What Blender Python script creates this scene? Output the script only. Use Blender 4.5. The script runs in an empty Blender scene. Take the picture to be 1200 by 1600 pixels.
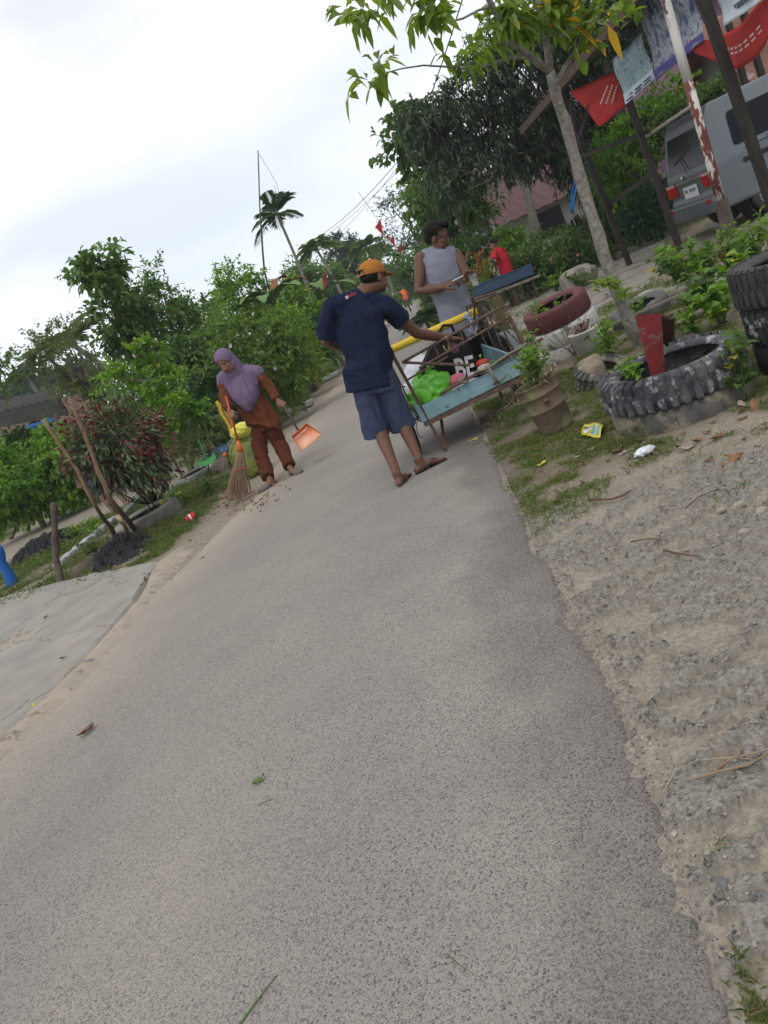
import bpy, bmesh, math, random
import numpy as np
from mathutils import Vector, Matrix
random.seed(7); rng=np.random.default_rng(11)
C=bpy.data.collections.new('scene'); bpy.context.scene.collection.children.link(C)
sc=bpy.context.scene
# ---------------------------------------------------------------- camera
F=1230.; ROLL=math.radians(25.0); PITCH=math.radians(13.69); H=1.28
cam=bpy.data.cameras.new('camera'); co=bpy.data.objects.new('camera',cam); C.objects.link(co)
X=Vector((1,0,0)); dvec=Vector((0,-math.sin(PITCH),-math.cos(PITCH)))
cr=X*math.cos(ROLL)+dvec*math.sin(ROLL); cu=X*math.sin(ROLL)-dvec*math.cos(ROLL); cb=cr.cross(cu)
co.matrix_world=Matrix(((cr.x,cu.x,cb.x,0),(cr.y,cu.y,cb.y,0),(cr.z,cu.z,cb.z,H),(0,0,0,1)))
cam.sensor_fit='VERTICAL'; cam.sensor_height=36; cam.lens=F/1600*36; cam.clip_start=.05; cam.clip_end=4000
sc.camera=co
# ---------------------------------------------------------------- world
w=bpy.data.worlds.new('World'); sc.world=w; w.use_nodes=True
nt=w.node_tree; nt.nodes.clear(); N=nt.nodes.new; Lk=nt.links.new
SUN_EL=math.radians(58); SUN_AZ=math.radians(200)
sky=N('ShaderNodeTexSky'); sky.sky_type='NISHITA'; sky.sun_disc=False; sky.sun_elevation=SUN_EL; sky.sun_rotation=SUN_AZ
sky.air_density=1.0; sky.dust_density=2.0
bg=N('ShaderNodeBackground'); bg.inputs['Strength'].default_value=.1
tc=N('ShaderNodeTexCoord'); mp=N('ShaderNodeMapping'); mp.inputs['Scale'].default_value=(1,1,2.6); mp.inputs['Location'].default_value=(3.1,.7,.35)
nz=N('ShaderNodeTexNoise'); nz.inputs['Scale'].default_value=1.9; nz.inputs['Detail'].default_value=5; nz.inputs['Roughness'].default_value=.45
rp=N('ShaderNodeValToRGB'); rp.color_ramp.elements[0].position=.38; rp.color_ramp.elements[1].position=.56
rp.color_ramp.elements[0].color=(.66,.66,.66,1); rp.color_ramp.elements[1].color=(1,1,1,1)
mx=N('ShaderNodeMix'); mx.data_type='RGBA'
# cloud deck colour: brighter overhead, bluer near the horizon
sep=N('ShaderNodeSeparateXYZ'); gr=N('ShaderNodeValToRGB')
gr.color_ramp.elements[0].position=0.0; gr.color_ramp.elements[0].color=(.78,.86,.94,1)
gr.color_ramp.elements[1].position=.34; gr.color_ramp.elements[1].color=(1.0,1.01,1.02,1)
ml=N('ShaderNodeVectorMath'); ml.operation='SCALE'; ml.inputs['Scale'].default_value=11.6
out=N('ShaderNodeOutputWorld')
Lk(tc.outputs['Generated'],mp.inputs['Vector']); Lk(mp.outputs[0],nz.inputs['Vector']); Lk(nz.outputs[0],rp.inputs[0])
Lk(tc.outputs['Generated'],sep.inputs[0]); Lk(sep.outputs['Z'],gr.inputs[0]); Lk(gr.outputs[0],ml.inputs[0])
Lk(rp.outputs[0],mx.inputs['Factor']); Lk(sky.outputs[0],mx.inputs['A']); Lk(ml.outputs[0],mx.inputs['B'])
Lk(mx.outputs['Result'],bg.inputs['Color']); Lk(bg.outputs[0],out.inputs[0])
# ---------------------------------------------------------------- sun
sl=bpy.data.lights.new('sun','SUN'); sl.energy=1.0; sl.angle=math.radians(22); sl.color=(1,.96,.9)
so=bpy.data.objects.new('sun',sl); C.objects.link(so)
sd=Vector((math.sin(SUN_AZ)*math.cos(SUN_EL),math.cos(SUN_AZ)*math.cos(SUN_EL),math.sin(SUN_EL)))
so.rotation_euler=sd.to_track_quat('Z','Y').to_euler(); so.location=(0,0,30)
sc.view_settings.view_transform='Standard'; sc.view_settings.look='None'; sc.view_settings.gamma=1; sc.view_settings.exposure=.12
sc.view_settings.use_curve_mapping=False
# ---------------------------------------------------------------- pixel <-> world helpers (photograph 1200x1600)
cR,sR,cP,sP=math.cos(ROLL),math.sin(ROLL),math.cos(PITCH),math.sin(PITCH)
def ray(px,py):
    dx,dy=px-600.,py-800.; a=dx*cR-dy*sR; b=dx*sR+dy*cR
    return np.array([a,F*cP-b*sP,-F*sP-b*cP])
def G(px,py,z=0.):
    r=ray(px,py); return r*((z-H)/r[2])+np.array([0,0,H])
def D(px,py,d):
    r=ray(px,py); return r*(d/r[1])+np.array([0,0,H])
def A(*a): return np.array(a,float)
def unit(v): v=np.asarray(v,float); return v/(np.linalg.norm(v)+1e-12)
# ---------------------------------------------------------------- noise
def _h(ix,iy,s):
    n=(ix.astype(np.int64)*374761393+iy.astype(np.int64)*668265263+s*1442695041)&0xffffffff
    n=((n^(n>>13))*1274126177)&0xffffffff
    return ((n^(n>>16))&0xffffff)/float(0xffffff)
def vn(x,y,s=0):
    x=np.asarray(x,float); y=np.asarray(y,float)
    ix=np.floor(x); iy=np.floor(y); fx=x-ix; fy=y-iy; fx=fx*fx*(3-2*fx); fy=fy*fy*(3-2*fy)
    a=_h(ix,iy,s); b=_h(ix+1,iy,s); c=_h(ix,iy+1,s); d=_h(ix+1,iy+1,s)
    return (a*(1-fx)+b*fx)*(1-fy)+(c*(1-fx)+d*fx)*fy
def fbm(x,y,s=0,o=4,g=.5):
    t=0;a=1;k=0
    for i in range(o):
        t=t+a*vn(x*2**i,y*2**i,s+i*17); k+=a; a*=g
    return t/k
def sm(a,b,x): 
    t=np.clip((x-a)/(b-a),0,1); return t*t*(3-2*t)
# ---------------------------------------------------------------- object helpers
def org(o):
    v=np.zeros(3)
    while o is not None:
        v=v+np.array(o.location); o=o.parent
    return v
def tag(o,label=None,cat=None,group=None,kind=None):
    if label: o['label']=label
    if cat: o['category']=cat
    if group: o['group']=group
    if kind: o['kind']=kind
    return o
def thing(name,label,cat,loc,group=None):
    o=bpy.data.objects.new(name,None); C.objects.link(o); o.location=[float(t) for t in loc]; o.empty_display_size=.1
    return tag(o,label,cat,group)
def raw_mesh(name,V,faces,col=None,smooth=False,tri=None):
    me=bpy.data.meshes.new(name); V=np.asarray(V,np.float32)
    me.vertices.add(len(V)); me.vertices.foreach_set('co',V.ravel())
    if tri is not None:
        tri=np.asarray(tri,np.int32); k=tri.shape[1]; nf=len(tri); lv=tri.ravel(); ls=np.arange(nf,dtype=np.int32)*k
    else:
        ls=[];lv=[]
        for f in faces: ls.append(len(lv)); lv.extend(f)
        lv=np.array(lv,np.int32); ls=np.array(ls,np.int32); nf=len(ls)
    me.loops.add(len(lv)); me.loops.foreach_set('vertex_index',lv)
    me.polygons.add(nf); me.polygons.foreach_set('loop_start',ls)
    me.update(calc_edges=True)
    me.polygons.foreach_set('use_smooth',np.full(nf,bool(smooth)))
    if col is not None:
        ca=me.color_attributes.new('Col','FLOAT_COLOR','POINT'); ca.data.foreach_set('color',np.asarray(col,np.float32).ravel())
    return me
class M:
    def __init__(s): s.v=[];s.f=[];s.n=0
    def add(s,v,f):
        v=np.asarray(v,float); s.v.append(v); n=s.n
        s.f.extend([tuple(int(i)+n for i in q) for q in f]); s.n+=len(v); return s
    def tube(s,pts,r,seg=8,side=None,caps=True,round_=False):
        pts=[np.asarray(p,float) for p in pts]; n=len(pts)
        if np.isscalar(r): r=[r]*n
        r=[(q,q) if np.isscalar(q) else q for q in r]
        if round_:
            d0=unit(pts[0]-pts[1]); d1=unit(pts[-1]-pts[-2]); ra=min(r[0]); rb=min(r[-1])
            p0=[];r0=[];p1=[];r1=[]
            for t in (.995,.8,.45):
                k=math.sqrt(1-t*t); p0.append(pts[0]+d0*ra*t); r0.append((r[0][0]*k,r[0][1]*k))
                p1.insert(0,pts[-1]+d1*rb*t); r1.insert(0,(r[-1][0]*k,r[-1][1]*k))
            pts=p0+pts+p1; r=r0+r+r1; n=len(pts)
        T=[]
        for i in range(n):
            a=pts[max(i-1,0)]; b=pts[min(i+1,n-1)]; T.append(unit(b-a))
        S=np.asarray(side,float) if side is not None else (A(0,0,1) if abs(T[0][2])<.9 else A(1,0,0))
        V=[]
        for i in range(n):
            S=unit(S-T[i]*np.dot(S,T[i])) if side is None else unit(np.asarray(side,float)-T[i]*np.dot(np.asarray(side,float),T[i]))
            B=np.cross(T[i],S)
            for k in range(seg):
                a=2*math.pi*k/seg; V.append(pts[i]+S*math.cos(a)*r[i][0]+B*math.sin(a)*r[i][1])
        f=[]
        for i in range(n-1):
            for k in range(seg):
                k2=(k+1)%seg; f.append((i*seg+k,i*seg+k2,(i+1)*seg+k2,(i+1)*seg+k))
        if caps: f.append(tuple(range(seg))[::-1]); f.append(tuple((n-1)*seg+k for k in range(seg)))
        return s.add(V,f)
    def box(s,c,h,ax=None,taper=None):
        c=np.asarray(c,float); ax=np.eye(3) if ax is None else np.asarray(ax,float); V=[]
        for z in (-1,1):
            for y in (-1,1):
                for x in (-1,1):
                    k=1 if (taper is None or z<0) else taper
                    V.append(c+ax[0]*x*h[0]*k+ax[1]*y*h[1]*k+ax[2]*z*h[2])
        return s.add(V,[(0,2,3,1),(4,5,7,6),(0,1,5,4),(2,6,7,3),(0,4,6,2),(1,3,7,5)])
    def beam(s,p,q,w_,h_,up=(0,0,1)):
        p=np.asarray(p,float);q=np.asarray(q,float);t=unit(q-p);u=unit(np.asarray(up,float)-t*np.dot(up,t));b=np.cross(t,u)
        return s.box((p+q)/2,(np.linalg.norm(q-p)/2,w_/2,h_/2),(t,b,u))
    def ell(s,c,r,ax=None,nu=14,nv=9):
        c=np.asarray(c,float); ax=np.eye(3) if ax is None else np.asarray(ax,float)
        if np.isscalar(r): r=(r,r,r)
        V=[c-ax[2]*r[2]]
        for j in range(1,nv):
            ph=-math.pi/2+math.pi*j/nv
            for i in range(nu):
                th=2*math.pi*i/nu
                V.append(c+ax[0]*r[0]*math.cos(ph)*math.cos(th)+ax[1]*r[1]*math.cos(ph)*math.sin(th)+ax[2]*r[2]*math.sin(ph))
        V.append(c+ax[2]*r[2]); f=[]; L=len(V)-1
        for i in range(nu):
            f.append((0,1+(i+1)%nu,1+i)); f.append((L,L-nu+i,L-nu+(i+1)%nu))
        for j in range(nv-2):
            for i in range(nu):
                a=1+j*nu+i; b=1+j*nu+(i+1)%nu; f.append((a,b,b+nu,a+nu))
        return s.add(V,f)
    def lathe(s,prof,c,ax=None,seg=24,closed=False):
        c=np.asarray(c,float); ax=np.eye(3) if ax is None else np.asarray(ax,float); V=[]; n=len(prof)
        for (r,z) in prof:
            for k in range(seg):
                a=2*math.pi*k/seg; V.append(c+ax[0]*r*math.cos(a)+ax[1]*r*math.sin(a)+ax[2]*z)
        f=[]
        for i in range(n if closed else n-1):
            i2=(i+1)%n
            for k in range(seg):
                k2=(k+1)%seg; f.append((i*seg+k,i*seg+k2,i2*seg+k2,i2*seg+k))
        if not closed: f.append(tuple(range(seg))[::-1]); f.append(tuple((n-1)*seg+k for k in range(seg)))
        return s.add(V,f)
    def grid(s,P,thick=0):   # P[i][j] points
        P=np.asarray(P,float); ni,nj=P.shape[:2]; V=P.reshape(-1,3); f=[]
        for i in range(ni-1):
            for j in range(nj-1): a=i*nj+j; f.append((a,a+1,a+nj+1,a+nj))
        if thick:
            gi=np.gradient(P,axis=0); gj=np.gradient(P,axis=1); nn=np.cross(gi,gj); nn/=np.linalg.norm(nn,axis=2,keepdims=True)+1e-9
            V2=(P-nn*thick).reshape(-1,3); n=len(V); V=np.vstack([V,V2]); f+= [tuple(n+i for i in q[::-1]) for q in f]
            rim=[j for j in range(nj)]+[i*nj+nj-1 for i in range(1,ni)]+[(ni-1)*nj+j for j in range(nj-2,-1,-1)]+[i*nj for i in range(ni-2,0,-1)]
            for k in range(len(rim)): a=rim[k]; b=rim[(k+1)%len(rim)]; f.append((b,a,a+n,b+n))
        return s.add(V,f)
    def prism(s,poly,z0,z1,ax=None,c=(0,0,0)):
        ax=np.eye(3) if ax is None else np.asarray(ax,float); c=np.asarray(c,float); n=len(poly)
        V=[c+ax[0]*p[0]+ax[1]*p[1]+ax[2]*z for z in (z0,z1) for p in poly]
        f=[tuple(range(n))[::-1],tuple(range(n,2*n))]+[(i,(i+1)%n,n+(i+1)%n,n+i) for i in range(n)]
        return s.add(V,f)
    def build(s,name,mat,parent=None,smooth=False,origin=None,remesh=None,it=4,fac=.5,disp=None,colf=None,bevel=0,keep=None):
        V=np.vstack(s.v); o3=org(parent) if parent is not None else (np.asarray(origin,float) if origin is not None else np.zeros(3))
        me=raw_mesh(name,V-o3,s.f,smooth=smooth)
        o=bpy.data.objects.new(name,me); C.objects.link(o)
        if remesh or bevel:
            if bevel:
                md=o.modifiers.new('b','BEVEL'); md.width=bevel; md.segments=2; md.limit_method='ANGLE'
            if remesh:
                md=o.modifiers.new('r','REMESH'); md.mode='VOXEL'; md.voxel_size=remesh; md.use_smooth_shade=True
                if it: md=o.modifiers.new('s','SMOOTH'); md.iterations=it; md.factor=fac
            dg=bpy.context.evaluated_depsgraph_get(); dg.update()
            m2=bpy.data.meshes.new_from_object(o.evaluated_get(dg)); o.modifiers.clear(); o.data=m2; bpy.data.meshes.remove(me); me=m2; me.name=name
            me.polygons.foreach_set('use_smooth',np.full(len(me.polygons),bool(smooth or remesh)))
        if disp is not None or colf is not None or keep is not None:
            n=len(me.vertices); co_=np.zeros(n*3,np.float32); me.vertices.foreach_get('co',co_); P=co_.reshape(-1,3).astype(float)
            nr=np.zeros(n*3,np.float32); me.vertices.foreach_get('normal',nr); nr=nr.reshape(-1,3)
            W_=P+o3
            if colf is not None:
                ca=me.color_attributes.new('Col','FLOAT_COLOR','POINT'); ca.data.foreach_set('color',np.asarray(colf(W_),np.float32).ravel())
            if disp is not None:
                P=P+nr*disp(W_)[:,None]; me.vertices.foreach_set('co',P.astype(np.float32).ravel()); me.update()
            if keep is not None:
                k=keep(W_); bm=bmesh.new(); bm.from_mesh(me); bm.verts.ensure_lookup_table()
                bmesh.ops.delete(bm,geom=[bm.verts[i] for i in np.nonzero(~k)[0]],context='VERTS'); bm.to_mesh(me); bm.free()
        if parent is not None: o.parent=parent
        elif origin is not None: o.location=[float(t) for t in origin]
        if mat: me.materials.clear(); me.materials.append(mat)
        return o
def struct(o): o['kind']='structure'; return o
def copy_tree(o,parent=None):
    c=o.copy(); C.objects.link(c); c.parent=parent
    for ch in list(o.children): copy_tree(ch,c)
    return c
# ---------------------------------------------------------------- materials
def newmat(name):
    m=bpy.data.materials.new(name); m.use_nodes=True; n=m.node_tree; b=n.nodes['Principled BSDF']; return m,n,b
def mat(name,c1,c2=None,scale=8,rough=.8,bump=0,bscale=None,metal=0,detail=5,spec=.3,c3=None,c3t=.62,c3scale=3,stretch=(1,1,1),c3w=.05,coord='Object',attr=False,trans=0):
    m,n,b=newmat(name); nd=n.nodes.new; lk=n.links.new
    b.inputs['Roughness'].default_value=rough; b.inputs['Metallic'].default_value=metal; b.inputs['Specular IOR Level'].default_value=spec
    tc=nd('ShaderNodeTexCoord'); mp=nd('ShaderNodeMapping'); mp.inputs['Scale'].default_value=stretch; lk(tc.outputs[coord],mp.inputs[0])
    if c2 is None: c2=tuple(v*.8 for v in c1)
    nz=nd('ShaderNodeTexNoise'); nz.inputs['Scale'].default_value=scale; nz.inputs['Detail'].default_value=detail; nz.inputs['Roughness'].default_value=.6; lk(mp.outputs[0],nz.inputs[0])
    rp=nd('ShaderNodeValToRGB'); rp.color_ramp.elements[0].position=.35; rp.color_ramp.elements[1].position=.65
    rp.color_ramp.elements[0].color=(*c1,1); rp.color_ramp.elements[1].color=(*c2,1); lk(nz.outputs[0],rp.inputs[0]); col=rp.outputs[0]
    if c3:
        n3=nd('ShaderNodeTexNoise'); n3.inputs['Scale'].default_value=c3scale; n3.inputs['Detail'].default_value=7; n3.inputs['Roughness'].default_value=.65; lk(mp.outputs[0],n3.inputs[0])
        r3=nd('ShaderNodeValToRGB'); r3.color_ramp.elements[0].position=c3t; r3.color_ramp.elements[1].position=c3t+c3w; lk(n3.outputs[0],r3.inputs[0])
        mx=nd('ShaderNodeMix'); mx.data_type='RGBA'; lk(r3.outputs[0],mx.inputs['Factor']); lk(col,mx.inputs['A']); mx.inputs['B'].default_value=(*c3,1); col=mx.outputs['Result']
    if attr:
        at=nd('ShaderNodeAttribute'); at.attribute_name='Col'; mx=nd('ShaderNodeMix'); mx.data_type='RGBA'; mx.blend_type='MULTIPLY'; mx.inputs['Factor'].default_value=1
        lk(col,mx.inputs['A']); lk(at.outputs['Color'],mx.inputs['B']); col=mx.outputs['Result']
    lk(col,b.inputs['Base Color'])
    if trans: b.inputs['Transmission Weight'].default_value=trans
    if bump:
        bn=nd('ShaderNodeTexNoise'); bn.inputs['Scale'].default_value=bscale or scale*4; bn.inputs['Detail'].default_value=4; lk(mp.outputs[0],bn.inputs[0])
        bp=nd('ShaderNodeBump'); bp.inputs['Strength'].default_value=1; bp.inputs['Distance'].default_value=bump; lk(bn.outputs[0],bp.inputs['Height']); lk(bp.outputs[0],b.inputs['Normal'])
    return m
def leafmat(name,c1,c2,c3=None,rough=.42,tr=.42):
    """Col.r = per-leaf random mix, Col.g = third colour switch"""
    m,n,b=newmat(name); nd=n.nodes.new; lk=n.links.new
    at=nd('ShaderNodeAttribute'); at.attribute_name='Col'; sp=nd('ShaderNodeSeparateColor'); lk(at.outputs['Color'],sp.inputs[0])
    mx=nd('ShaderNodeMix'); mx.data_type='RGBA'; lk(sp.outputs[0],mx.inputs['Factor']); mx.inputs['A'].default_value=(*c1,1); mx.inputs['B'].default_value=(*c2,1)
    m3=nd('ShaderNodeMix'); m3.data_type='RGBA'; lk(sp.outputs[1],m3.inputs['Factor']); lk(mx.outputs['Result'],m3.inputs['A']); m3.inputs['B'].default_value=(*(c3 or c2),1)
    lk(m3.outputs['Result'],b.inputs['Base Color']); b.inputs['Roughness'].default_value=rough; b.inputs['Specular IOR Level'].default_value=.4
    t=nd('ShaderNodeBsdfTranslucent'); hs=nd('ShaderNodeHueSaturation'); hs.inputs['Value'].default_value=1.5; hs.inputs['Saturation'].default_value=1.1; lk(m3.outputs['Result'],hs.inputs['Color']); lk(hs.outputs[0],t.inputs[0])
    ms=nd('ShaderNodeMixShader'); ms.inputs[0].default_value=tr; lk(b.outputs[0],ms.inputs[1]); lk(t.outputs[0],ms.inputs[2]); lk(ms.outputs[0],n.nodes['Material Output'].inputs[0])
    return m
# ---------------------------------------------------------------- foliage
def frames(Dv,up=None):
    Dv=Dv/ (np.linalg.norm(Dv,axis=1,keepdims=True)+1e-9)
    U=rng.normal(0,.35,Dv.shape)+A(0,0,1) if up is None else up
    S=np.cross(Dv,U); S/=np.linalg.norm(S,axis=1,keepdims=True)+1e-9
    Nn=np.cross(S,Dv); return Dv,S,Nn
class Leaves:
    def __init__(s): s.V=[];s.T=[];s.K=[];s.n=0
    def add(s,P,Dv,L,W,r=None,g=None,fold=.18,droop=.25,up=None,shape=.42):
        P=np.asarray(P,float);n=len(P); Dv,S,Nn=frames(np.asarray(Dv,float),up)
        L=np.broadcast_to(np.asarray(L,float),(n,))[:,None]; W=np.broadcast_to(np.asarray(W,float),(n,))[:,None]
        mid=P+Dv*L*shape; tip=P+Dv*L-A(0,0,1)*L*droop; m3=P+Dv*L*.75-A(0,0,1)*L*droop*.45
        v=np.stack([P,mid+S*W*.5+Nn*W*fold,mid-S*W*.5+Nn*W*fold,mid,m3+S*W*.36+Nn*W*fold*.6,m3-S*W*.36+Nn*W*fold*.6,tip],1)
        t=np.array([(0,1,3),(0,3,2),(1,4,3),(3,5,2),(4,6,3),(3,6,5)]); s._put(v,t,r,g,n)
    def add2(s,P,Dv,L,W,r=None,g=None,droop=.15,up=None):
        P=np.asarray(P,float);n=len(P); Dv,S,Nn=frames(np.asarray(Dv,float),up)
        L=np.broadcast_to(np.asarray(L,float),(n,))[:,None]; W=np.broadcast_to(np.asarray(W,float),(n,))[:,None]
        mid=P+Dv*L*.45; tip=P+Dv*L-A(0,0,1)*L*droop
        v=np.stack([P,mid+S*W*.5,tip,mid-S*W*.5],1); s._put(v,np.array([(0,1,2),(0,2,3)]),r,g,n)
    def _put(s,v,t,r,g,n):
        k=v.shape[1]; s.V.append(v.reshape(-1,3)); s.T.append((t[None]+ (np.arange(n)*k)[:,None,None]+s.n).reshape(-1,3)); s.n+=n*k
        r=rng.random(n) if r is None else np.broadcast_to(np.asarray(r,float),(n,)); g=np.zeros(n) if g is None else np.broadcast_to(np.asarray(g,float),(n,))
        c=np.stack([r,g,np.zeros(n),np.ones(n)],1); s.K.append(np.repeat(c,k,0))
    def build(s,name,m,parent=None,origin=None):
        o3=org(parent) if parent is not None else (np.asarray(origin,float) if origin is not None else np.zeros(3))
        me=raw_mesh(name,np.vstack(s.V)-o3,None,np.vstack(s.K),tri=np.vstack(s.T))
        o=bpy.data.objects.new(name,me); C.objects.link(o); me.materials.append(m)
        if parent is not None: o.parent=parent
        elif origin is not None: o.location=[float(t) for t in origin]
        return o
def rdir(n): v=rng.normal(0,1,(n,3)); return v/np.linalg.norm(v,axis=1,keepdims=True)
def bend(p,q,n=5,j=.06,sag=0):
    p=np.asarray(p,float);q=np.asarray(q,float);L=np.linalg.norm(q-p); out=[]
    o1=rng.normal(0,j,3)*L; o2=rng.normal(0,j,3)*L
    for i in range(n):
        t=i/(n-1); out.append(p+(q-p)*t+o1*math.sin(math.pi*t)+o2*math.sin(2*math.pi*t)*.4-A(0,0,1)*sag*math.sin(math.pi*t))
    return out
def crown_pts(crowns,n):
    vol=np.array([max(c[1])**2 for c in crowns]); vol=vol/vol.sum(); out=[]
    for k,(c,r) in enumerate(crowns):
        m=max(3,int(round(n*vol[k]))); d=rdir(m); rad=rng.random(m)**.42
        out.append(np.asarray(c)+d*rad[:,None]*np.asarray(r))
    return np.vstack(out)
def tree(name,label,base,fork,crowns,lm,bm_,n=60,rc=.45,sprays=9,per=9,L=.14,W=.05,tr=.1,droop=.25,hang=.15,up=.35,r3=0,group=None,cat='tree',simple=False,fine=False,limbs=True,jit=.05,whorl=False):
    base=np.asarray(base,float); fork=np.asarray(fork,float)
    T=thing(name,label,cat,base,group); t=M()
    t.tube(bend(base-A(0,0,.1),fork,6,jit),[tr*(1-.4*i/5)*(1.25 if i==0 else 1) for i in range(6)],9)
    cl=crown_pts(crowns,n); cc=np.mean([c for c,_ in crowns],0)
    lf=Leaves()
    if limbs:
        nl=min(len(cl),14); idx=rng.choice(len(cl),nl,replace=False); mains=cl[idx]
        for q in mains: t.tube(bend(fork-(fork-base)*rng.random()*.25,q,5,.07),[tr*.5,tr*.36,tr*.25,tr*.16,tr*.08],6)
        for q in cl:
            j=np.argmin(np.linalg.norm(mains-q,axis=1)); dd=np.linalg.norm(mains[j]-q)
            if dd>.05: t.tube(bend(mains[j],q,3,.06),[tr*.12,tr*.08,tr*.04],4)
    for q in cl:
        shade=rng.random()
        rcq=rc*rng.uniform(.6,1.25); d=rdir(sprays); d[:,2]=d[:,2]*.8+up*.5; d/=np.linalg.norm(d,axis=1,keepdims=True)
        out_=unit(q-cc); d=d+out_*.45; d/=np.linalg.norm(d,axis=1,keepdims=True)
        for k in range(sprays):
            a=np.linspace(.25,1,per) if not whorl else rng.uniform(.86,1,per); ln=rcq*rng.uniform(.7,1.2); P=q+d[k]*(a*ln)[:,None]-A(0,0,1)*(a**2*ln*hang)[:,None]
            ld=d[k]*.55+rdir(per)*.75; ld[:,2]+=up-droop
            g=(rng.random(per)<r3)*1.0
            (lf.add2 if simple else lf.add)(P,ld,L*rng.uniform(.65,1.2,per),W*rng.uniform(.75,1.2,per),r=np.clip(shade*.6+rng.random(per)*.5,0,1),g=g,droop=droop)
    t.build('trunk',bm_,T,smooth=True); lf.build('crown',lm,T)
    return T
def frond(lf,P,d,L,n=26,ll=.45,lw=.04,drp=.6,rach=None,fall=.4,vee=.5,gap=None,r=.5):
    d=unit(d); pts=[]
    for i in range(n+4):
        t=i/(n+3); pts.append(np.asarray(P)+d*L*t-A(0,0,1)*L*drp*t*t)
    pts=np.array(pts)
    if rach is not None: rach.tube(pts[::3],[.018*L/2.2*(1-.8*k/len(pts[::3])) for k in range(len(pts[::3]))],5)
    for sgn in (-1,1):
        i=np.arange(3,n+3); P_=pts[i]; tn=pts[np.minimum(i+1,n+3)]-pts[i-1]; tn/=np.linalg.norm(tn,axis=1,keepdims=True)
        S=np.cross(tn,A(0,0,1)); S/=np.linalg.norm(S,axis=1,keepdims=True)+1e-9
        tt=i/(n+3.); ln=ll*np.sin(np.clip(tt*1.05+.12,0,1)*math.pi)**.55*rng.uniform(.85,1.1,n)
        dv=S*sgn+tn*vee+rng.normal(0,.07,(n,3)); dv[:,2]+=.15
        lf.add2(P_,dv,ln,lw,droop=fall,up=np.tile(A(0,0,1),(n,1)),r=np.clip(r+rng.normal(0,.15,n),0,1))
# ---------------------------------------------------------------- shared materials
bark=mat('bark',(.16,.13,.10),(.07,.055,.04),14,.9,.01,30)
bark_pale=mat('pale bark',(.27,.25,.22),(.13,.115,.095),22,.85,.006,40,c3=(.33,.32,.29),c3t=.55,c3scale=14,c3w=.12)
darkwood=mat('dark weathered wood',(.035,.028,.022),(.075,.06,.045),20,.8,.003,60,stretch=(1,1,.2))
greywood=mat('grey weathered wood',(.20,.18,.15),(.09,.075,.06),16,.85,.003,60,stretch=(1,1,.2))
rust=mat('rusty iron',(.13,.075,.05),(.07,.045,.035),30,.75,.0015,120,c3=(.22,.17,.14),c3t=.58,c3scale=14)
rubber=mat('black rubber',(.022,.022,.022),(.045,.043,.04),12,.7,.003,80)
greyrubber=mat('dusty grey rubber',(.13,.13,.125),(.075,.073,.07),9,.85,.003,60)
sandm=mat('dry soil',(.20,.15,.10),(.12,.09,.06),10,.95,.01,40)
concrete=mat('weathered concrete',(.33,.32,.29),(.22,.21,.19),5,.9,.004,50,c3=(.12,.12,.10),c3t=.6)
white_p=mat('old white paint',(.62,.61,.57),(.45,.43,.39),9,.7,.002,60,c3=(.13,.11,.09),c3t=.60,c3scale=10)
stone=mat('grey stone',(.30,.27,.23),(.17,.155,.135),8,.9,.006,30)
# ---------------------------------------------------------------- road edges in the world
def xr(y): return np.interp(y,[-20,1.0,1.31,2.05,2.68,3.62,5.63,9,30,60,400],[-2.7,.16,.24,.39,.47,.61,.92,1.42,4.45,8.75,58.])
def xl(y): return np.interp(y,[-20,3.8,4.3,5.7,6.5,8.2,19,60,400],[-2.9,-2.32,-2.14,-2.02,-1.72,-1.22,.25,6.4,57.4])
def inpoly(px,py,poly):
    c=np.zeros(px.shape,bool); n=len(poly)
    for i in range(n):
        x1,y1=poly[i][:2]; x2,y2=poly[(i+1)%n][:2]
        if y1==y2: continue
        t=((y1>py)!=(y2>py))&(px<(x2-x1)*(py-y1)/(y2-y1)+x1); c^=t
    return c
def gp(pix): return [tuple(G(*p)[:2]) for p in pix]
PATH=gp([(-40,905),(-40,868),(0,850),(65,806),(119,764),(190,735),(260,712),(330,690),(350,705),(262,775),(215,785),(170,804),(93,835),(22,875)])
SLAB=gp([(745,505),(840,440),(905,410),(1010,378),(1060,400),(1000,455),(930,490),(840,520)])
YARD=gp([(920,430),(1000,365),(1100,325),(1300,240),(1400,330),(1200,400),(1040,440),(960,460)])
DA,DB=G(98,915)[:2],G(240,792)[:2]
def segd(x,y,a,b):
    a=np.asarray(a);b=np.asarray(b);d=b-a;t=np.clip(((x-a[0])*d[0]+(y-a[1])*d[1])/(d@d),0,1)
    return np.hypot(x-a[0]-t*d[0],y-a[1]-t*d[1])
def crustmask(x,y):
    n=fbm(x*4.6+3+y*2.0,y*7.0-x*2.0,3,5,.6); r=1-np.abs(fbm(x*7+y*3,y*11-x*3,31,4)-.5)*5; e=(.5*n+.26*r+.24*fbm(x*26,y*34,33,3))
    return sm(.475,.505,e)*sm(-.02,.05,x-xr(y))*(1-sm(3.6,4.3,y+.35*fbm(x*3,y*3,9)+.25*(x-.6)))
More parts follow.
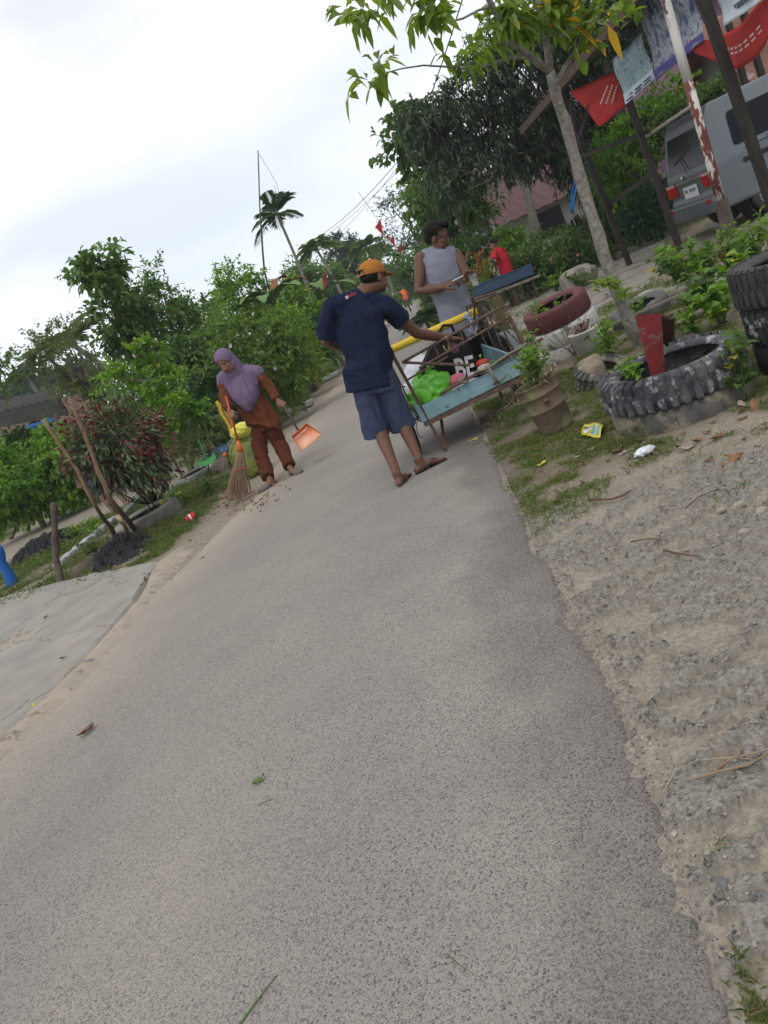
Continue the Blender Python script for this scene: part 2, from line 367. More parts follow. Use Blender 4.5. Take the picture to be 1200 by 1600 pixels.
def height(x,y):
    h=(fbm(x*1.1,y*1.1,5,4)-.5)*.05
    near=1-sm(8,14,np.hypot(x,y)); h=h+near*(fbm(x*9,y*9,8,4)-.5)*.018
    c=crustmask(x,y); wr=fbm(x*15+y*5,y*26-x*6,14,3); cr_k=1-sm(.0,.022,np.abs(wr-.5)); wr2=fbm(x*30,y*44,15,2); cr_k=np.maximum(cr_k,.8*(1-sm(.0,.03,np.abs(wr2-.47)))); h=h+c*((.014+.016*fbm(x*42,y*42,2,3))*(1-.9*cr_k))+.006*(fbm(x*14,y*22,6,3)-.5)
    h=h+near*(fbm(x*55,y*55,4,2)-.5)*.006
    h=h+.13*np.exp(-((x-3.3)**2/1.2+(y-6.6)**2/1.2))           # rubble mound
    h=h-.30*(1-sm(.10,.22,segd(x,y,DA,DB)))*(x<-1.9)
    inroad=(x<xr(y)-.06)&(x>xl(y)+.14); h=np.where(inroad,-.03,np.where(x>xr(y),h+.002,h-.012))
    h=np.where((x<-2.0)&(y<8.8)&(y>2)&(segd(x,y,DA,DB)>.2),np.minimum(h,-.0),h)
    return h
def zones(x,y):
    """r grass, g crust, b dark humus, a slab"""
    n=fbm(x*1.7,y*1.7,21,4); n2=fbm(x*6,y*6,22,3)
    right=x>xr(y); dr=x-xr(y); dl=xl(y)-x
    g=np.zeros_like(x)
    band=sm(3.3,4.3,y+.7*(n-.5))*(1-sm(7.5,9,y)); g=np.where(right,band*sm(.42,.56,n*.4+n2*.6)*.9,g)
    g=np.where(right&(y>7.5),sm(.40,.55,n)*.75,g)
    g=np.where(right&(y<1.35)&(dr>.03),.55*sm(.48,.62,n2+.05),g)
    g=np.where(right&(y>14),sm(.3,.5,n),g)
    left=x<xl(y); g=np.where(left,sm(.55,.95,dl+.7*(n2-.5))*sm(.36,.56,n*.55+n2*.45)*np.where(y<13,.8,1),g)
    ip=inpoly(x+.25*(n2-.5),y+.5*(n-.5),PATH); g=np.where(ip,0.08,g)
    iy=inpoly(x+.3*(n2-.5),y+.5*(n-.5),YARD); g=np.where(iy,.35*sm(.5,.6,n),g)
    cr_=crustmask(x,y)
    b=np.where(left&~ip,sm(.3,.9,dl)*.5+.3*n,np.where(right,np.clip(1.25*sm(3.4,4.6,y+.9*(n-.5))*(1-sm(7.5,9,y))+.5*sm(8,12,y),0,1.2)*(.45+.7*n2),0.)); b=np.where(right&(y>14)|(left&(y>20)),.6,b)
    b=np.where(iy,.45,b)
    a=inpoly(x+.06*(n2-.5),y+.1*(n-.5),SLAB)*1.0; g=np.where(a>0,g*.3*(n2>.55),g)
    return np.stack([g,cr_,b,a],1)
def axis_vals(parts):
    out=[parts[0][0]]
    for a,b,s in parts:
        n=max(1,int(round((b-a)/s))); out+=list(a+(b-a)*(np.arange(1,n+1)/n))
    return np.array(out)
def sheet(xs,ys,zf,colf):
    Xg,Yg=np.meshgrid(xs,ys,indexing='xy'); x=Xg.ravel(); y=Yg.ravel(); z=zf(x,y)
    nx=len(xs); ny=len(ys); i=np.arange(ny-1)[:,None]*nx+np.arange(nx-1)[None]; i=i.ravel()
    return np.stack([x,y,z],1),np.stack([i,i+1,i+nx+1,i+nx],1),colf(x,y)
xs=axis_vals([(-900,-200,70),(-200,-40,16),(-40,-12,2),(-12,-6,.25),(-6,-1.4,.05),(-1.4,-.1,.2),(-.1,2.1,.009),(2.1,5,.05),(5,12,.2),(12,40,2),(40,200,16),(200,900,70)])
ys=axis_vals([(-60,-4,8),(-4,.7,.4),(.7,4.4,.009),(4.4,4.6,.02),(4.6,9.5,.05),(9.5,14,.1),(14,34,.3),(34,80,2),(80,300,20),(300,1200,90)])
V,Q,K=sheet(xs,ys,height,zones)
me=raw_mesh('ground',V,None,K,True,tri=Q); ground=bpy.data.objects.new('ground',me); C.objects.link(ground); struct(ground)
def ground_material():
    m,n,b=newmat('ground soil'); nd=n.nodes.new; lk=n.links.new; b.inputs['Roughness'].default_value=.95; b.inputs['Specular IOR Level'].default_value=.15
    tc=nd('ShaderNodeTexCoord'); at=nd('ShaderNodeAttribute'); at.attribute_name='Col'; sp=nd('ShaderNodeSeparateColor'); lk(at.outputs['Color'],sp.inputs[0])
    def noise(s,d=5,r=.6):
        z=nd('ShaderNodeTexNoise'); z.inputs['Scale'].default_value=s; z.inputs['Detail'].default_value=d; z.inputs['Roughness'].default_value=r; lk(tc.outputs['Object'],z.inputs[0]); return z.outputs[0]
    def ramp(f,p0,c0,p1,c1):
        r=nd('ShaderNodeValToRGB'); r.color_ramp.elements[0].position=p0; r.color_ramp.elements[1].position=p1; r.color_ramp.elements[0].color=(*c0,1); r.color_ramp.elements[1].color=(*c1,1); lk(f,r.inputs[0]); return r.outputs[0]
    def mix(f,a,b_,bl='MIX'):
        x=nd('ShaderNodeMix'); x.data_type='RGBA'; x.blend_type=bl
        lk(f,x.inputs['Factor']) if not isinstance(f,float) else setattr(x.inputs['Factor'],'default_value',f)
        lk(a,x.inputs['A']); lk(b_,x.inputs['B']); return x.outputs['Result']
    sand=ramp(noise(2.2),.3,(.30,.268,.228),.7,(.245,.22,.186))
    sand=mix(.5,sand,ramp(noise(60,3),.35,(.42,.36,.29),.65,(.17,.14,.11)))
    crust=ramp(noise(70,6,.75),.36,(.15,.142,.128),.62,(.315,.295,.26))
    grass=ramp(noise(9,5),.3,(.075,.105,.03),.7,(.15,.14,.06))
    hum=ramp(noise(12,5),.3,(.095,.075,.05),.7,(.17,.14,.10))
    slab=ramp(noise(6,5),.3,(.19,.175,.15),.7,(.27,.25,.22))
    vo=nd('ShaderNodeTexVoronoi'); vo.feature='DISTANCE_TO_EDGE'; vo.inputs['Scale'].default_value=.8; wv=nd('ShaderNodeTexNoise'); wv.inputs['Scale'].default_value=1.1; wv.inputs['Detail'].default_value=5; lk(tc.outputs['Object'],wv.inputs[0]); wx=nd('ShaderNodeVectorMath'); wx.operation='MULTIPLY_ADD'; lk(wv.outputs['Color'],wx.inputs[0]); wx.inputs[1].default_value=(1.4,1.4,1.4); lk(tc.outputs['Object'],wx.inputs[2]); lk(wx.outputs[0],vo.inputs[0])
    slab=mix(.85,slab,ramp(vo.outputs[0],.01,(.35,.32,.27),.05,(1,1,1)),'MULTIPLY')
    c=mix(sp.outputs[2],sand,hum); c=mix(at.outputs['Alpha'],c,slab); c=mix(sp.outputs[1],c,crust); c=mix(sp.outputs[0],c,grass)
    v2=nd('ShaderNodeTexVoronoi'); v2.inputs['Scale'].default_value=48; lk(tc.outputs['Object'],v2.inputs[0])
    lk(c,b.inputs['Base Color'])
    bp=nd('ShaderNodeBump'); bp.inputs['Distance'].default_value=.02; bp.inputs['Strength'].default_value=.9; lk(noise(45,5,.7),bp.inputs['Height']); lk(bp.outputs[0],b.inputs['Normal'])
    return m
me.materials.append(ground_material())
# ---------------------------------------------------------------- road
ys=axis_vals([(-30,-2,7),(-2,.8,.2),(.8,6,.012),(6,14,.08),(14,40,.4),(40,120,4),(120,400,40)])
us=np.concatenate([np.linspace(0,.12,14),np.linspace(.13,.86,26),np.linspace(.865,1,34)])
U,Y=np.meshgrid(us,ys,indexing='xy'); u=U.ravel(); y=Y.ravel()
er=xr(y)+((fbm(y*2.3,y*0,41,6,.62)-.5)*.15+(fbm(y*17,u*40,42,4,.7)-.5)*.055)*sm(.80,1,u); el=xl(y)+(fbm(y*2.1,y*0,43,4)-.5)*.2*(1-sm(0,.2,u))
x=el+(er-el)*u; z=.010+.018*np.sin(np.pi*np.clip(u,0,1))**.7+(fbm(x*1.5,y*1.5,47,3)-.5)*.012
edge=sm(.985,1,u)+(1-sm(0,.012,u)); z=z*(1-sm(.80,1,u))-edge*.018
trk=.5+.28*np.cos((u-.5)*4*math.pi*1.02)+.5*(fbm(x*1.3,y*.35,55,4)-.5)
rc_=np.stack([.8*sm(.84,.99,u+.16*(fbm(x*5,y*3,51)-.5)),np.clip(np.exp(-np.clip(u,0,1)*6.0)*sm(2.0,4.5,y)*(.30+.6*sm(5,8,y)+.9*(fbm(x*3,y*1.5,53,5)-.1)),0,.95),np.clip(trk,0,1),np.ones_like(u)],1)
# sand drifts along the left edge
nx=len(us); i=(np.arange(len(ys)-1)[:,None]*nx+np.arange(nx-1)[None]).ravel()
me=raw_mesh('road',np.stack([x,y,z],1),None,rc_,True,tri=np.stack([i,i+1,i+nx+1,i+nx],1)); road=bpy.data.objects.new('road',me); C.objects.link(road); struct(road)
def road_material():
    m,n,b=newmat('worn chip asphalt'); nd=n.nodes.new; lk=n.links.new; b.inputs['Roughness'].default_value=.9; b.inputs['Specular IOR Level'].default_value=.2
    tc=nd('ShaderNodeTexCoord'); at=nd('ShaderNodeAttribute'); at.attribute_name='Col'; sp=nd('ShaderNodeSeparateColor'); lk(at.outputs['Color'],sp.inputs[0])
    wn=nd('ShaderNodeTexNoise'); wn.inputs['Scale'].default_value=60; wn.inputs['Detail'].default_value=2; lk(tc.outputs['Object'],wn.inputs[0])
    ws=nd('ShaderNodeVectorMath'); ws.operation='SCALE'; ws.inputs['Scale'].default_value=.012; lk(wn.outputs['Color'],ws.inputs[0])
    wa=nd('ShaderNodeVectorMath'); wa.operation='ADD'; lk(tc.outputs['Object'],wa.inputs[0]); lk(ws.outputs[0],wa.inputs[1])
    def noise(s,d=5,r=.6):
        z_=nd('ShaderNodeTexNoise'); z_.inputs['Scale'].default_value=s; z_.inputs['Detail'].default_value=d; z_.inputs['Roughness'].default_value=r; lk(tc.outputs['Object'],z_.inputs[0]); return z_.outputs[0]
    def ramp(f,*st):
        r=nd('ShaderNodeValToRGB'); e=r.color_ramp.elements
        while len(e)<len(st): e.new(.5)
        for k,(p,c) in enumerate(st): e[k].position=p; e[k].color=(*c,1)
        lk(f,r.inputs[0]); return r.outputs[0]
    def mix(f,a,b_,bl='MIX'):
        q=nd('ShaderNodeMix'); q.data_type='RGBA'; q.blend_type=bl
        if isinstance(f,float): q.inputs['Factor'].default_value=f
        else: lk(f,q.inputs['Factor'])
        lk(a,q.inputs['A']); lk(b_,q.inputs['B']); return q.outputs['Result']
    def math_(op,a,b_=None,v=None):
        q=nd('ShaderNodeMath'); q.operation=op; q.use_clamp=True; lk(a,q.inputs[0])
        if b_ is not None: lk(b_,q.inputs[1])
        if v is not None: q.inputs[1].default_value=v
        return q.outputs[0]
    def vor(s):
        v=nd('ShaderNodeTexVoronoi'); v.inputs['Scale'].default_value=s; v.inputs['Randomness'].default_value=1; lk(wa.outputs[0],v.inputs[0]); return v
    v1=vor(125); v2=vor(225)
    s1=nd('ShaderNodeSeparateColor'); lk(v1.outputs['Color'],s1.inputs[0]); s2=nd('ShaderNodeSeparateColor'); lk(v2.outputs['Color'],s2.inputs[0])
    mortar=ramp(noise(3.5,6),(.35,(.284,.262,.236)),(.65,(.238,.222,.202)))
    mortar=mix(.45,mortar,ramp(noise(220,3),(.3,(.44,.40,.355)),(.7,(.15,.135,.12))))
    st1=ramp(s1.outputs[0],(0,(.085,.09,.10)),(.35,(.16,.165,.17)),(.7,(.26,.245,.225)),(1,(.40,.37,.33)))
    st2=ramp(s2.outputs[1],(0,(.085,.085,.09)),(.5,(.19,.18,.17)),(1,(.37,.34,.31)))
    big=noise(1.3,4)
    # how much stone shows: cell radius test
    m2=math_('MULTIPLY',ramp(v2.outputs['Distance'],(.38,(1,1,1)),(.52,(0,0,0))),ramp(s2.outputs[0],(.30,(0,0,0)),(.36,(1,1,1))))
    m1=math_('MULTIPLY',ramp(v1.outputs['Distance'],(.34,(1,1,1)),(.44,(0,0,0))),math_('ADD',ramp(s1.outputs[1],(.50,(0,0,0)),(.58,(1,1,1))),math_('MULTIPLY',sp.outputs[0],None,.9)))
    dust=ramp(big,(.45,(1,1,1)),(.62,(.35,.35,.35)))
    m1=math_('MULTIPLY',m1,dust)
    c=mix(m2,mortar,st2); c=mix(m1,c,st1)
    dark=ramp(sp.outputs[0],(0,(1,1,1)),(1,(.60,.60,.61))); c=mix(1.0,c,dark,'MULTIPLY')
    blot=ramp(noise(.55,5),(.3,(.84,.85,.87)),(.7,(1.06,1.05,1.03))); c=mix(1.0,c,blot,'MULTIPLY')
    c=mix(1.0,c,ramp(sp.outputs[2],(0,(.86,.87,.885)),(1,(1.03,1.015,1.0))),'MULTIPLY')
    sandc=ramp(noise(30,4),(.3,(.37,.315,.255)),(.7,(.28,.24,.20)))
    c=mix(sp.outputs[1],c,sandc)
    # small rust coloured stains
    sv=nd('ShaderNodeTexVoronoi'); sv.inputs['Scale'].default_value=1.15; lk(wa.outputs[0],sv.inputs[0])
    c=mix(math_('MULTIPLY',ramp(sv.outputs['Distance'],(.0,(1,1,1)),(.045,(0,0,0))),ramp(noise(40,3),(.4,(0,0,0)),(.6,(1,1,1)))),c,ramp(noise(9),(0,(.42,.24,.12)),(1,(.42,.24,.12))))
    lk(c,b.inputs['Base Color'])
    hsum=math_('ADD',math_('MULTIPLY',m1,None,.6),math_('MULTIPLY',noise(300,3),None,.4))
    pit=ramp(vor(110).outputs['Distance'],(.05,(0,0,0)),(.3,(1,1,1)))
    hs=nd('ShaderNodeMath'); hs.operation='MULTIPLY_ADD'; lk(pit,hs.inputs[0]); hs.inputs[1].default_value=.5; lk(hsum,hs.inputs[2])
    bp=nd('ShaderNodeBump'); bp.inputs['Distance'].default_value=.006; bp.inputs['Strength'].default_value=.9; lk(hs.outputs[0],bp.inputs['Height']); lk(bp.outputs[0],b.inputs['Normal'])
    return m
me.materials.append(road_material())
# ---------------------------------------------------------------- concrete apron on the left
apx=gp([(-260,1010),(-100,965),(0,938),(60,922),(130,905),(200,892),(262,880)]); apx2=gp([(232,905),(212,950),(165,1010),(120,1060),(70,1110),(10,1160),(-60,1220),(-260,1340)])
def edge_of(P,n):
    P=np.array(P); s=np.r_[0,np.cumsum(np.hypot(*np.diff(P,axis=0).T))]; t=np.linspace(0,s[-1],n); return np.stack([np.interp(t,s,P[:,0]),np.interp(t,s,P[:,1])],1)
top=edge_of(apx,90); bot=edge_of(apx2[::-1],90); vv=np.linspace(0,1,60)
P=top[None]*(1-vv[:,None,None])+bot[None]*vv[:,None,None]; jx=(fbm(P[...,0]*4,P[...,1]*4,61,4)-.5)*.12; P=P+np.stack([jx,jx*.5],2)
Z=.038+(fbm(P[...,0]*2,P[...,1]*2,63,3)-.5)*.012; rim=np.minimum(vv,1-vv)[:,None]*np.ones((1,90)); Z=np.where(rim<.004,-.06,Z); Z[:,-1]=-.02; Z[:,0]=-.05
m_=M(); m_.grid(np.dstack([P,Z[...,None]]))
apron=m_.build('concrete_apron',None,smooth=True); struct(apron)
def apron_material():
    m=mat('apron concrete',(.26,.247,.222),(.205,.195,.175),3,.9,.004,70,c3=(.31,.265,.21),c3t=.50,c3scale=1.3,c3w=.25)
    n=m.node_tree; nd=n.nodes.new; lk=n.links.new; b=n.nodes['Principled BSDF']; src=b.inputs['Base Color'].links[0].from_socket
    tc=nd('ShaderNodeTexCoord'); v=nd('ShaderNodeTexVoronoi'); v.feature='DISTANCE_TO_EDGE'; v.inputs['Scale'].default_value=.8
    z=nd('ShaderNodeTexNoise'); z.inputs['Scale'].default_value=3; z.inputs['Detail'].default_value=5; lk(tc.outputs['Object'],z.inputs[0]); sc_=nd('ShaderNodeVectorMath'); sc_.operation='SCALE'; sc_.inputs['Scale'].default_value=.7; lk(z.outputs['Color'],sc_.inputs[0])
    ad=nd('ShaderNodeVectorMath'); lk(tc.outputs['Object'],ad.inputs[0]); lk(sc_.outputs[0],ad.inputs[1]); lk(ad.outputs[0],v.inputs[0])
    r=nd('ShaderNodeValToRGB'); r.color_ramp.elements[0].position=.0; r.color_ramp.elements[1].position=.012; r.color_ramp.elements[0].color=(.35,.33,.3,1); lk(v.outputs[0],r.inputs[0])
    x=nd('ShaderNodeMix'); x.data_type='RGBA'; x.blend_type='MULTIPLY'; x.inputs['Factor'].default_value=.8; lk(src,x.inputs['A']); lk(r.outputs[0],x.inputs['B']); lk(x.outputs['Result'],b.inputs['Base Color']); return m
apron.data.materials.append(apron_material())
# drift of pale sand between apron and asphalt, a low ridge
sp_=edge_of(gp([(285,862),(262,878),(235,930),(190,985),(140,1040),(80,1100),(10,1165),(-70,1235)]),120); d_=np.gradient(sp_,axis=0); nn_=np.stack([-d_[:,1],d_[:,0]],1); nn_/=np.linalg.norm(nn_,axis=1,keepdims=True)
ww=np.linspace(-1,1,15); wd=(.12+.16*fbm(np.arange(120)*.12,np.zeros(120),71,3))[:,None,None]; P=sp_[:,None,:]+nn_[:,None,:]*ww[None,:,None]*wd
Z=.048-.085*np.abs(ww)[None]**1.6*np.ones((120,1))+(fbm(P[...,0]*12,P[...,1]*12,73,3)-.5)*.012
m_=M(); m_.grid(np.dstack([P,Z[...,None]])); o=m_.build('sand_drift',mat('pale sand drift',(.33,.28,.225),(.26,.225,.185),6,.95,.008,50,c3=(.18,.155,.13),c3t=.56,c3scale=9),smooth=True); struct(o)
# ---------------------------------------------------------------- people
def cloth(name,c1,c2,scale=60,bump=.0012,c3=None,**k): return mat(name,c1,c2,scale,.92,bump,140,c3=c3,spec=.1,**k)
def skinmat(name):
    m,n,b=newmat(name); nd=n.nodes.new; lk=n.links.new; at=nd('ShaderNodeAttribute'); at.attribute_name='Col'
    nz=nd('ShaderNodeTexNoise'); nz.inputs['Scale'].default_value=25; nz.inputs['Detail'].default_value=4
    r=nd('ShaderNodeValToRGB'); r.color_ramp.elements[0].position=.3; r.color_ramp.elements[1].position=.7; r.color_ramp.elements[0].color=(.85,.83,.82,1); r.color_ramp.elements[1].color=(1.08,1.05,1.04,1); lk(nz.outputs[0],r.inputs[0])
    x=nd('ShaderNodeMix'); x.data_type='RGBA'; x.blend_type='MULTIPLY'; x.inputs['Factor'].default_value=1; lk(at.outputs['Color'],x.inputs['A']); lk(r.outputs[0],x.inputs['B'])
    lk(x.outputs['Result'],b.inputs['Base Color']); b.inputs['Roughness'].default_value=.58; b.inputs['Specular IOR Level'].default_value=.35
    b.inputs['Subsurface Weight'].default_value=.08; b.inputs['Subsurface Scale'].default_value=.01; b.inputs['Subsurface Radius'].default_value=(1,.3,.15); return m
SKIN=skinmat('skin')
hairm=mat('black hair',(.006,.005,.005),(.014,.012,.011),60,.8,.003,150,spec=.12)
def head(m,c,fwd,up,s=1.0,ears=True):
    """adds a head; c centre of the skull at eye height; returns the frame"""
    f=unit(fwd); u=unit(np.asarray(up)-f*np.dot(up,f)); r=np.cross(f,u)   # r = the person's right
    ax=(r,f,u); P=lambda x,y,z: np.asarray(c)+ (r*x+f*y+u*z)*s
    m.ell(P(0,-.012,.030),(.076*s,.096*s,.088*s),ax,20,14)       # skull
    m.ell(P(0,.022,-.030),(.062*s,.070*s,.080*s),ax,18,12)       # face
    m.ell(P(0,.045,-.085),(.036*s,.034*s,.028*s),ax,12,8)        # chin
    for q in (-1,1):
        m.ell(P(q*.040,.030,-.060),(.024*s,.045*s,.036*s),ax,10,8)  # jaw
        m.ell(P(q*.037,.058,-.024),(.022*s,.020*s,.020*s),ax,10,8)  # cheek
        m.ell(P(q*.028,.074,.022),(.024*s,.010*s,.010*s),ax,10,6)   # brow
        m.ell(P(q*.029,.073,.004),(.015*s,.011*s,.009*s),ax,10,6)   # lid
        if ears:
            e=unit(f*.5-r*q*.25); m.ell(P(q*.077,-.008,-.008),(.009*s,.020*s,.032*s),(unit(r*q*.8-f*.5),unit(f*.85+r*q*.4),u),10,8)
    m.tube([P(0,.080,.018),P(0,.092,-.010),P(0,.099,-.030)],[.008*s,.010*s,.013*s],8,round_=True)  # nose
    for q in (-1,1): m.ell(P(q*.012,.094,-.034),(.009*s,.010*s,.008*s),ax,8,6)
    m.ell(P(0,.083,-.056),(.024*s,.013*s,.0065*s),ax,12,6); m.ell(P(0,.081,-.066),(.020*s,.013*s,.0075*s),ax,12,6)
    return P,ax
def hand(m,wrist,d,back,q,curl=(.5,.5,.55,.6),thumb=.5,s=1.0,spread=.1):
    """d: pointing direction, back: normal of the back of the hand, q=+1/-1 thumb side along cross(d,back)"""
    d=unit(d); back=unit(np.asarray(back)-d*np.dot(back,d)); sd=np.cross(d,back)*q; pl=-back; w=np.asarray(wrist,float)
    m.tube([w-d*.01*s,w+d*.02*s,w+d*.055*s,w+d*.088*s],[(.028*s,.018*s),(.031*s,.016*s),(.040*s,.015*s),(.040*s,.012*s)],12,side=sd,round_=True)
    lens=[(.040,.024,.020),(.045,.028,.022),(.041,.026,.021),(.032,.020,.018)]
    for k in range(4):
        off=(1.5-k)*.0205*s; p=w+d*(.086-.006*abs(k-1))*s+sd*off; dirn=unit(d+sd*spread*(1.5-k)); ang=0; pts=[p-dirn*.015*s,p]
        for j,l in enumerate(lens[k]):
            ang+=curl[k]*(.9 if j else .7); v=dirn*math.cos(ang)+pl*math.sin(ang); p=p+v*l*s; pts.append(p)
        m.tube(pts,[.0092*s,.0092*s,.0085*s,.0078*s,.0066*s],8,round_=True)
    p=w+d*.022*s+sd*.026*s; v=unit(sd*.75+d*.6+pl*.25); pts=[p-v*.012*s,p]
    for j,l in enumerate((.036,.028,.024)):
        v=unit(v+ (d*.25-sd*.25+pl*.25)*thumb*(1+j)*.6); p=p+v*l*s; pts.append(p)
    m.tube(pts,[.012*s,.0125*s,.0105*s,.0095*s,.0075*s],8,round_=True)
def foot(m,ank,heading,s=1.0,z0=.02):
    h=unit(A(heading[0],heading[1],0)); sd=A(-h[1],h[0],0); a=A(ank[0],ank[1],0)
    P=lambda x,y,z: a+h*x*s+sd*y*s+A(0,0,z0+z*s)
    m.tube([P(-.055,0,.030),P(-.02,0,.040),P(.04,0,.040),P(.10,0,.026),P(.145,0,.017)],[(.026*s,.028*s),(.033*s,.038*s),(.036*s,.034*s),(.043*s,.022*s),(.040*s,.014*s)],12,side=sd,round_=True)
    m.tube([P(-.01,0,.10),P(-.004,0,.06)],[(.036*s,.034*s),(.036*s,.040*s)],12,side=sd,round_=True)
    for k,(y,l,r) in enumerate([(-.030,.052,.0125),(-.010,.050,.009),(.006,.045,.0085),(.020,.038,.008),(.033,.030,.0075)]):
        m.tube([P(.135-.003*k,y,.014),P(.135+l*.6,y*1.08,.016),P(.135+l,y*1.12,.009)],[r*s,r*s,r*.85*s],8,round_=True)
def flipflop(parent,ank,heading,m1,s=1.0,z0=.004,th=.014,back=-.085,fr=.205):
    h=unit(A(heading[0],heading[1],0)); sd=A(-h[1],h[0],0); a=A(ank[0],ank[1],0)
    pr=[(back,.0),(back+.012,.026),(-.03,.034),(.05,.034),(.12,.050),(.17,.048),(fr-.01,.028),(fr,.0)]
    poly=[(x*s,y*s) for x,y in pr]+[(x*s,-y*s) for x,y in pr[-2:0:-1]]
    m=M(); m.prism(poly,0,th,(h,sd,A(0,0,1)),a+A(0,0,z0)); so_=m.build('sandal',m1,parent,bevel=.003)
    t=M(); P=lambda x,y,z: a+h*x*s+sd*y*s+A(0,0,z0+z)
    for q in (-1,1): t.tube([P(.0,q*.036,.016),P(.05,q*.038,.05),P(.10,q*.022,.063),P(.135,q*.002,.045),P(.14,0,.016)],[.006,.007,.007,.006,.004],6)
    t.build('strap',m1,so_,smooth=True)
def skincol(base,marks=()):
    def f(W_):
        c=np.ones((len(W_),4)); c[:,:3]=base
        for (p,r,col,ax,asp) in marks:
            d=W_-np.asarray(p)[None]
            if ax is not None: d=np.stack([d@ax[0]/asp[0],d@ax[1]/asp[1],d@ax[2]/asp[2]],1)
            k=np.clip((r-np.linalg.norm(d,axis=1))/(r*.3),0,1)[:,None]; c[:,:3]=c[:,:3]*(1-k)+np.asarray(col)[None]*k
        return c
    return f
def facemarks(P,ax,skin,s=1.0,brow=True):
    L=[(P(0,.09,-.061),1*s,tuple(v*k for v,k in zip(skin,(.85,.55,.55))),ax,(.026,.03,.012))]
    for q in (-1,1):
        L+=[(P(q*.029,.083,.004),1*s,(.02,.015,.012),ax,(.0135,.02,.0062)),(P(q*.034,.08,.004),1*s,(.28,.24,.22),ax,(.003,.02,.0022)),(P(q*.024,.083,.004),1*s,(.28,.24,.22),ax,(.002,.02,.0022))]
        if brow: L.append((P(q*.030,.088,.024),1*s,(.018,.014,.012),ax,(.022,.03,.0055)))
    return L
def folds(amp,fx,fz,seed,rad=None):
    def f(W_):
        a=W_[:,0]*fx+W_[:,1]*fx*.7; wz=fbm(a*.5,W_[:,2]*3,seed+9,3)*2; r1=1-np.abs(fbm(a+wz,W_[:,2]*fz+wz,seed,2)-.5)*4; r2=1-np.abs(fbm(a*1.9+W_[:,2]*5,W_[:,2]*fz*2.2+wz,seed+5,2)-.5)*4
        return amp*1.1*(r1-.45)+amp*.7*(r2-.45)
    return f
VX=.0045
